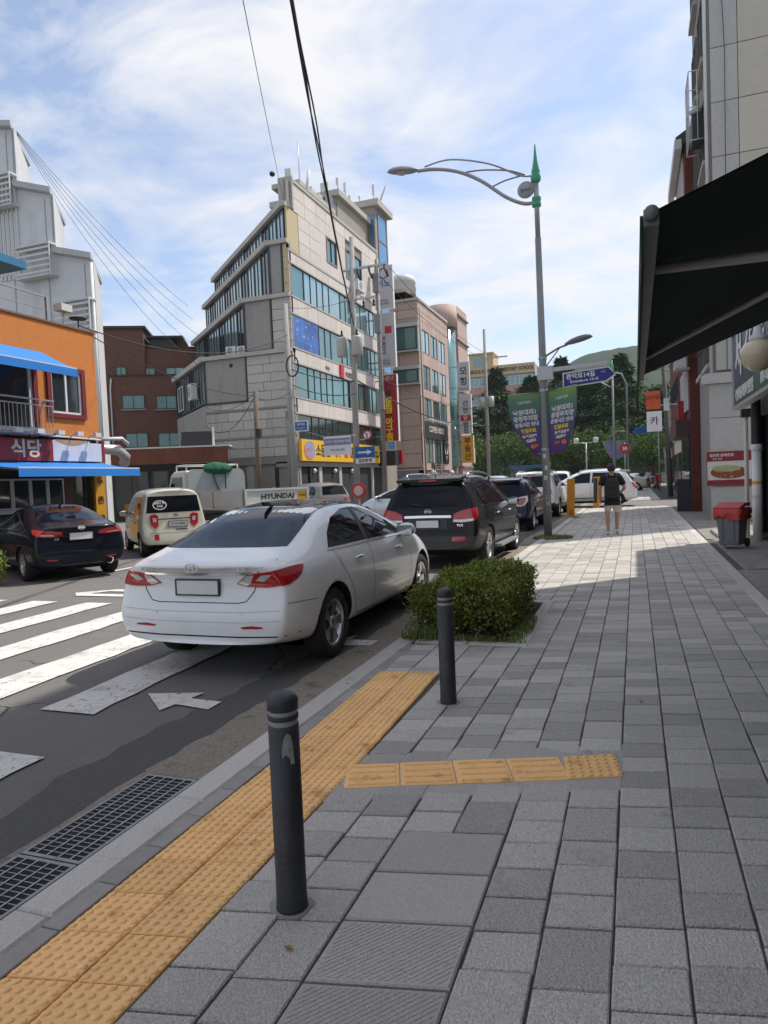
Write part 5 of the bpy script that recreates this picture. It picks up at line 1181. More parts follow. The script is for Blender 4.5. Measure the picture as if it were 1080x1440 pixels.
silver_sedan()
# ---- traffic standing further up the road: less detail
def far_car(kind, label, col, loc, rz, k=1., h=1., w=1.):
    pm = paint(col[0], col[1], .25)
    c = Car('distant_car', label, pm, (suv_spec if kind == 'suv' else sedan_spec)(k, h, w, lv=2), loc, R(rz), cat='car', group='cars further along the road')
    if kind == 'suv': suv_details(c, k, h, w, pm, far=True); c.wax = (.5, .55)
    else:
        S = lambda p: scl(p, k, h); c.both('side_window', S([(1.06,1.02),(1.52,1.285),(2.06,1.365),(2.42,1.345),(2.98,1.155),(3.2,1.005)]), CGLASS); c.patch('rear_window', 'b', [(-.62,1.12),(.62,1.12),(.50,1.39),(-.50,1.39)], CGLASS, step=.1); c.patch('windscreen', 'f', [(-.64,1.05),(.64,1.05),(.5,1.37),(-.5,1.37)], CGLASS, step=.1); c.wax = (.42, .52)
    for m in ('wr', 'wl'): c.patch('tail_light', m, [(0,.84),(0,.95),(50,1.0),(50,.86)], LRED, step=.06, off=.01)
far_car('suv', 'grey SUV parked in front of the corner block shop windows', ('grey', (.20,.19,.185)), (-13.1, 29.6, 0), 60)
far_car('suv', 'white SUV with a roof box far up the road beyond the lamp post', ('white', (.84,.845,.85)), (-4.6, 44, 0), 0, 1.03, 1.08)
far_car('sedan', 'black sedan in the queue beside the navy compact SUV', ('black', (.012,.012,.013)), (-7.6, 33, 0), 2)
far_car('suv', 'silver SUV in the queue up the road below the school', ('silver', (.55,.57,.60)), (-8.0, 41, 0), 2)
far_car('sedan', 'white sedan in the queue up the road below the utility pole', ('white', (.84,.845,.85)), (-9.2, 51, 0), 4)
far_car('suv', 'dark grey SUV at the head of the queue up the road', ('dark_grey', (.06,.06,.065)), (-8.0, 58, 0), 3)
far_car('sedan', 'beige sedan passing behind the white people carrier', ('beige', (.42,.40,.33)), (1.2, 62, 0), 80)
far_car('sedan', 'pale sedan parked beside the scooter beyond the side road', ('silver', (.55,.57,.60)), (1.9, 74, 0), 75)
# ---- flatbed truck turning into the side street
def truck():
    hd = Vector((-.85, .52)).normalized(); rz = math.atan2(-hd.x, hd.y)
    t = thing('flatbed_truck', 'white flatbed truck with a tall green-grey headboard turning into the side street', 'truck', (-9.5, 17.3, 0), rz)
    WT = paint('truck_white', (.66,.66,.64), .4, coat=.4); HB = M('headboard_green', (.36,.41,.40), .6, var=.12, scale=3, dirt=((.5,.53,.53), 5, .66, .05)); W = 1.02
    def part(name, f, mat): m = MB(); f(m); return m.build(name, mat, t)
    part('chassis', lambda m: m.box(-.45, .45, .1, 5.6, .62, .82), DARKM); part('bed_floor', lambda m: m.box(-W, W, .05, 3.95, 1.0, 1.1), STEEL)
    tg = part('tailgate', lambda m: (m.box(-W, W, 0, .045, 1.12, 1.58), m.box(-W, W, -.025, 0, 1.52, 1.58), m.box(-W, W, -.025, 0, 1.12, 1.17), m.box(-W, -W+.05, -.025, 0, 1.17, 1.52), m.box(W-.05, W, -.025, 0, 1.17, 1.52)), WT)
    link('lettering', text_mesh('HYUNDAI', .2, INK, .003, .006, sx=1.2), tg, (.0, -.004, 1.345), (R(90), 0, 0))
    m = MB(); m.box(.66, .95, -.008, -.001, 1.23, 1.46); o = m.build('sticker', YSIGN, tg); link('lettering', text_mesh('안전운전', .07, INK, .001, .001), o, (.805, -.010, 1.35), (R(90), 0, 0))
    for sg in (1, -1):
        for i in range(2):
            y0, y1 = (.06, 1.95) if i == 0 else (2.0, 3.9)
            m = MB(); m.box(sg*W-.025, sg*W+.025, y0, y1, 1.1, 1.55); m.build('side_gate', WT if sg > 0 else M('gate_grey', (.42,.42,.41), .6, var=.12, scale=2), t)
            m = MB(); m.box(sg*(W+.02)-.03, sg*(W+.02)+.03, y0, y0+.07, 1.05, 1.6); m.build('gate_post', STEEL, t)
    # headboard with rounded top
    pts = [(-1.0,3.9,1.1),(1.0,3.9,1.1),(1.0,3.9,2.05),(.95,3.9,2.2),(.82,3.9,2.28),(-.82,3.9,2.28),(-.95,3.9,2.2),(-1.0,3.9,2.05)]; m = MB(); m.extr(pts, (0,.06,0)); m.build('headboard', HB, t)
    # cab
    m = MB(); m.smooth = False; m.extr([(-.98,4.1,.75),(-.98,5.75,.75),(-.98,5.8,1.35),(-.98,5.35,2.15),(-.98,5.1,2.25),(-.98,4.1,2.25)][::-1], (1.96,0,0)); cab = m.build('cab', WT, t)
    mo = cab.modifiers.new('bevel', 'BEVEL'); mo.width = .07; mo.segments = 3
    for sg in (1, -1):
        m = MB(); m.extr([(sg*.985,4.4,1.45),(sg*.985,5.55,1.45),(sg*.985,5.2,2.05),(sg*.985,4.4,2.05)], (sg*.01,0,0)); m.build('side_window', CGLASS, t)
    m = MB(); m.quad((-.85,5.80,1.42),(.85,5.80,1.42),(.8,5.42,2.06),(-.8,5.42,2.06)); m.build('windscreen', CGLASS, t)
    m = MB(); m.box(-.7, .7, 4.05, 4.09, 1.5, 2.1); m.build('rear_window', CGLASS, t)
    for sg in (1, -1): m = MB(); m.box(sg*1.15-.06, sg*1.15+.06, 5.55, 5.65, 1.5, 1.85); m.build('wing_mirror', PLASTIC, t)
    m = MB(); m.tube([(-.9,4.2,2.25),(-.9,4.2,2.42),(-.9,5.0,2.42),(-.9,5.0,2.25)], .025, 6); m.tube([(.9,4.2,2.25),(.9,4.2,2.42),(.9,5.0,2.42),(.9,5.0,2.25)], .025, 6); m.tube([(-.9,4.2,2.42),(.9,4.2,2.42)], .025, 6); m.tube([(-.9,5.0,2.42),(.9,5.0,2.42)], .025, 6); m.build('roof_rack', WHITE, t)
    wk = MB(); wk.lathe([(.22,-.1),(.25,-.12),(.36,-.12),(.39,-.08),(.39,.08),(.36,.12),(.25,.12),(.22,.1)], 28, axis='x', caps=False); tm = wk.mesh('tyre', TYRE); wk = MB(); wk.lathe([(.23,.09),(.21,.03),(.12,.06),(.0,.06)], 24, axis='x'); rm = wk.mesh('wheel', RIM)
    for sg in (1, -1):
        for y in (1.1, 4.9): w_ = link('wheel', rm, t, (sg*.86, y, .39), (0, 0, 0 if sg > 0 else math.pi)); link('tyre', tm, w_)
    for sg in (1, -1): m = MB(); m.box(sg*.78-.16, sg*.78+.16, -.03, .03, .78, .9); m.build('tail_light', LRED, t)
    m = MB(); m.box(-.9, .9, -.02, .06, .6, .72); m.build('rear_bumper', DARKM, t)
    # tied-down green net and hose on the headboard
    NET = M('green_net', (.012,.10,.05), .85, var=.4, scale=18, bump=.8, bscale=60)
    n = thing('tarpaulin_net', 'bundled dark green net lying over the truck headboard', 'net', (-9.5, 17.3, 0), rz); r2 = random.Random(4)
    m = MB(); m.smooth = True; n1_, n2_ = 16, 12; i0 = len(m.v)
    for a in range(n1_+1):
        for b_ in range(n2_):
            u_ = a/n1_; th = 2*math.pi*b_/n2_; rr = (.04+.15*math.sin(math.pi*u_)**.6)*(1+.35*r2.random()); m.v.append((-.45+1.0*u_, 3.95+rr*1.1*math.cos(th), 2.30+rr*.9*math.sin(th)-.05*abs(math.cos(th))))
    for a in range(n1_):
        for b_ in range(n2_): w_ = (b_+1) % n2_; m._f((i0+a*n2_+b_, i0+a*n2_+w_, i0+(a+1)*n2_+w_, i0+(a+1)*n2_+b_))
    m.build('net_bundle', NET, n)
    for (x0, x1, z0) in ((-.15,.02,1.6),(.25,.27,1.62)): m = MB(); m.tube([(x0,3.86,2.28),(x0+.02,3.84,2.0),(x1,3.85,z0)], .018, 6); m.build('hanging_rope', RUBBER, n)
truck()
# ================================================================== NEAR SIDE BUILDINGS (RIGHT)
FRt = lambda X: Frame((X, 0, 0), (0, -1))          # facade facing -X: s = -Y
GRAN = M('grey_granite_wall', (.44,.435,.425), .8, var=.10, scale=9, bump=.1, bscale=150, rand=.05); BEI = M('beige_tile_wall', (.5,.47,.40), .8, var=.06, scale=2, rand=.04); JB = M('wall_joint', (.27,.26,.245), .9, var=.1)
# ---- near shop block: casts the long shade over the pavement
sb = thing('shop_building', 'shop block behind the dark awning with a white pipe and brown shop front', 'building', (2.5, 10, 0)); f = FRt(2.5)
m = MB(); m.box(2.62, 12, -9, 13.8, 0, 16.3); m.build('upper_wall', GRAN, sb); m = MB(); m.box(2.62, 8, 13.8, 17.4, 0, 6.0); m.build('side_wing', GRAN, sb)
m = MB(); m.box(2.5, 2.62, -9, 17.4, 3.1, 4.6); m.build('fascia_wall', M('dark_fascia', (.06,.06,.065), .7), sb)
m = MB(); m.box(2.5, 2.62, -9, 17.4, 2.75, 3.1); m.build('shop_lintel', M('brown_lintel', (.10,.075,.055), .7, var=.2), sb)
for k in range(11):
    y0 = -8+k*2.25
    window(f, sb, -(y0+2.2), -y0, .15, 2.75, 2, 1, M('brown_frame', (.09,.06,.045), .6, var=.15), GLASS_D, d=-.12, dep=.1, fw=.08)
for k in range(5):
    for j in range(3): window(f, sb, -(13.5-k*4.4), -(11.2-k*4.4), 6.2+j*3.3, 8.0+j*3.3, 2, 1, ALU, GLASS_T, d=-.11, dep=.1)
m = MB(); m.tube([(2.38,16.15,.05),(2.38,16.15,2.0)], .095, 14); pp = m.build('vent_pipe', WHITE, sb)
for z in (.95, 1.25): m = MB(); m.lathe([(.099, z),(.099, z+.07)], 14, (2.38,16.15,0), caps=False); m.build('pipe_sticker', YSIGN if z > 1 else OFFW, pp)
m = MB(); m.lathe([(.11,1.95),(.11,2.08)], 14, (2.38,16.15,0)); m.build('pipe_collar', WHITE, pp)
m = MB(); m.smooth = True; pts = []; rs = []
for k in range(40): pts.append((2.38+.0*k, 16.15-.0*k, 2.06+.024*k)); rs.append(.088 if k % 2 else .105)
m.tube(pts, rs, 12); m.build('flexible_duct', M('black_duct', (.02,.02,.022), .5, var=.1), sb)
m = MB(); m.tube([(2.33,17.2,.05),(2.33,17.2,2.6),(2.33,17.2,2.9)], .045, 10); m.build('downpipe', OFFW, sb); m = MB(); m.box(2.24, 2.44, 17.08, 17.32, 2.72, 2.9); m.build('pipe_hopper', DARKM, sb)
m = MB(); m.box(2.42, 2.5, 16.35, 17.1, .1, 2.7); m.build('door_panel', M('red_brown_door', (.16,.045,.025), .6, var=.3, scale=2), sb)
fix(sb)
# ---- shop sign with the large characters
t = thing('shop_sign', 'slanting navy and green shop sign with large white characters beside a globe lamp', 'sign', (1.98, 12, 2.87)); f2 = FRt(1.96)
NV = M('navy_sign', (.028,.03,.075), .4, var=.15, scale=1); GRS = M('green_sign', (.012,.085,.055), .4, var=.1)
m = MB(); f2.box(m, -16.0, -9.0, 3.22, 4.3, -.12, 0); m.build('upper_panel', NV, t); m = MB(); f2.box(m, -16.0, -9.0, 2.86, 3.215, -.12, 0); m.build('lower_panel', GRS, t)
m = MB(); f2.box(m, -16.04, -8.96, 4.3, 4.35, -.13, .03); f2.box(m, -16.04, -16.0, 2.8, 4.3, -.13, .03); f2.box(m, -16.0, -8.96, 2.8, 2.86, -.13, .03); m.build('frame', ALU, t)
letter(f2, t, '서', -15.15, 3.78, .012, .98, WHITE, .02); letter(f2, t, '강', -13.95, 3.78, .012, .98, WHITE, .02); letter(f2, t, '부', -12.75, 3.78, .012, .98, WHITE, .02)
letter(f2, t, '수입자동차정비 전문점', -14.55, 3.04, .012, .26, WHITE, .004, sx=.9); letter(f2, t, '011-9284', -12.2, 3.04, .012, .26, WHITE, .004)
m = MB()
for y in (15.7, 12.5, 9.3): m.box(1.98, 2.6, y, y+.06, 3.3, 3.36)
m.build('bracket', STEEL, t); fix(t)
# ---- globe lamp
t = thing('globe_lamp', 'cream glass globe lamp on a bracket in front of the navy sign', 'lamp', (1.36, 9.0, 2.90)); m = MB(); m.smooth = True
m.lathe([(0,-.19),(.08,-.175),(.15,-.12),(.19,-.02),(.185,.06),(.14,.13),(.08,.165),(0,.175)], 24, (1.36,9.0,2.90), caps=False); m.build('globe', M('cream_glass', (.55,.47,.33), .25, var=.08, scale=6, coat=.3), t)
m = MB(); m.lathe([(.09,.15),(.10,.2),(.05,.24),(.04,.34)], 14, (1.36,9.0,2.90)); m.tube([(1.36,9.0,3.2),(1.36,9.0,3.4),(2.6,9.0,3.4)], .022, 8); m.build('bracket', OFFW, t); fix(t)
# ---- retractable awning, dark green, seen from below
AW = M('awning_green', (.008,.020,.017), .9, var=.2, scale=2); AWE = M('awning_rail', (.17,.165,.155), .5, .3, var=.2)
aw = thing('street_awning', 'large dark green retractable awning reaching out over the pavement', 'awning', (2.5, 4, 2.4))
X0, X1, YA, YB, zf, sl2 = .065, 2.5, 2.3, 6.1, 2.40, .39
m = MB(); n = 12; 
def AP(u, v): return Vector((X0+(X1-X0)*v, YA+(YB-YA)*u, zf+sl2*(X1-X0)*v-.02*math.sin(math.pi*v)*(1+.4*math.sin(9*u))))
for i in range(n):
    for j in range(6):
        a, b_, c_, d_ = AP(i/n, j/6), AP((i+1)/n, j/6), AP((i+1)/n, (j+1)/6), AP(i/n, (j+1)/6); m.quad(a, d_, c_, b_); q = Vector((0,0,.006)); m.quad(a+q, b_+q, c_+q, d_+q)
m.build('canvas', AW, aw)
m = MB(); m.box(X0-.022, X0+.022, YA-.02, YB+.02, zf-.04, zf+.01); m.build('front_rail', AWE, aw)
m = MB(); m.lathe([(.0,0),(.019,.0005),(.021,.003),(.021,.035)], 16, (X0,YA-.05,zf-.008), 'y'); m.build('rail_end_cap', AWE, aw)
m = MB(); m.box(X0-.032, X0-.023, YA, YB, zf-.15, zf-.0); m.build('valance', AW, aw)
for (y, y2, ze) in ((2.85, 3.05, zf+.02), (5.0, 3.45, zf+.26)):
    m = MB(); el = (1.2, y2, ze); m.tube([(X0+.02, y, zf-.02), el], .020, 8); m.tube([el, (2.5, y+.4, zf+.62)], .024, 8); m.build('folding_arm', M('arm_alu', (.42,.41,.39), .5, .2, var=.1), aw)
m = MB(); m.box(2.40, 2.6, YA-.1, YB+.1, 3.28, 3.46); m.build('cassette', AWE, aw)
m = MB(); m.tube([(X0-.03,YB-.02,zf-.05),(X0-.035,YB-.02,zf-.27)], .006, 5); m.build('pull_cord', RUBBER, aw); fix(aw)
# ---- stone-faced tall building
st = thing('stone_building', 'tall grey stone-clad building rising above the awning with a caged balcony', 'building', (2.2, 23.5, 0)); fs = Frame((2.2, 23.5, 0), (1, 0))
m = MB(); m.box(2.34, 5.0, 23.65, 28.4, 0, 24); m.build('core', JB, st)
stones(fs, st, 0, 2.8, .0, 4.2, 2, 4, GRAN, d0=-.2, d1=.0, gap=.018); m = MB(); fs.box(m, -.2, 2.85, 4.2, 4.45, -.3, .12); fs.box(m, -.12, 2.83, 4.45, 4.52, -.3, .06); m.build('cornice', GRAN, st)
for j in range(12): 
    z = 4.6+j*1.6
    for (a, b_, mt) in ((.22,.95,GRAN),(.97,2.8,BEI)): m = MB(); fs.box(m, a, b_, z+.01, z+1.585, -.18, -.04); m.build('stone_panel', mt, st)
fv = FRt(2.34)
for j in range(6):
    z = 4.9+j*3.1
    for (s0, s1) in ((-27.9,-26.2),(-25.6,-23.9)): window(fv, st, s0, s1, z, z+1.9, 2, 1, M('brown_grey_frame', (.16,.15,.14), .6), GLASS_D, d=.0, dep=.09); m = MB(); fv.box(m, s0-.05, s1+.05, z-.15, z-.02, 0, .16); m.build('sill', GRAN, st)
m = MB(); m.tube([(2.28,23.62,4.5),(2.28,23.62,23)], .05, 6); m.build('downpipe', OFFW, st)
m = MB(); m.tube([(2.45,23.4,24),(2.8,23.42,14),(2.7,23.42,4.6)], .012, 5, False); m.build('hanging_cable', RUBBER, st)
fix(st)
cg = thing('balcony_cage', 'white metal balcony cage holding an air conditioner high on the stone building', 'balcony cage', (2.2, 24.4, 12)); 
for (a, b_) in (((1.86,24.2,11.9),(1.86,24.2,14.0)),((1.86,25.4,11.9),(1.86,25.4,14.0)),((1.86,24.2,14.0),(2.34,24.2,14.0)),((1.86,25.4,14.0),(2.34,25.4,14.0)),((1.86,24.2,14.0),(1.86,25.4,14.0)),((1.86,24.2,11.9),(1.86,25.4,11.9)),((1.86,24.2,11.9),(2.34,24.2,11.9)),((1.86,25.4,11.9),(2.34,25.4,11.9)),((1.86,24.2,12.9),(2.34,24.2,12.9)),((1.86,24.2,12.9),(1.86,25.4,12.9)),((1.86,24.6,11.9),(1.86,24.6,14.0)),((1.86,25.0,11.9),(1.86,25.0,14.0)),((2.1,24.2,11.9),(2.1,24.2,14.0))):
    m = MB(); m.tube([a, b_], .016, 6); m.build('bar', OFFW, cg)
m = MB(); m.box(1.95, 2.3, 24.35, 25.1, 11.95, 12.75); m.build('condenser', DARKM, cg); m = MB(); m.smooth = True; m.lathe([(.02,0),(.18,.02),(.2,.1),(.1,.22)], 12, (2.08,24.45,12.78)); m.build('pot', OFFW, cg); fix(cg)
# ---- food poster
t = thing('food_poster', 'red-bordered poster of a plate of spicy food on the stone wall', 'poster', (2.5, 23.45, 1.1)); fp_ = Frame((2.08, 23.48, 0), (1, 0)); 
m = MB(); fp_.box(m, 0, 1.3, 1.08, 2.12, 0, .03); m.build('board', M('poster_red', (.22,.012,.025), .45, var=.06), t); m = MB(); fp_.box(m, .02, 1.28, 1.25, 1.82, .03, .036); m.build('photo_panel', M('poster_white', (.60,.57,.53), .4, var=.1), t)
FOOD = M('spicy_food', (.24,.045,.02), .4, var=.6, scale=14, dirt=((.45,.38,.15), 13, .56, .08)); m = MB(); m.poly([tuple(fp_(.62+.52*math.cos(a*math.pi/12), .038, 1.48+.2*math.sin(a*math.pi/12))) for a in range(24)]); m.build('printed_dish', FOOD, t)
m = MB(); m.poly([tuple(fp_(.55+.4*math.cos(a*math.pi/12), .039, 1.60+.1*math.sin(a*math.pi/12))) for a in range(24)]); m.build('printed_garnish', M('garnish', (.33,.40,.18), .4, var=.5, scale=22), t)
letter(fp_, t, '얼큰한 닭매운탕', .42, 2.0, .034, .1, WHITE, .002); letter(fp_, t, '포장 환영', .3, 1.89, .034, .07, WHITE, .0); fix(t)
# ---- red brick building with green roof beside the side road
RB = M('red_brick', (.13,.035,.025), .85, var=.22, scale=3, bump=.3, bscale=50, stretch=(1,1,3))
rb2 = thing('red_brick_building', 'dark red brick building with a green tiled roof at the side road', 'building', (2.0, 31, 0)); fv = FRt(2.0)
m = MB(); m.box(2.0, 12, 28.5, 33.3, 0, 13.6); m.build('wall', RB, rb2)
m = MB(); m.extr([(1.7,28.3,13.6),(13,28.3,13.6),(13,28.3,13.85),(8,28.3,17.4),(7.6,28.3,17.4),(1.7,28.3,13.85)], (0,5.3,0)); m.build('roof', M('green_roof', (.035,.065,.05), .7, var=.2, scale=4), rb2)
m = MB(); m.box(1.66, 1.9, 28.25, 33.65, 13.4, 13.75); m.build('gutter', OFFW, rb2)
for j in range(4): window(fv, rb2, -32.6, -31.2, 3.9+j*2.7, 5.5+j*2.7, 2, 1, WHITE, GLASS_D, d=.0, dep=.08); window(fv, rb2, -30.6, -29.2, 3.9+j*2.7, 5.5+j*2.7, 2, 1, WHITE, GLASS_D, d=.0, dep=.08)
m = MB(); fv.box(m, -33.0, -28.7, .1, 2.9, .0, .06); m.build('shop_front', GLASS_D, rb2); m = MB(); fv.box(m, -33.2, -28.6, 2.9, 3.5, 0, .5); m.build('shop_canopy', M('canopy_brown', (.07,.035,.03), .7), rb2)
m = MB(); fv.box(m, -31.0, -30.6, 3.6, 4.4, .02, .3); m.build('red_lantern', SRED, rb2); fix(rb2)
ac('white air conditioner on the red brick wall above the side road', fv, -33.0, 6.6, .9, .7); ac('lower air conditioner on the red brick wall', fv, -29.0, 5.4, .9, .7)
# ---- blackboard sign, bicycle-like clutter
t = thing('easel_board', 'black folding menu board standing at the brick shop door', 'sign board', (1.72, 28.6, 0)); 
m = MB(); m.extr([(1.5,28.55,.05),(2.0,28.55,.05),(2.0,28.75,1.25),(1.5,28.75,1.25)], (0,.03,0)); m.build('board', M('slate', (.02,.022,.03), .6, var=.1), t); m = MB(); m.extr([(1.5,28.95,.0),(2.0,28.95,.0),(2.0,28.78,1.25),(1.5,28.78,1.25)], (0,.03,0)); m.build('rear_leg', DARKM, t)
for x in (1.5, 1.96): m = MB(); m.box(x, x+.04, 28.5, 28.56, 0, .3); m.build('foot', DARKM, t)
fix(t)
# ---- refuse bin with red bag
def refuse_bin():
    t = thing('refuse_bin', 'grey wheeled refuse bin with a red plastic bag hanging out of its lid', 'bin', (1.76, 15.0, .06), R(-28)); t.scale = (.88,.88,.88)
    G = M('bin_grey', (.17,.175,.18), .5, var=.08); RED = M('bin_red', (.52,.045,.035), .4, var=.15, scale=9)
    m = MB(); i0 = len(m.v)
    for z, hw, d0, d1 in ((.06,.20,-.19,.18),(.12,.21,-.20,.20),(.80,.255,-.26,.27),(.82,.275,-.28,.29),(.86,.275,-.28,.29)):
        for (x, y) in ((-hw,d0),(hw,d0),(hw,d1),(-hw,d1)): m.v.append((x, y, z))
    for k in range(4):
        for q in range(4): w_ = (q+1) % 4; m._f((i0+k*4+q, i0+k*4+w_, i0+(k+1)*4+w_, i0+(k+1)*4+q))
    m._f((i0+3,i0+2,i0+1,i0)); b = m.build('tub', G, t); mo = b.modifiers.new('bevel', 'BEVEL'); mo.width = .02; mo.segments = 2
    for x in (-.12, .12): m = MB(); m.box(x-.012, x+.012, -.285, -.20, .15, .8, lambda a, b_, c: (a, b_+(.8-c)*.10, c)); m.build('rib', G, t)
    m = MB(); m.extr([(-.29,-.31,.87),(-.29,.30,.93),(-.29,.30,.99),(-.29,.0,.985),(-.29,-.31,.90)], (.58,0,0)); l_ = m.build('lid', RED, t); mo = l_.modifiers.new('bevel', 'BEVEL'); mo.width = .015; mo.segments = 2
    r2 = random.Random(3); m = MB(); m.smooth = True; N = 40; i0 = 0; prof = ((.875,1.0),(.87,1.04),(.84,1.06),(.81,1.05),(.79,1.02))
    for j, (z, sc) in enumerate(prof):
        for k in range(N):
            a = 2*math.pi*k/N; cx, cy = math.cos(a), math.sin(a); mxx = max(abs(cx), abs(cy)); x, y = cx/mxx*.285, cy/mxx*.295
            jj = 1+.035*r2.uniform(-1,1)*j; m.v.append((x*sc*jj, y*sc*jj, z-.05*j*(.4+.6*r2.random())*(1 if j > 1 else 0)))
    for j in range(len(prof)-1):
        for k in range(N): w_ = (k+1) % N; m._f((i0+j*N+k, i0+(j+1)*N+k, i0+(j+1)*N+w_, i0+j*N+w_))
    m.build('bag_overhang', RED, t)
    for x in (-.2, .2): w_ = MB(); w_.lathe([(.0,-.03),(.09,-.03),(.1,-.015),(.1,.015),(.09,.03),(0,.03)], 20, (x*1.2,.2,.1), 'x'); w_.build('wheel', TYRE, t)
    m = MB(); m.tube([(-.24,.30,.86),(-.24,.37,.92),(.24,.37,.92),(.24,.30,.86)], .016, 8); m.build('handle', G, t)
refuse_bin()
t = thing('crate_stack', 'stack of white plastic trays beside the shop front below the globe lamp', 'crates', (2.2, 11.9, .01))
for k in range(5): m = MB(); m.box(-.22+.01*(k % 2), .22+.01*(k % 2), -.3, .3, k*.15, k*.15+.12); m.box(-.24, .24, -.32, .32, k*.15+.12, k*.15+.145); m.build('tray', WHITE, t)
# ---- buildings beyond the side road on the right
def far_block(label, x0, x1, y0, y1, h, mat, rows=3, wm=GLASS_T, group='buildings beyond the side road'):
    t = thing('street_building', label, 'building', (x0, y0, 0), 0, group); m = MB(); m.box(x0, x1, y0, y1, 0, h); m.build('wall', mat, t); m = MB(); m.box(x0-.1, x1, y0-.1, y1+.1, h, h+.25); m.build('roof_edge', COPE, t); fv = FRt(x0); fn = Frame((x0, y0, 0), (1, 0))
    for j in range(rows):
        z = 3.6+j*3
        if z+1.5 > h: break
        k = 0; y = y0+.8
        while y+1.6 < y1: window(fv, t, -(y+1.5), -y, z, z+1.4, 2, 1, DFR, wm, d=0, dep=.08); y += 2.6
        x = x0+1
        while x+1.6 < min(x1, x0+8): window(fn, t, x-x0, x-x0+1.5, z, z+1.4, 2, 1, DFR, wm, d=0, dep=.08); x += 2.8
    m = MB(); fv.box(m, -(y1-.4), -(y0+.4), .1, 2.6, 0, .06); m.build('shop_front', GLASS_D, t); fix(t); return t
far_block('low white walled building on the far corner of the side road', 2.5, 9, 42.2, 50, 3.4, OFFW, 0)
far_block('dark red brick building behind the leaning utility pole', 2.9, 12, 50.5, 62, 10, RB, 2)
far_block('grey rendered building at the end of the pavement', 3.2, 14, 63, 80, 8, CONC, 2)
# ================================================================== STREET FURNITURE
BOLL = M('bollard_paint', (.036,.037,.042), .55, .0, var=.25, scale=14, bump=.25, bscale=45, dirt=[((.10,.10,.10), 9, .66, .06, (1,1,.35)), ((.07,.068,.065), 2.5, .6, .2)]); REFL = M('reflective_band', (.36,.37,.38), .4, .3, var=.12, scale=20)
def bollard(label, x, y, worn):
    t = thing('bollard', label, 'bollard', (x, y, .012), 0, 'charcoal bollards at the crossing'); r = .058
    m = MB(); m.lathe([(r+.004,0),(r+.002,.02),(r,.06),(r,.715)], 32); m.build('post', BOLL, t)
    m = MB(); m.lathe([(r-.004,.715),(r-.003,.737)], 32, caps=False); m.build('reflective_band', REFL, t)
    m = MB(); m.lathe([(r-.001,.735),(r,.737),(r,.752),(r-.001,.754)], 32, caps=False); m.build('ring', BOLL, t)
    m = MB(); m.lathe([(r-.004,.752),(r-.003,.772)], 32, caps=False); m.build('reflective_band', REFL, t)
    m = MB(); m.lathe([(r-.002,.770),(r+.001,.773),(r+.001,.808),(r-.004,.818),(r*.72,.829),(r*.3,.836),(0,.837)], 32); m.build('cap', BOLL, t)
    m = MB(); pts = [((r+.026+.012*math.sin(a*math.pi/12*3+x))*math.cos(a*math.pi/12), (r+.024+.012*math.cos(a*math.pi/12*2))*math.sin(a*math.pi/12)) for a in range(24)]; m.prism(pts, -.02, .007); m.build('mortar_collar', CONC, t)
    if worn:
        # torn remains of a sticker wrapped on the post
        m = MB(); m.smooth = True; out = [(-26,.60),(-27,.63),(-18,.675),(-6,.695),(8,.685),(16,.65),(18,.60),(20,.575),(4,.575),(2,.60),(-14,.615)]
        cx_ = sum(a for a, _ in out)/len(out); cz_ = sum(b for _, b in out)/len(out); P = lambda a, z: ((r+.0012)*math.cos(R(a-45)), (r+.0012)*math.sin(R(a-45)), z)
        for i in range(len(out)): a, b = out[i], out[(i+1) % len(out)]; m.poly([P(cx_, cz_), P(*a), P(*b)])
        m.build('torn_sticker', M('sticker_grey', (.30,.30,.29), .6, var=.3, scale=40), t)
bollard('charcoal bollard with a torn grey sticker standing beside the tactile strip', -1.27, 2.27, True); bollard('charcoal bollard standing in front of the clipped hedge', -1.30, 4.74, False)
# ---- street lamp
GRN = M('lamp_green', (.05,.36,.19), .4, var=.08); LGREY = M('lamp_grey', (.33,.34,.345), .45, .4, var=.1, scale=4)
LX, LY = -2.13, 18.0
lp = thing('street_lamp', 'tall grey street lamp with a green spire and a long curved arm', 'street lamp', (LX, LY, 0))
def lm(name, f_, mat): m = MB(); f_(m); return m.build(name, mat, lp)
lm('base_plate', lambda m: m.box(-.2,.2,-.2,.2,0,.04), STEEL)
lm('pole', lambda m: m.tube([(0,0,.03),(.0,0,4.2),(-.02,0,7.6)], [.105,.092,.075], 16), POLES)
lm('upper_pole', lambda m: m.tube([(-.02,0,7.55),(-.03,0,9.15)], .062, 12), LGREY)
lm('collar', lambda m: m.lathe([(.07,0),(.11,.02),(.115,.1),(.09,.13),(.115,.17),(.11,.25),(.07,.27)], 16, (-.03,0,8.35)), GRN)
lm('spire', lambda m: m.lathe([(.07,0),(.12,.05),(.13,.14),(.09,.22),(.11,.27),(.09,.34),(.05,.55),(.012,.95),(0,.97)], 16, (-.03,0,8.95)), GRN)
arm = [(-.03,0,8.48),(-.35,0,8.50),(-.8,0,8.75),(-1.4,0,9.25),(-2.0,0,9.6),(-2.6,0,9.78),(-3.1,0,9.83)]
def bez(p, n=6):
    out = []
    P = [Vector(p[0])] + [Vector(q) for q in p] + [Vector(p[-1])]
    for i in range(1, len(P)-2):
        for k in range(n):
            s = k/n; a, b, c, d = P[i-1:i+3]; out.append(.5*((2*b)+(-a+c)*s+(2*a-5*b+4*c-d)*s*s+(-a+3*b-3*c+d)*s**3))
    out.append(P[-2]); return out
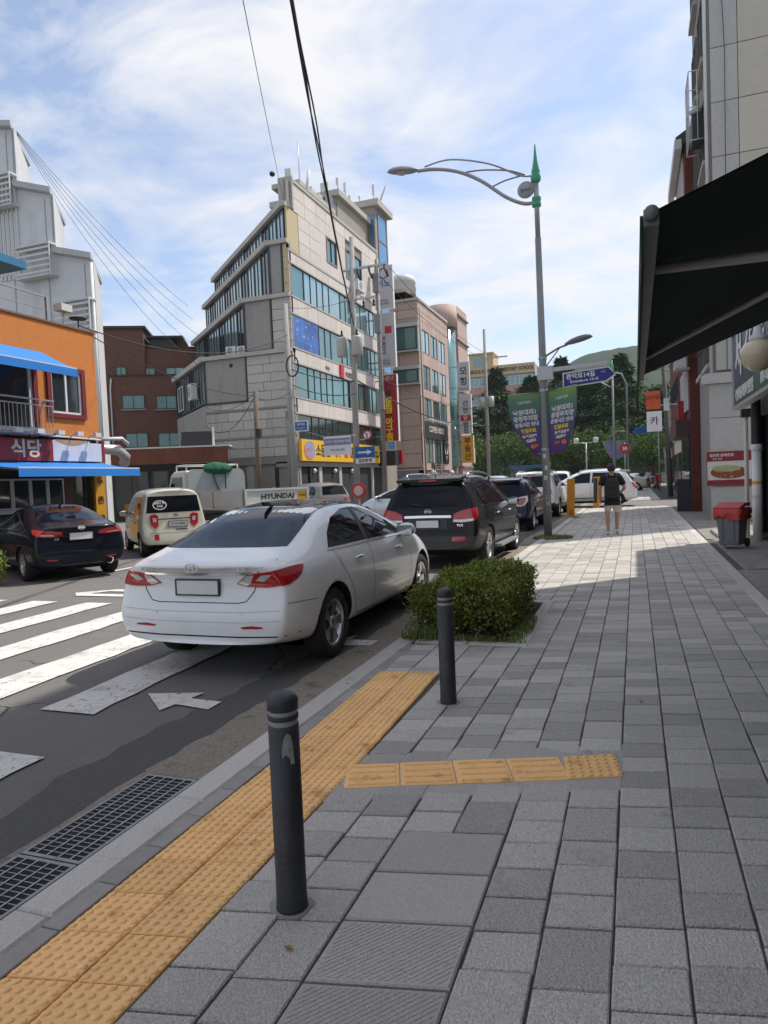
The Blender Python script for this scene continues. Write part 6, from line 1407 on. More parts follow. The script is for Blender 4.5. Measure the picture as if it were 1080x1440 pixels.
lm('arm', lambda m: m.tube(bez(arm), .045, 10), LGREY); lm('arm_brace', lambda m: m.tube(bez([(-.05,0,9.15),(-.4,0,9.2),(-1.2,0,9.65),(-2.2,0,9.95),(-2.9,0,9.9)]), .022, 8), LGREY); lm('arm_brace', lambda m: m.tube(bez([(-.3,0,9.2),(-.7,0,9.38),(-1.35,0,9.52),(-1.8,0,9.55)]), .02, 8), M('brace_rust', (.30,.17,.12), .6, var=.2)); lm('arm_brace', lambda m: m.tube(bez([(-.35,0,9.2),(-.8,0,9.15),(-1.15,0,9.05)]), .02, 8), M('brace_teal', (.12,.25,.25), .6))
def head(m, cx, cz, L, w, h, tilt, sgn=-1):
    m.smooth = True; N = 16; i0 = len(m.v); prof = [(0,.12,.3),(.08,.35,.5),(.25,.8,.85),(.5,1.,1.),(.75,.9,.9),(.92,.55,.55),(1.,.1,.1)]
    for u_, a, b in prof:
        for q in range(N):
            th = 2*math.pi*q/N; z = math.sin(th); m.v.append((cx+sgn*L*u_, w*a*math.cos(th), cz+tilt*u_*L+(h*b*z if z > 0 else h*.35*b*z)))
    for k in range(len(prof)-1):
        for q in range(N): w_ = (q+1) % N; f_ = (i0+k*N+q, i0+k*N+w_, i0+(k+1)*N+w_, i0+(k+1)*N+q); m._f(f_ if sgn > 0 else f_[::-1])
lm('lamp_head', lambda m: head(m, -3.05, 9.84, .9, .19, .13, .12), LGREY); lm('lamp_lens', lambda m: m.lathe([(.0,-.075),(.1,-.07),(.14,-.045)], 16, (-3.55,0,9.90), caps=False), M('lens_frost', (.5,.5,.47), .3))
lm('disc_emblem', lambda m: m.lathe([(.0,-.02),(.2,-.02),(.215,0),(.2,.02),(0,.02)], 24, (-.28,-.02,8.82), 'y'), M('disc_grey', (.33,.35,.37), .4, var=.1))
o = letter(None, lp, '관악구', 0, 0, 0, .1, M('ink_soft', (.12,.13,.14), .6)); o.location = (-.28,-.045,8.80); o.rotation_euler = (R(90), 0, 0)
lm('footway_arm', lambda m: m.tube([(.06,0,4.62),(.4,0,4.80),(.62,0,4.86)], .025, 8), M('brace_rust', (.30,.17,.12), .6)); lm('footway_strut', lambda m: m.tube([(.07,0,4.36),(.42,0,4.79)], .016, 6), M('brace_rust', (.30,.17,.12), .6))
lm('footway_lamp_head', lambda m: head(m, .55, 4.86, .68, .14, .12, .2, 1), M('lamp_head_dark', (.16,.16,.155), .5, .2))
for z in (4.55, 3.74, 2.25): lm('pole_band', lambda m: m.lathe([(.106,0),(.106,.06)], 14, (0,0,z), caps=False), STEEL)
for (z, a) in ((1.5,-95),(1.0,-80),(.85,-70),(2.05,-100),(1.75,-85)):
    m = MB(); rr = .105; P = lambda da, zz: (rr*math.cos(R(a+da)), rr*math.sin(R(a+da)), zz); m.quad(P(-20,z),P(20,z),P(20,z+.11),P(-20,z+.11)); m.build('sticker', OFFW, lp)
# ---- banners
def banner(label, sg, rot):
    t = thing('banner', label, 'banner', (LX+sg*.10, LY, 2.15), 0, 'parking banners on the street lamp')
    n, k = 16, 8; W, H = .78, 1.58
    def P(u, v):      # v from top (0) to bottom (1)
        w = W*(1-(.86 if sg < 0 else .5)*max(0, (v-.25)/.75)**1.7); x = u*w
        return Vector((sg*x*math.cos(rot), -sg*.0-.12*math.sin(3*v+2*u)*u-abs(x)*math.sin(rot), H*(1-v)-.0*u+(.06*u if sg > 0 else -.05*u)))
    m = MB(); m.smooth = True; ids = {}
    for j in range(n+1):
        for i in range(k+1): ids[i, j] = len(m.v); m.v.append(tuple(P(i/k, j/n)))
    for j in range(n):
        for i in range(k): f_ = (ids[i,j], ids[i,j+1], ids[i+1,j+1], ids[i+1,j]); m._f(f_ if sg > 0 else f_[::-1])
    mt = bpy.data.materials.new('banner_print'); mt.use_nodes = True; q = mt.node_tree; b = q.nodes['Principled BSDF']; b.inputs['Roughness'].default_value = .7
    g = q.nodes.new('ShaderNodeNewGeometry'); s_ = q.nodes.new('ShaderNodeSeparateXYZ'); q.links.new(g.outputs['Position'], s_.inputs[0]); mr_ = q.nodes.new('ShaderNodeMapRange'); mr_.inputs['From Min'].default_value = 2.2; mr_.inputs['From Max'].default_value = 3.75; q.links.new(s_.outputs['Z'], mr_.inputs['Value'])
    cr = q.nodes.new('ShaderNodeValToRGB'); q.links.new(mr_.outputs[0], cr.inputs[0]); e = cr.color_ramp.elements; e[0].position = 0; e[0].color = (.10,.03,.21,1); e[1].position = 1; e[1].color = (.20,.36,.08,1)
    for p_, c_ in ((.35,(.09,.08,.22,1)),(.6,(.09,.13,.21,1)),(.85,(.10,.24,.15,1))): x_ = e.new(p_); x_.color = c_
    q.links.new(cr.outputs[0], b.inputs['Base Color'])
    c = m.build('cloth', mt, t)
    WL_ = M('print_white', (.7,.7,.7), .6, var=0); YL_ = M('print_yellow', (.75,.6,.03), .6, var=0); OR_ = M('print_orange', (.75,.16,.03), .6, var=0)
    def tx(body, v, size, mat, sx=1., uc=.5):
        me = text_mesh(body, size, mat, .001, .006, sx=sx)
        for vv in me.vertices:
            w = W*(1-(.86 if sg < 0 else .5)*max(0, (v-.25)/.75)**1.7); cx = w*uc; xx = cx*sg+vv.co.x
            u_ = abs(xx)/max(w, .01); pv = v-vv.co.y/H; pt = P(u_, pv); d_ = vv.co.z; vv.co = Vector((pt.x, pt.y-.012-d_, pt.z))
        link('lettering', me, t)
    tx('낙성대제1', .30, .15, WL_, .95); tx('공영주차장', .40, .15, WL_, .9); tx('운영시간 안내', .495, .115, WL_, .9)
    tx('전일무료', .595, .115, YL_, .9, .5); tx('토·일·공휴일', .68, .085, WL_, .85, .55); tx('요금부과', .75, .085, WL_, .85, .55); tx('1급지', .84, .07, OR_, .8, .4); tx('낙성대공원', .14, .075, M('print_pale', (.45,.55,.45), .6), 1.)
    m = MB()
    u0 = .62 if sg < 0 else .75; pc = P(u0, .84); m.poly([(pc.x+.062*math.cos(a*math.pi/10), pc.y-.014, pc.z+.062*math.sin(a*math.pi/10)) for a in range(20)]); m.build('orange_roundel', OR_, t)
    m = MB(); m.tube([(0,0,H+.01), tuple(P(1,0)+Vector((0,0,.015)))], .012, 6); m.build('top_rod', STEEL, t)
    m = MB(); m.tube([(0,0,.02),(sg*.1,-.0,.02)], .012, 6); m.build('lower_clip', STEEL, t)
banner('green and purple parking banner on the road side of the lamp post', -1, R(8)); banner('green and purple parking banner on the pavement side of the lamp post', 1, R(20))
# ---- blue street name sign on the lamp
t = thing('street_name_sign', 'blue arrow-shaped street name sign with white lettering on the lamp post', 'street sign', (LX+.1, LY-.02, 4.0)); BLS = M('sign_blue', (.008,.012,.22), .35, var=.03)
f3 = Frame((LX+.1, LY-.14, 0), (1, 0)); 
def slope(s, z): return z+.03*s
pl = [(.42,3.80),(1.42,3.88),(1.62,4.02),(1.48,4.18),(.42,4.12)]
m = MB(); m.extr([tuple(f3(a-.03*(1 if a < 1 else -1), .0, z+(.03 if z > 4.05 else -.03))) for a, z in pl], Vector((0,.035,0))); m.build('border', WHITE, t); m = MB(); m.extr([tuple(f3(a, .012, z)) for a, z in pl], Vector((0,.01,0))); m.build('panel', BLS, t)
o = letter(f3, t, '관악로14길', .82, 4.045, .018, .15, WHITE, .004); o.rotation_euler = (R(90), R(-3), 0); o = letter(f3, t, 'Gwanak-ro 14-gil', .90, 3.925, .018, .098, WHITE, .002); o.rotation_euler = (R(90), R(-3), 0); o = letter(f3, t, '113', 1.35, 4.09, .018, .075, WHITE, 0.); o.rotation_euler = (R(90), R(-3), 0)
m = MB(); m.box(LX, LX+1.55, LY-.11, LY-.03, 4.2, 4.3, lambda x, y, z: (x, y, z+.04*(x-LX))); m.build('hanger', STEEL, t); m = MB(); m.box(LX-.13, LX+.25, LY-.14, LY+.1, 4.02, 4.36); m.build('clamp', STEEL, t); fix(t)
# ---- orange gate posts
for (x, y, lab, dk) in ((-2.28,26.4,'plain orange gate post standing at the kerb before the side road',0),(-1.72,33.35,'orange gate post with a dark control strip in front of the white people carrier',1)):
    t = thing('gate_post', lab, 'post', (x, y, 0), R(4)); m = MB(); m.box(-.14, .14, -.12, .12, .0, 1.45, lambda a, b, c: (a+.03*c, b, c)); o = m.build('column', M('orange_post', (.62,.24,.008), .5, var=.08), t); mo = o.modifiers.new('bevel', 'BEVEL'); mo.width = .015; mo.segments = 2
    m = MB(); m.box(-.17, .17, -.15, .15, 0, .05); m.build('foot', STEEL, t)
    if dk: m = MB(); m.box(-.13, .03, -.135, -.121, .25, 1.38, lambda a, b, c: (a+.03*c, b, c)); m.build('control_strip', DARKM, t)
    else: m = MB(); m.box(-.04, .07, -.128, -.121, .12, .3, lambda a, b, c: (a+.03*c, b, c)); m.build('notice', M('orange_print', (.35,.12,.01), .6, var=.3, scale=40), t)
# ---- utility poles
def pole(label, x, y, h, r0=.17, r1=.12, mat=POLEC, lean=(0,0), extra=None):
    t = thing('utility_pole', label, 'utility pole', (x, y, 0), 0, 'utility poles'); m = MB(); m.tube([(0,0,0),(lean[0]*.5,lean[1]*.5,h/2),(lean[0],lean[1],h)], [r0,(r0+r1)/2,r1], 14); m.build('pole', mat, t)
    if extra: extra(t)
    return t
def pb_parts(t):
    m = MB(); m.box(-.3, 2.35, -.06, .06, 13.38, 13.5, lambda a, b, c: (a, b, c+.02*a)); m.build('crossarm', STEEL, t); m = MB(); m.box(-.5, 1.6, -.06, .06, 11.75, 11.85); m.build('crossarm', STEEL, t)
    for x in (.6, 1.3, 2.2): m = MB(); m.tube([(x,-.05,13.4),(x+.1,-.2,13.1),(x+.3,-.35,12.7)], [.07,.05,.06], 8); m.build('insulator', RUBBER, t)
    for x in (.35, .9, 1.5): m = MB(); m.lathe([(.03,0),(.08,.1),(.04,.15),(.08,.25),(.03,.4)], 10, (x, 0, 11.3)); m.build('insulator', RUBBER, t)
    for x in (-.45, .45):
        m = MB(); m.lathe([(.28,0),(.32,.06),(.32,.95),(.28,1.05),(.1,1.1)], 16, (x, -.1, 8.7)); tr = m.build('transformer', M('transformer_grey', (.42,.42,.40), .5, var=.1), t); m = MB(); m.lathe([(.06,0),(.09,.1),(.05,.2),(.07,.3),(.02,.4)], 8, (x, -.1, 9.78)); m.build('bushing', RUBBER, tr)
    m = MB(); m.tube([(0,-.1,12.0),(.7,-.05,13.35)], .03, 6); m.build('brace', STEEL, t)
pole('concrete utility pole carrying twin transformers in front of the corner block', -14.75, 36, 15.2, .2, .13, lean=(.35,0), extra=pb_parts)
def pc_parts(t):
    for z in (5.6, 9.8, 12.0): m = MB(); m.box(-.18, .18, -.2, .0, z, z+1.0); m.build('cabinet', M('cabinet_grey', (.22,.22,.21), .6), t)
pole('slim steel pole beside the projecting signs sharing the high crossarm', -13.05, 36.05, 13.8, .13, .10, M('pole_steel', (.22,.2,.18), .6, .2, var=.2, scale=2), (.05,0), pc_parts)
def pa_parts(t):
    m = MB(); m.tube([(-.28,-.02,0),(-.25,-.02,5.6)], .11, 10); m.build('cable_riser', M('riser_grey', (.2,.2,.2), .6, var=.15), t)
    m = MB(); m.smooth = True
    m.tube([(.25+.35*math.cos(a*math.pi/8), -.15, 7.9+.55*math.sin(a*math.pi/8)) for a in range(17)], .04, 6, False); m.build('cable_coil', RUBBER, t)
pole('pale concrete utility pole at the corner of the stepped block beside the yellow fascia', -17.0, 32.9, 11.2, .2, .14, lean=(-.1,0), extra=pa_parts)
pole('short brown wooden pole in front of the grey side wall', -17.0, 29.1, 6.2, .14, .11, M('old_wood', (.16,.12,.085), .9, var=.25, scale=4, stretch=(6,6,.6)), (.08,0), lambda t: MB().box(.08,.3,-.15,.05,4.0,4.4).build('junction_box', RUBBER, t))
def pd_parts(t):
    m = MB(); m.box(-.1, 2.2, -.06, .06, 13.3, 13.42); m.build('crossarm', STEEL, t)
    for x in (-.4, .45): m = MB(); m.lathe([(.3,0),(.3,1.0)], 12, (x,0,8.6)); m.build('transformer', M('transformer_grey', (.42,.42,.40), .5), t)
pole('concrete utility pole with grey transformers in front of the wooded hill', -13.6, 68, 16.2, .2, .13, extra=pd_parts)
pole('slim concrete pole further up the road with pale insulator arms', -19.0, 84, 13.5, .17, .12, extra=lambda t: [MB().box(-.9,.9,-.05,.05,z,z+.1).build('crossarm', OFFW, t) for z in (10.5, 9.2, 8.3)])
def pe_parts(t):
    m = MB(); m.box(-.28, .0, -.3, -.1, 5.1, 5.8); m.build('meter_box', OFFW, t); m = MB(); m.tube([(-.12,-.1,0),(-.3,-.1,3.0)], .06, 8); m.build('stay_tube', M('riser_grey', (.2,.2,.2), .6), t)
pole('leaning dark utility pole with a white box beyond the side road', 1.95, 44.0, 8.2, .15, .11, M('pole_dark', (.09,.085,.08), .8, var=.2), (-.25,0), pe_parts)
# ---- round sign and one-way sign on the transformer pole, hanging cloth banner, blue plates
t = thing('one_way_sign', 'blue one-way arrow sign on the transformer pole by the yellow fascia', 'road sign', (-14.3, 35.7, 3.2)); fq = Frame((-14.6, 35.72, 0), (1, 0)); BLR = M('road_sign_blue', (.01,.10,.34), .4, var=.03)
m = MB(); fq.box(m, 0, 1.15, 3.0, 3.62, 0, .04); m.build('panel', BLR, t); m = MB(); m.poly([tuple(fq(a, .045, z)) for a, z in ((.15,3.26),(.7,3.26),(.7,3.16),(1.0,3.31),(.7,3.46),(.7,3.36),(.15,3.36))]); m.build('arrow', WHITE, t); m = MB(); fq.box(m, .0, 1.15, 2.7, 2.98, 0, .03); m.build('plate', WHITE, t); letter(fq, t, '일방통행', .57, 2.84, .035, .22, INK, .002); fix(t)
t = thing('no_turn_sign', 'round no-turn road sign edge-on to the transformer pole above the one-way sign', 'road sign', (-13.9, 35.7, 4.2)); m = MB(); m.lathe([(.26,-.02),(.26,.02)], 24, (-13.85,35.7,4.25), 'y'); m.build('disc', M('sign_red_ring', (.5,.03,.03), .4, var=0), t); m = MB(); m.lathe([(.19,-.03),(.19,.0)], 24, (-13.85,35.68,4.25), 'y'); m.build('face', WHITE, t); m = MB(); m.tube([(-13.85,35.64,4.1),(-13.85,35.64,4.3),(-13.95,35.64,4.38)], .03, 6); m.build('arrow', INK, t); m = MB(); m.box(-14.3, -13.8, 35.72, 35.76, 4.0, 4.05); m.build('bracket', STEEL, t); fix(t)
t = thing('cloth_banner', 'printed cloth banner with a purple strip tied between two utility poles', 'banner', (-16.2, 35, 4)); fq = Frame((-16.1, 34.8, 0), (1, 0)); m = MB(); fq.box(m, 0, 1.65, 3.2, 4.25, 0, .01); m.build('cloth', WHITE, t); m = MB(); fq.box(m, .02, 1.63, 3.75, 4.12, .01, .014); m.build('printed_strip', M('print_purple', (.22,.22,.42), .6, var=.2, scale=1.2), t); letter(fq, t, '관악구 평생학습 축제', 0.83, 3.93, .018, .17, WHITE, .003); letter(fq, t, '참여 문의 환영', 0.83, 3.48, .018, .14, M('ink_blue', (.2,.2,.35), .6), .0)
for (a, b_) in (((-16.1,34.8,4.25),(-17.0,33.0,4.7)),((-14.45,34.8,4.25),(-14.6,35.9,4.3))): m = MB(); m.tube([a, b_], .012, 5); m.build('tie_rope', OFFW, t)
fix(t)
t = thing('blue_plate', 'small blue street plate high on the pale concrete utility pole', 'street sign', (-16.6, 32.7, 5.3)); m = MB(); fq = Frame((-16.75, 32.66, 0), (1, 0)); fq.box(m, 0, .8, 4.45, 5.0, 0, .03); m.build('border', WHITE, t); m = MB(); fq.box(m, .05, .75, 4.5, 4.95, .03, .036); m.build('panel', BLR, t); letter(fq, t, '관악로', .4, 4.80, .04, .17, WHITE, .002); letter(fq, t, 'Gwanak-ro', .4, 4.62, .04, .11, WHITE, .0); fix(t)
t = thing('red_round_sign', 'small red round sign on a post in the road behind the white sedan', 'road sign', (-6.9, 17.0, 0)); m = MB(); m.tube([(0,0,0),(0,0,1.2)], .02, 6); m.build('post', STEEL, t); m = MB(); m.lathe([(.2,-.03),(.21,0),(.2,.03)], 24, (0,0,1.42), 'y'); m.build('disc', M('sign_red_disc', (.6,.03,.02), .4, var=0), t); m = MB(); m.lathe([(.13,-.04),(.13,-.03)], 20, (0,0,1.42), 'y'); m.build('face', M('sign_pink', (.68,.5,.48), .4, var=.1, scale=12), t); m = MB(); m.lathe([(.16,0),(.14,.05),(.03,.06)], 16); m.build('foot', RUBBER, t)
# far lamp, double floodlight, speed sign, signs at the end of the pavement
def far_lamp():
    t = thing('street_lamp', 'distant grey street lamp with green spire beside the blue street sign', 'street lamp', (-1.35, 52, 0)); m = MB(); m.tube([(0,0,0),(0,0,8.9)], [.11,.07], 10); m.build('pole', POLES, t); m = MB(); m.lathe([(.08,0),(.13,.1),(.1,.3),(.02,.9)], 10, (0,0,8.7)); m.build('spire', GRN, t); m = MB(); m.tube([(0,0,7.6),(-.5,0,7.9),(-1.2,0,8.35)], .04, 8); m.build('arm', LGREY, t); m = MB(); head(m, -.9, 8.2, .8, .18, .12, .15); m.build('lamp_head', OFFW, t)
    m = MB(); m.extr([(.1,0,3.9),(.85,0,3.9),(.6,0,2.7),(.1,0,2.5)], (0,.02,0)); m.build('flag', M('flag_print', (.16,.14,.3), .6, var=.2, scale=1.5, dirt=((.20,.30,.16), 1.1, .48, .1)), t); m = MB(); m.extr([(-.85,0,3.9),(-.1,0,3.9),(-.1,0,2.5),(-.3,0,2.7)], (0,.02,0)); m.build('flag', M('flag_print', (.16,.14,.3), .6), t)
far_lamp()
t = thing('street_lamp', 'distant plain lamp post with two curved arms beyond the side road', 'street lamp', (-.5, 62, 0)); m = MB(); m.tube([(0,0,0),(0,0,9.0),(-.4,0,9.9),(-1.4,0,10.1),(-2.6,0,9.6)], [.1,.08,.07,.05,.05], 10); m.build('pole', POLES, t); m = MB(); head(m, -2.4, 9.6, .9, .2, .12, -.05); m.build('lamp_head', OFFW, t); m = MB(); m.tube([(0,0,5.0),(-.8,0,5.1),(-1.6,0,4.6)], .05, 8); m.build('arm', POLES, t)
t = thing('speed_sign', 'round red thirty speed limit sign beyond the side road', 'road sign', (-.62, 50, 0)); m = MB(); m.tube([(0,0,0),(0,0,3.6)], .035, 8); m.build('post', STEEL, t); m = MB(); m.lathe([(.34,-.02),(.34,.02)], 24, (0,-.05,3.2), 'y'); m.build('disc', M('speed_red', (.4,.015,.02), .4, var=0), t); link('lettering', text_mesh('30', .32, WHITE, .004, .01), t, (0,-.08,3.2), (R(90),0,0))
t = thing('floodlight_post', 'short grey post with twin floodlight heads behind the white people carrier', 'lamp post', (-2.9, 46, 0)); m = MB(); m.tube([(0,0,0),(0,0,3.6)], .05, 8); m.build('post', STEEL, t)
for sg in (-1, 1): m = MB(); m.tube([(0,0,3.55),(sg*.5,0,3.6)], .03, 6); q = m.build('arm', STEEL, t); m = MB(); m.lathe([(.05,0),(.16,.05),(.16,.3),(.1,.36)], 10, (sg*.6,0,3.55)); m.build('floodlight', OFFW, q)
def sq_sign(label, x, y, z0, z1, w, mat, ch, cm, size):
    t = thing('hanging_sign', label, 'sign', (x, y, z0), 0, 'square signs at the end of the pavement'); fq = Frame((x-w/2, y, 0), (1, 0)); m = MB(); fq.box(m, 0, w, z0, z1, -.2, 0); m.build('case', mat, t); letter(fq, t, ch, w/2, (z0+z1)/2, .012, size, cm, .01)
    m = MB(); fq.box(m, w, w+1.2, z0+.2, z0+.28, -.15, -.05); m.build('bracket', STEEL, t); fix(t); return t
sq_sign('orange square sign with a smile mark hanging from the right hand wall', 1.25, 50, 5.75, 6.95, .9, M('sign_orange', (.55,.09,.025), .5), '스마일\n◡', M('sign_deep_red', (.3,.01,.01), .5), .3); sq_sign('white square sign with a purple ring character below the orange sign', 1.3, 50, 4.25, 5.6, .95, WHITE, '카', M('purple_ink', (.18,.02,.16), .5), .6)
t = thing('street_name_sign', 'small distant blue arrow street sign below the white square sign', 'street sign', (.9, 58, 0)); m = MB(); m.extr([(-.9,0,4.6),(.5,0,4.6),(.8,0,4.85),(.5,0,5.1),(-.9,0,5.1)], (0,.05,0)); m.build('panel', BLR, t); m = MB(); m.tube([(.9,0.03,0),(.9,0.03,5.2)], .05, 8); m.build('post', STEEL, t)
t = thing('traffic_light', 'orange signal box with a round sign on the far slim pole', 'traffic light', (-18.7, 83.5, 0)); m = MB(); m.tube([(0,0,0),(0,0,5.5)], .07, 8); m.build('post', STEEL, t); m = MB(); m.box(-.35, .35, -.15, .15, 3.4, 5.3); m.build('signal_box', YSIGN, t); m = MB(); m.lathe([(.4,-.02),(.4,.02)], 16, (0,-.2,5.7), 'y'); m.build('round_sign', M('sign_red_ring', (.5,.03,.03), .4), t)
# ================================================================== PLANTS, PEOPLE, DISTANCE
LEAF1 = M('hedge_leaf', (.21,.25,.055), .6, var=.35, scale=4, island=.5, spec=.12); LEAF2 = M('conifer_leaf', (.075,.118,.045), .8, var=.3, scale=.4, island=.3, spec=.08); LEAF3 = M('broad_leaf', (.105,.16,.05), .8, var=.25, scale=.4, island=.3, spec=.08); LEAF4 = M('red_tip_leaf', (.2,.085,.035), .55, var=.3, island=.3, spec=.2); GRASS = M('grass_blade', (.20,.26,.075), .6, var=.25, scale=6, island=.45, spec=.1); BARK = M('bark', (.07,.05,.038), .9, var=.3, scale=3); SOIL = M('soil', (.045,.035,.025), .95, var=.3, scale=9, bump=.6, bscale=60)
def leaf_quads(m, p, d, up, l, w):
    d = d.normalized(); s = d.cross(up)
    if s.length < 1e-3: s = d.orthogonal()
    s = s.normalized()*w*.5; m.quad(p, p+d*l*.5+s, p+d*l, p+d*l*.5-s)
rg = random.Random(11)
def rv(): 
    while 1:
        v = Vector((rg.uniform(-1,1), rg.uniform(-1,1), rg.uniform(-1,1)))
        if .05 < v.length < 1: return v.normalized()
# hedge
hd = thing('clipped_hedge', 'low clipped green hedge with reddish tips in the kerbside planter', 'hedge', (-1.68, 7.65, 0))
x0, x1, y0, y1, hz = -.52, .50, -1.02, 1.06, .53
m = MB(); m.box(x0-.06, x1+.05, y0-.05, y1+.05, -.02, .022); m.build('soil_bed', SOIL, hd)
def hz_at(x, y): return hz+.05*math.sin(x*5+1)+.05*math.sin(y*4.3)+.02*math.sin(13*x+7*y)
lm1, lm2 = MB(), MB()
for k in range(36000):
    x, y = rg.uniform(x0, x1), rg.uniform(y0, y1); H_ = hz_at(x, y)
    z = H_*rg.random()**.45 if rg.random() < .8 else H_*rg.random()
    e = min(x-x0, x1-x, y-y0, y1-y, H_-z)
    if e > .16 and rg.random() < .7: continue
    p = Vector((x, y, z))*1.0; q = 1+.05*math.sin(9*z+3*x); p.x *= q; 
    if z < .25: p.x *= .96; p.y *= .97
    p += Vector((rg.gauss(0,.02), rg.gauss(0,.02), rg.gauss(0,.018)))
    outv = Vector(((x-(x0+x1)/2)*1.2, (y-(y0+y1)/2)*.8, (z-.2)*1.5)); d = rv()+outv*.9+Vector((0,0,.5))
    l_ = rg.uniform(.026, .048); tgt = lm2 if (rg.random() < .015 or (x > .30 and rg.random() < .12 and y < .4)) else lm1; leaf_quads(tgt, p, d, rv(), l_, l_*.55)
for k in range(420):
    x, y = rg.uniform(x0, x1), rg.uniform(y0, y1); H_ = hz_at(x, y)-.06; dv_ = Vector((rg.gauss(0,.25), rg.gauss(0,.25), 1)).normalized(); L_ = rg.uniform(.06, .17); n_ = int(L_/.014)
    for q in range(n_):
        a = q*2.4; dd = Vector((math.cos(a), math.sin(a), .7)); sz = .034*(1-.5*q/n_); leaf_quads(lm2 if (q > n_*.75 and rg.random() < .18) else lm1, Vector((x, y, H_))+dv_*L_*q/n_, dd, dv_, sz, sz*.5)
lm1.build('foliage', LEAF1, hd, kind='stuff'); lm2.build('reddish_tips', LEAF4, hd, kind='stuff')
m = MB()
for k in range(160):
    x, y = rg.uniform(x0+.03, x1-.03), rg.uniform(y0+.03, y1-.03); h = hz_at(x, y)*rg.uniform(.5,1.08); m.tube([(x,y,0),(x+rg.gauss(0,.03),y+rg.gauss(0,.03),h*.5),(x+rg.gauss(0,.06),y+rg.gauss(0,.06),h)], [.006,.004,.002], 4, False)
m.build('twigs', BARK, hd, kind='stuff')
def grass(label, cx, cy, rx, ry, n, hmin, hmax, spread=1., name='grass_tuft', fn=None):
    t = thing(name, label, 'grass', (cx, cy, .015), 0); m = MB()
    for k in range(n):
        a = rg.uniform(0, 6.283); r = math.sqrt(rg.random()); x, y = rx*r*math.cos(a), ry*r*math.sin(a); h = rg.uniform(hmin, hmax)*(1-.4*r); b = Vector((rg.gauss(0,1), rg.gauss(0,1), 0)).normalized()*h*rg.uniform(.2,.9)*spread; s = Vector((-b.y, b.x, 0)).normalized()*.004
        p = Vector((x, y, 0)); q = p+b*.35+Vector((0,0,h*.7)); e = p+b+Vector((0,0,h*(.95-.3*spread))); m.quad(p-s, p+s, q+s*.8, q-s*.8); m.poly([q-s*.8, q+s*.8, e])
    m.build('blades', GRASS, t, kind='stuff'); return t
grass('tuft of long grass at the front corner of the clipped hedge', -2.06, 6.62, .22, .16, 260, .08, .26); grass('thin grass along the front of the hedge planter', -1.5, 6.6, .5, .07, 300, .05, .12); grass('grass growing at the right end of the hedge planter', -1.12, 7.2, .10, .6, 350, .06, .15); grass('round patch of grass at the foot of the street lamp', -2.0, 17.9, .50, .45, 1400, .06, .16); grass('weeds in the gutter beside the hedge', -2.38, 7.5, .06, .5, 90, .04, .10); grass('small weed at the foot of the orange post', -2.1, 26.2, .16, .1, 120, .04, .1); grass('grass at the foot of the leaning utility pole', 1.9, 43.7, .5, .3, 300, .05, .14)
m = MB(); m.prism([(-2.04+.48*math.cos(a*math.pi/10), 17.92+.44*math.sin(a*math.pi/10)) for a in range(20)], -.02, .019); m.build('lamp_bed_soil', SOIL, pave)
t = thing('clipped_hedge', 'small clipped hedge at the roadside beside the black sedan', 'hedge', (-11.9, 9.3, 0)); m = MB()
for k in range(5000):
    p = Vector((rg.uniform(-.9,.9), rg.uniform(-.35,.35), rg.random()**.6*.62)); leaf_quads(m, p, rv()+Vector((0,0,.6)), rv(), .06, .035)
m.build('foliage', LEAF1, t, kind='stuff')
# fallen leaves and crumbs on the paving
LV = M('dry_leaf', (.32,.18,.06), .8, var=.2); r5 = random.Random(21)
for (x, y, lab) in ((-.93,1.75,'curled brown leaf lying on the tooled inspection slab'),(.0,5.05,'pale dry leaf lying on the grey paving beyond the tactile bars'),(-2.2,5.0,'brown leaf lying in the gutter beside the kerb'),(-1.17,2.05,'small brown leaf lying just past the first bollard foot'),(.35,6.2,'dry leaf lying on the grey paving near the pale kerb')):
    m = MB(); a = r5.random()*6.3; c_, s_ = math.cos(a), math.sin(a); L_ = .022
    pts = [(-L_,0,.004),(0,.010,.010),(L_,0,.006),(0,-.010,.009)]; m.poly([(px*c_-py*s_, px*s_+py*c_, pz) for px, py, pz in pts]); m.poly([(px*c_-py*s_, px*s_+py*c_, pz-.002) for px, py, pz in pts[::-1]]); m.build('fallen_leaf', LV, loc=(x, y, .016), label=lab, cat='leaf', group='fallen leaves')
# ---- trees
def crown_conifer(n=5200, H=14., r=4.6):
    m = MB()
    for k in range(n):
        v = rg.random()**.8; z = H*(.12+.88*v); rr = r*(1-v)**.75*(.75+.35*math.sin(v*38))+.25; a = rg.uniform(0,6.283); q = rr*(rg.random()**.35); p = Vector((q*math.cos(a), q*math.sin(a), z-.25*q*.5)); o_ = Vector((math.cos(a), math.sin(a), -.25)); leaf_quads(m, p, o_+rv()*.6, Vector((0,0,1))+rv()*.4, rg.uniform(.45,.85), rg.uniform(.22,.4))
    return m.mesh('crown', LEAF2)
def crown_broad(n=6000, R_=4.2, H=8.5, mat=None):
    m = MB(); blobs = [(Vector((rg.gauss(0,.45), rg.gauss(0,.45), rg.uniform(.35,.95))), rg.uniform(.28,.5)) for _ in range(16)]
    for k in range(n):
        c_, s_ = rg.choice(blobs); d = rv(); p = Vector((c_.x*R_, c_.y*R_, c_.z*H)) + d*s_*R_*rg.random()**.3; p.z = max(p.z, 1.2); leaf_quads(m, p, d+rv()*.8, rv(), rg.uniform(.28,.5), rg.uniform(.18,.32))
    return m.mesh('crown', mat or LEAF3)
CR = {'conifer': [crown_conifer(), crown_conifer(5000, 11., 5.0)], 'broad': [crown_broad(), crown_broad(6000, 4.6, 7.5)]}
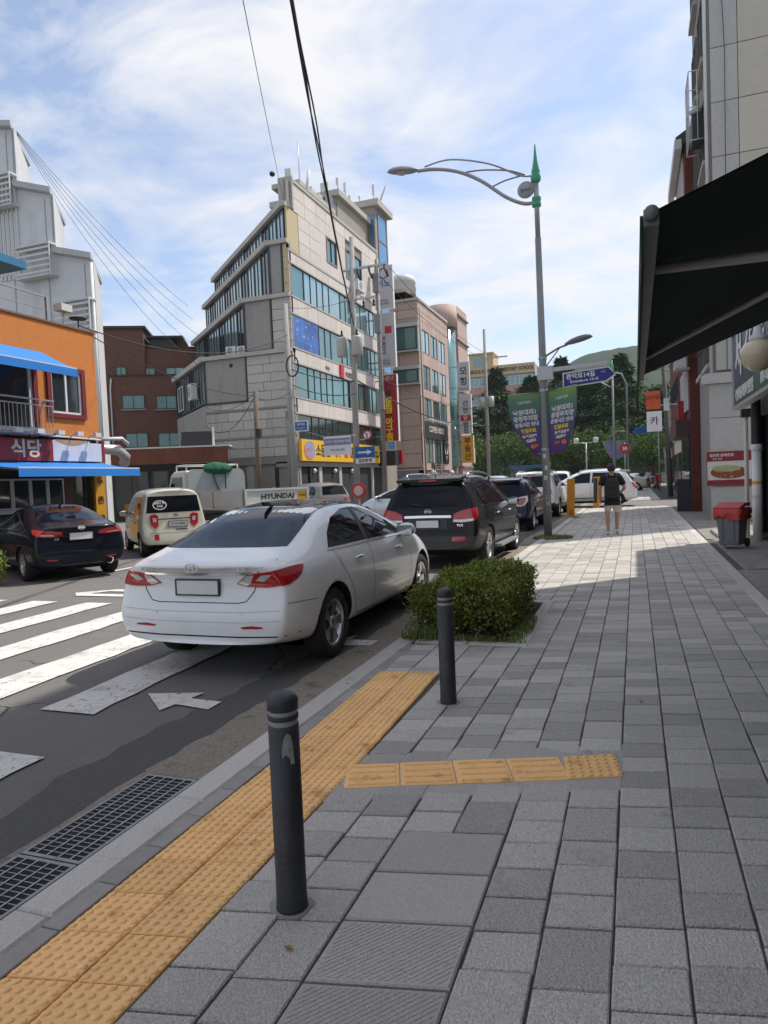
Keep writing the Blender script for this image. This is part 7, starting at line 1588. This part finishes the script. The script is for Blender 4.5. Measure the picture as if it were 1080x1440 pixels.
tk = MB(); tk.tube([(0,0,-1),(.1,0,3),(0,.1,8)], [.32,.24,.10], 8); tk.tube([(.1,0,3),(1.2,.4,5)], [.12,.04], 6); tk.tube([(.1,0,3.6),(-1.1,-.5,5.6)], [.11,.04], 6); TRUNK = tk.mesh('trunk', BARK)
def tree(kind, i, label, x, y, z, s, sz=1., name='tree', group='trees at the end of the road'):
    t = thing(name, label, 'tree', (x, y, z), rg.uniform(0,6.28), group); t.scale = (s, s, s*sz); link('crown', CR[kind][i], t); link('trunk', TRUNK, t); return t
def gz(x, y): return max(0, min(1, (y-96)/95))**1.1*17*max(0, min(1, (22-x)/16))
T = [('conifer',0,'tall dark conifer left of the lamp post below the school',-33,118,1.25),('conifer',1,'spreading dark conifer below the pink school terrace',-27,112,1.3),('conifer',0,'dark conifer standing right behind the utility pole with transformers',-21.5,116,1.2),('conifer',1,'dark conifer hidden half by the road-side parking banner',-15.5,114,1.35),('conifer',0,'dark conifer between the two parking banners',-11,118,1.25),('conifer',1,'dark conifer rising under the blue street sign',-6.5,112,1.35),('conifer',0,'tall pointed conifer rising highest right of the blue street sign',-1.6,106,1.22),('conifer',1,'conifer beside the distant street lamp',3.2,112,1.05),('broad',0,'light green broadleaf tree at the foot of the wooded hill by the slim pole',-22,96,.9),('broad',1,'light green broadleaf tree behind the queue of cars',-16.5,93,.85),('broad',0,'round broadleaf tree behind the purple banner tips',-11.5,94,.8),('broad',1,'broadleaf tree behind the white people carrier',-6.6,92,.85),('broad',0,'broadleaf tree behind the twin floodlight post',-2.5,95,.8),('broad',1,'small broadleaf tree at the end of the pavement behind the pedestrians',2.4,98,.75),('broad',0,'broadleaf tree beside the orange signal box',-26.5,100,.95)]
for (kd, i, lab, x, y, s) in T: tree(kd, i, lab, x, y, gz(x, y), s)
# hillside with a wood that reads as one mass
g = MB(); g.smooth = True; nx, ny = 40, 26; i0 = 0
for j in range(ny+1):
    for i in range(nx+1): x, y = -90+i*3.2, 90+j*6; g.v.append((x, y, gz(x, y)-.05+ (0 if j else -.3)))
for j in range(ny):
    for i in range(nx): g._f((j*(nx+1)+i, j*(nx+1)+i+1, (j+1)*(nx+1)+i+1, (j+1)*(nx+1)+i))
g.build('hillside', M('hill_ground', (.04,.045,.02), .95, var=.3, scale=.3), kind='structure')
m = MB()
for k in range(260):
    x, y = rg.uniform(-62, 18), rg.uniform(122, 188)
    if -46 < x < -22 and y > 176: continue
    z = gz(x, y); h = rg.uniform(5, 9) if not (-48 < x < -24) else rg.uniform(4, 6.5); r = rg.uniform(2.2, 3.6)
    for q in range(110):
        d = rv(); p = Vector((x, y, z+h*.6))+Vector((d.x*r, d.y*r, d.z*h*.5))*rg.random()**.35; leaf_quads(m, p, d+rv()*.7, rv(), rg.uniform(.6,1.2), rg.uniform(.4,.8))
m.build('hill_wood', LEAF2, kind='stuff', label='dense dark green wood covering the hillside below the school', cat='wood')
# school
sc = thing('school_building', 'cream school building with black rooftop lettering on the wooded hill', 'school', (-36, 200, 17)); fq = Frame((-44.5, 198, 0), (1, 0)); SCH = M('school_cream', (.55,.40,.20), .8, var=.06); PK = M('school_pink', (.5,.28,.22), .8)
m = MB(); m.box(-44.5, -25.6, 198, 212, 12, 33.2); m.build('wall', M('school_grey', (.36,.37,.38), .8, var=.1), sc); m = MB(); fq.box(m, 0, 18.9, 30.6, 33.4, 0, .6); m.build('sign_parapet', SCH, sc); m = MB(); fq.box(m, .2, 7.2, 33.2, 37.0, -8, .1); m.build('stair_tower', SCH, sc); m = MB(); fq.box(m, .0, 7.4, 37.0, 37.4, -8.2, .4); m.build('tower_roof', SCH, sc); window(fq, sc, 1.6, 4.2, 33.6, 36.2, 2, 1, ALU, GLASS_T, d=.1, dep=.2)
for k in range(7): window(fq, sc, .4+k*2.6, 2.8+k*2.6, 27.6, 30.2, 2, 1, WHITE, GLASS_T, d=.05, dep=.2, fw=.14)
m = MB(); fq.box(m, 0, 18.9, 25.4, 27.4, .0, .4); m.build('spandrel', PK, sc)
letter(fq, sc, 'SEOUL', 2.1, 32.0, .65, 1.45, INK, .05, sx=.8); letter(fq, sc, 'INHEON', 6.0, 32.0, .65, 1.45, INK, .05, sx=.72); letter(fq, sc, 'ELEMENTARY', 11.2, 32.0, .65, 1.45, INK, .05, sx=.66); letter(fq, sc, 'SCHOOL', 16.6, 32.0, .65, 1.45, INK, .05, sx=.72); fix(sc)
# mountain
g = MB(); g.smooth = True; nx, ny = 160, 18
def ridge(x): return 158*math.exp(-((x+25)/170)**2)+105*math.exp(-((x-330)/230)**2)+70*math.exp(-((x+420)/200)**2)+4*math.sin(x*.031)+1.5*math.sin(x*.083+1)+.5*math.sin(x*.31)
for j in range(ny+1):
    for i in range(nx+1): x = -700+i*9; v = j/ny; g.v.append((x, 560+v*420, -4+ridge(x)*(math.sin(v*math.pi/2)**1.4)*(1+.02*math.sin(x*.05+5*v))))
for j in range(ny):
    for i in range(nx): g._f((j*(nx+1)+i, j*(nx+1)+i+1, (j+1)*(nx+1)+i+1, (j+1)*(nx+1)+i))
g.build('mountain', M('mountain_forest', (.040,.058,.028), .95, var=.3, scale=.06, bump=1., bscale=.15, spec=0.), kind='structure')
# market-like bright roofs and signs at the end of the road
for (lab, x, y, z0, z1, w, mt) in (('pale flat-roofed gateway building below the far wood', -1.5, 100, 4.6, 5.4, 9, OFFW),('long white shed roof among the trees behind the banners', -17, 104, 5.4, 6.0, 9, OFFW)):
    t = thing('low_building', lab, 'building', (x, y, 0)); m = MB(); m.box(-w/2, w/2, 0, 6, z0, z1); m.build('roof', mt, t); m = MB(); m.box(-w/2+.4, w/2-.4, .4, 5.6, 0, z0); m.build('wall', M('shed_grey', (.22,.23,.24), .8, var=.2), t)
t = thing('bus_shelter', 'curved glass roof on a blue bus shelter behind the queue of cars', 'shelter', (-11.0, 78, 0)); m = MB(); m.box(-2.2, 2.2, -.7, .7, 2.5, 2.8); m.build('blue_fascia', M('shelter_blue', (.03,.13,.35), .5), t); m = MB(); m.smooth = True
for k in range(8): a, b = math.pi*k/8, math.pi*(k+1)/8; m.quad((1.8-1.7*math.cos(a)-1.2,-.7,2.76+.9*math.sin(a)),(1.8-1.7*math.cos(b)-1.2,-.7,2.76+.9*math.sin(b)),(1.8-1.7*math.cos(b)-1.2,.7,2.76+.9*math.sin(b)),(1.8-1.7*math.cos(a)-1.2,.7,2.76+.9*math.sin(a)))
m.build('curved_roof', GLASS_L, t)
for x in (-2.0, 2.0): m = MB(); m.tube([(x,0,0),(x,0,2.5)], .06, 6); m.build('post', STEEL, t)
# ---- people
def skin(joints, edges, root, sub=2):
    names = list(joints); me = bpy.data.meshes.new('s'); me.from_pydata([joints[n][0] for n in names], [(names.index(a), names.index(b)) for a, b in edges], []); o = bpy.data.objects.new('s', me); mo = o.modifiers.new('k', 'SKIN'); mo.use_smooth_shade = True
    for i, n in enumerate(names): r = joints[n][1]; sv = me.skin_vertices[0].data[i]; sv.radius = r if isinstance(r, tuple) else (r, r); sv.use_root = (n == root)
    s = o.modifiers.new('b', 'SUBSURF'); s.levels = s.render_levels = sub; r = evaluated(o); bpy.data.objects.remove(o); return r
SKIN = M('skin', (.42,.24,.17), .55, var=.08, scale=8); HAIR = M('hair_black', (.010,.009,.009), .5, var=.2, scale=30); CLB = M('cloth_black', (.010,.010,.012), .85, var=.2, scale=12, bump=.2, bscale=60); CLG = M('cloth_grey', (.52,.49,.46), .85, var=.08, scale=8, bump=.2, bscale=40); SHOE = M('shoe_white', (.66,.66,.64), .6, var=.08); SOLE = M('shoe_sole', (.3,.3,.3), .7)
def person(label, loc, rz, shirt, short, legskin=True, shoe=SHOE, s=1., detail=True):
    t = thing('person', label, 'person', loc, rz); t.scale = (s, s, s)
    J = {'pel': ((0,0,.92),(.13,.10)), 'sp': ((0,0,1.12),(.125,.09)), 'ch': ((0,.01,1.32),(.15,.10)), 'nk': ((0,.02,1.49),.055), 'nk2': ((0,.035,1.54),.052), 'hd0': ((0,.05,1.60),(.070,.085)), 'hd1': ((0,.055,1.68),(.074,.092)), 'hd2': ((0,.05,1.74),(.050,.065)),
        'lh': ((-.10,0,.88),.088), 'lk': ((-.115,.03,.49),.055), 'lc': ((-.112,-.02,.36),.056), 'la': ((-.105,-.10,.09),.036), 'lf': ((-.115,.03,.035),.038), 'rh': ((.10,0,.88),.088), 'rk': ((.105,.12,.50),.055), 'rc': ((.10,.11,.37),.056), 'ra': ((.09,.10,.13),.036), 'rf': ((.095,.24,.05),.038),
        'ls': ((-.19,0,1.42),.055), 'le': ((-.27,-.05,1.15),.042), 'lw': ((-.265,.04,.93),.028), 'lp': ((-.262,.065,.87),(.020,.038)), 'rs': ((.19,0,1.42),.055), 're': ((.285,-.04,1.16),.042), 'rw': ((.20,.17,1.06),.028), 'rp': ((.165,.23,1.06),(.020,.038))}
    E_ = [('pel','sp'),('sp','ch'),('ch','nk'),('nk','nk2'),('nk2','hd0'),('hd0','hd1'),('hd1','hd2'),('pel','lh'),('lh','lk'),('lk','lc'),('lc','la'),('la','lf'),('pel','rh'),('rh','rk'),('rk','rc'),('rc','ra'),('ra','rf'),('ch','ls'),('ls','le'),('le','lw'),('lw','lp'),('ch','rs'),('rs','re'),('re','rw'),('rw','rp')]
    if detail:
        for k, (dx, L_) in enumerate(((-.024,.065),(-.008,.075),(.008,.07),(.022,.055))):
            J['lfa%d' % k] = ((-.262+.004, .068+dx*1.2, .835),.010); J['lfb%d' % k] = ((-.255, .078+dx*1.2, .835-L_),.008); E_ += [('lp','lfa%d' % k),('lfa%d' % k,'lfb%d' % k)]
            J['rfa%d' % k] = ((.15,.262,1.06+dx*1.2),.010); J['rfb%d' % k] = ((.12,.262+L_*.5,1.062+dx*1.2),.008); E_ += [('rp','rfa%d' % k),('rfa%d' % k,'rfb%d' % k)]
        J['lt'] = ((-.25,.10,.85),.010); J['lt2'] = ((-.245,.115,.82),.008); E_ += [('lp','lt'),('lt','lt2')]; J['rt'] = ((.15,.23,1.10),.010); J['rt2'] = ((.13,.245,1.125),.008); E_ += [('rp','rt'),('rt','rt2')]
    me = skin(J, E_, 'pel'); me.materials.append(SKIN); link('body', me, t)
    A = {k: J[k] for k in ('pel','sp','ch','nk','ls','le','rs','re')}; A['pel'] = ((0,0,.90),(.185,.135)); A['sp'] = ((0,0,1.10),(.185,.135)); A['ch'] = ((0,.0,1.34),(.195,.135)); A['nk'] = ((0,.015,1.475),.075); A['ls'] = ((-.185,0,1.42),.085); A['rs'] = ((.185,0,1.42),.085)
    A['le'] = ((-.252,-.035,1.22),.082); A['re'] = ((.262,-.03,1.22),.082); A['hem'] = ((0,0,.84),(.19,.14))
    me = skin(A, [('hem','pel'),('pel','sp'),('sp','ch'),('ch','nk'),('ch','ls'),('ls','le'),('ch','rs'),('rs','re')], 'pel'); me.materials.append(shirt); link('shirt', me, t)
    B = {'w': ((0,0,.93),(.175,.13)), 'p': ((0,0,.86),(.175,.135)), 'lh': ((-.105,.005,.78),.118), 'lk': ((-.118,.02,.56 if legskin else .5),.108 if legskin else .085), 'rh': ((.105,.02,.78),.118), 'rk': ((.112,.09,.56 if legskin else .5),.108 if legskin else .085)}; ee = [('w','p'),('p','lh'),('lh','lk'),('p','rh'),('rh','rk')]
    if not legskin: B['la'] = ((-.107,-.09,.10),.07); B['ra'] = ((.095,.10,.14),.07); ee += [('lk','la'),('rk','ra')]
    me = skin(B, ee, 'p'); me.materials.append(short); link('shorts' if legskin else 'trousers', me, t)
    for (ax, ay, az, fx, fy, fz) in ((-.105,-.115,.075,-.118,.085,.045),(.09,.085,.115,.098,.275,.055)):
        me = skin({'h': ((ax,ay-.02,az-.01),.05), 'm': ((ax*.5+fx*.5,(ay+fy)/2,(az+fz)/2-.01),.046), 't': ((fx,fy,fz-.005),.038)}, [('h','m'),('m','t')], 'm'); me.materials.append(shoe); sh = link('shoe', me, t)
        m = MB(); m.tube([(ax,ay-.06,max(.008,az-.062)),(fx,fy+.035,max(.008,fz-.04))], .04, 8); o = m.build('sole', SOLE, sh); 
        for v in o.data.vertices: v.co.z = .004+(v.co.z-(max(.008,az-.062)))*.35+max(0,az-.07)*.8
    hm = MB(); hm.smooth = True; N, Mr = 20, 10; i0 = 0      # hair cap
    for j in range(Mr+1):
        ph = math.pi*.72*j/Mr
        for q in range(N):
            th = 2*math.pi*q/N; fr = math.sin(th); lim = 1.0 if fr < .2 else max(.52, 1-.55*(fr-.2)); pz = ph*lim; rr = 1+.05*math.sin(q*2.7+j)*math.sin(j*1.3); hm.v.append((.094*rr*math.sin(pz)*math.cos(th), .045+.112*rr*math.sin(pz)*math.sin(th), 1.668+.115*rr*math.cos(pz)))
    for j in range(Mr):
        for q in range(N): w_ = (q+1) % N; hm._f((j*N+q, (j+1)*N+q, (j+1)*N+w_, j*N+w_))
    hm.build('hair', HAIR, t)
    for sg in (1, -1): m = MB(); m.smooth = True; m.lathe([(0,-.008),(.022,-.006),(.026,0),(.018,.008),(0,.01)], 10, (sg*.088,.05,1.655), 'x', caps=False); m.build('ear', SKIN, t)
    m = MB(); m.smooth = True; m.tube([(0,.135,1.70),(0,.158,1.66),(0,.152,1.645)], [.008,.016,.012], 8); m.build('nose', SKIN, t)
    for sg in (1, -1): m = MB(); m.lathe([(0,-.004),(.012,0),(0,.004)], 8, (sg*.033,.142,1.69), 'y', caps=False); m.build('eye', INK, t)
    m = MB(); m.box(-.022, .022, .138, .146, 1.615, 1.622); m.build('mouth', M('lips', (.3,.12,.1), .5), t)
    return t
PX, PY, PR = -.57, 18.7, R(3)
person('person in black T-shirt, grey shorts and white shoes walking away along the pavement', (PX, PY, .016), PR, CLB, CLG).scale = (1.1, 1.04, 1.03)
bp = thing('backpack', 'black rounded backpack worn by the walking person', 'backpack', (PX, PY, .016), PR); bp.scale = (1.1, 1.04, 1.03)
bm = bmesh.new(); bmesh.ops.create_cube(bm, size=1); bmesh.ops.subdivide_edges(bm, edges=bm.edges[:], cuts=4, use_grid_fill=True)
for v in bm.verts:
    x, y, z = v.co; r = (abs(2*x)**4+abs(2*y)**4+abs(2*z)**4)**.25; v.co = Vector((x/r*.31*(1-.18*max(0,z)), y/r*.19, z/r*.50)) if r > 0 else v.co; v.co += Vector((0,-.21,1.17))
me = bpy.data.meshes.new('bag'); bm.to_mesh(me); bm.free(); me.materials.append(M('bag_black', (.014,.014,.016), .7, var=.25, scale=14, bump=.2, bscale=80))
for p in me.polygons: p.use_smooth = True
link('bag', me, bp); m = MB(); m.smooth = True; m.tube([(-.10,-.315,1.0),(-.11,-.318,1.18),(-.07,-.312,1.27),(.07,-.312,1.27),(.11,-.318,1.18),(.10,-.315,1.0)], .006, 6); m.build('zip', DARKM, bp); m = MB(); m.box(-.13,.13,-.335,-.28,.96,1.12); o = m.build('front_pocket', M('bag_black', (.014,.014,.016), .7), bp); mo = o.modifiers.new('bevel','BEVEL'); mo.width = .02; mo.segments = 2
for sg in (1, -1): m = MB(); m.smooth = True; m.tube([(sg*.09,-.15,1.38),(sg*.11,-.08,1.5),(sg*.12,.05,1.515),(sg*.12,.14,1.38),(sg*.14,.10,1.12),(sg*.13,-.12,.98)], .022, 8); m.build('strap', DARKM, bp)
m = MB(); m.tube([(-.04,-.14,1.41),(-.03,-.15,1.46),(.03,-.15,1.46),(.04,-.14,1.41)], .010, 6); m.build('grab_handle', DARKM, bp)
person('distant person in dark green top and pale trousers near the scooter', (.6, 68, .01), R(8), M('cloth_green', (.03,.06,.045), .8), M('cloth_pale', (.45,.43,.40), .8), False, s=1.0, detail=False)
person('distant person in white top and dark trousers beside the scooter', (1.15, 69, .01), R(170), M('cloth_white', (.6,.6,.6), .8), M('cloth_navy', (.02,.02,.03), .8), False, DARKM, .98, False)
t = thing('scooter', 'red delivery scooter parked at the end of the pavement', 'scooter', (1.75, 66, 0), R(10)); SR = M('scooter_red', (.5,.02,.02), .35, var=0, coat=.5)
for y in (-.6, .62): m = MB(); m.lathe([(.14,-.05),(.24,-.06),(.27,0),(.24,.06),(.14,.05)], 18, (0,y,.27), 'x', caps=False); m.lathe([(.0,-.02),(.15,-.02),(.15,.02),(0,.02)], 14, (0,y,.27), 'x'); m.build('wheel', TYRE, t)
m = MB(); m.smooth = True; m.tube([(0,-.75,.62),(0,-.4,.66),(0,-.1,.45),(0,.25,.32),(0,.5,.6),(0,.52,.95)], [.08,.16,.14,.12,.10,.06], 10); m.build('body', SR, t); m = MB(); m.box(-.24,.24,-.95,-.5,.82,1.25); m.build('delivery_box', SR, t); m = MB(); m.tube([(-.32,.42,1.02),(0,.5,1.0),(.32,.42,1.02)], .018, 6); m.build('handlebar', DARKM, t); m = MB(); m.box(-.14,.14,-.5,.02,.70,.80); m.build('seat', DARKM, t)
# ---- overhead wires
def wire(label, a, b, r=.012, sag=.4, n=18, group='overhead wires', mat=RUBBER):
    a, b = Vector(a), Vector(b); pts = [a.lerp(b, k/n)-Vector((0,0,4*sag*(k/n)*(1-k/n))) for k in range(n+1)]; m = MB(); m.tube([p-a for p in pts], r, 5, False); return m.build('overhead_wire', mat, loc=a, label=label, cat='wire', group=group)
def cable_bundle(label, a, b, sag, k=3, r=.016):
    t = thing('cable_bundle', label, 'wire', a, 0, 'overhead wires'); A, B = Vector(a), Vector(b); n = 40
    for q in range(k):
        ph = 2*math.pi*q/k; m = MB(); pts = []
        for i in range(n+1):
            u_ = i/n; tw = ph+u_*14; amp = .018+.03*max(0, math.sin(u_*9))**6; pts.append((B-A)*u_-Vector((0,0,4*sag*u_*(1-u_)))+Vector((math.cos(tw), 0, math.sin(tw)))*amp)
        m.tube(pts, r, 5, False); m.build('strand', RUBBER, t)
cable_bundle('thick twisted black cable running overhead to the transformer pole', (-3.7, 7.3, 8.3), (-14.45, 35.9, 10.4), .35)
wire('thin overhead wire with a small ball running to the top of the corner block', (-6.2, 10.6, 10.9), (-19.25, 37.6, 18.4), .010, .15)
m = MB(); m.smooth = True; m.lathe([(0,-.12),(.1,-.06),(.12,0),(.1,.06),(0,.12)], 10, caps=False); m.build('wire_ball', RUBBER, loc=(-13.6, 25.6, 14.35), label='small dark ball fixed on the thin overhead wire', cat='wire marker')
WG = M('wire_grey', (.12,.12,.13), .6, var=0)
for k, (e, sg_) in enumerate((((-28.5,40.6,14.2),.5),((-27.5,39.6,13.0),.7),((-26.4,38.6,11.6),.9),((-25.8,38.0,10.4),1.0),((-25.4,37.4,9.2),1.2))): wire(('uppermost','second','third','fourth','lowest')[k]+' of the five thin wires fanning from the white stepped building', (-27.36, 25.95, 19.1-.04*k), e, .012, sg_, mat=WG)
W_ = [('black cable from the orange restaurant roof to the pale concrete pole', (-15.3,16.3,6.6), (-17.0,32.9,9.6), .02, .9),('lower black cable from the orange restaurant to the wooden pole', (-15.3,16.4,6.5), (-16.95,29.1,6.0), .016, .5),('cable from the wooden pole to the pale concrete pole', (-16.95,29.1,5.9), (-17.0,32.9,6.6), .022, .25),('slack cable hanging from the wooden pole along the grey side wall', (-16.95,29.1,6.0), (-25.2,37.1,5.6), .02, 1.0),('upper cable from the wooden pole along the grey side wall', (-16.95,29.1,6.1), (-25.2,37.1,6.8), .015, .5),('cable between the pale concrete pole and the transformer pole', (-17.0,32.9,7.8), (-14.5,35.9,7.3), .03, .2),('lower cable between the pale concrete pole and the transformer pole', (-17.0,32.9,7.0), (-14.5,35.9,6.6), .025, .3),('high wire from the pale concrete pole to the transformer pole', (-17.05,32.9,11.0), (-14.5,35.9,11.8), .012, .2),
 ('thick cable sloping from the transformer pole toward the pink block', (-14.5,35.9,7.4), (-13.6,68,6.8), .045, .9),('middle cable from the transformer pole to the far transformer pole', (-14.5,35.9,8.2), (-13.6,68,8.4), .025, .7),('upper wire from the high crossarm to the far transformer pole', (-12.2,35.9,13.2), (-12.4,68,13.3), .015, .8),('second upper wire from the high crossarm to the far transformer pole', (-13.1,35.9,13.2), (-13.4,68,13.3), .015, .8),('wire from the far transformer pole to the slim pole', (-13.6,68,8.0), (-19,84,8.4), .025, .5),('long wire crossing the road in front of the wooded hill', (-13.6,68,10.2), (1.8,44,7.6), .018, .5),('second long wire crossing the road below the blue street sign', (-13.6,68,7.2), (1.8,44,6.2), .018, .6),('low wire crossing the road above the people carrier', (-13.6,68,6.6), (2.9,52,5.2), .02, .5),('wire from the leaning pole to the red brick wall', (1.7,44,7.7), (2.0,33,6.9), .02, .3),('wire from the leaning pole to the stone building', (1.7,44,7.5), (2.3,24.5,5.6), .02, .4),('wire from the leaning pole toward the mountain end of the road', (1.7,44,7.9), (3.2,78,9.2), .02, .4),('second wire from the leaning pole toward the end of the road', (1.7,44,7.2), (3.2,78,7.6), .02, .4),('thin stay wire from the high crossarm to the corner block tower', (-12.3,35.95,13.6), (-19.0,55,23.6), .012, .3)]
for (lab, a, b, r, s) in W_: wire(lab, a, b, r, s)

# ---- summer haze over the whole valley
m = MB(); m.box(-720, 760, -320, 1010, -6, 190); hz_o = m.build('haze', [], kind='stuff', label='thin bluish summer haze filling the street and valley', cat='haze')
hm_ = bpy.data.materials.new('haze'); hm_.use_nodes = True; q = hm_.node_tree; q.nodes.remove(q.nodes['Principled BSDF']); vv_ = q.nodes.new('ShaderNodeVolumePrincipled'); vv_.inputs['Density'].default_value = .0002; vv_.inputs['Color'].default_value = (.80,.88,1,1); vv_.inputs['Anisotropy'].default_value = .2; q.links.new(vv_.outputs[0], q.nodes['Material Output'].inputs['Volume']); hz_o.data.materials.append(hm_)
bpy.data.scenes.remove(WORK)
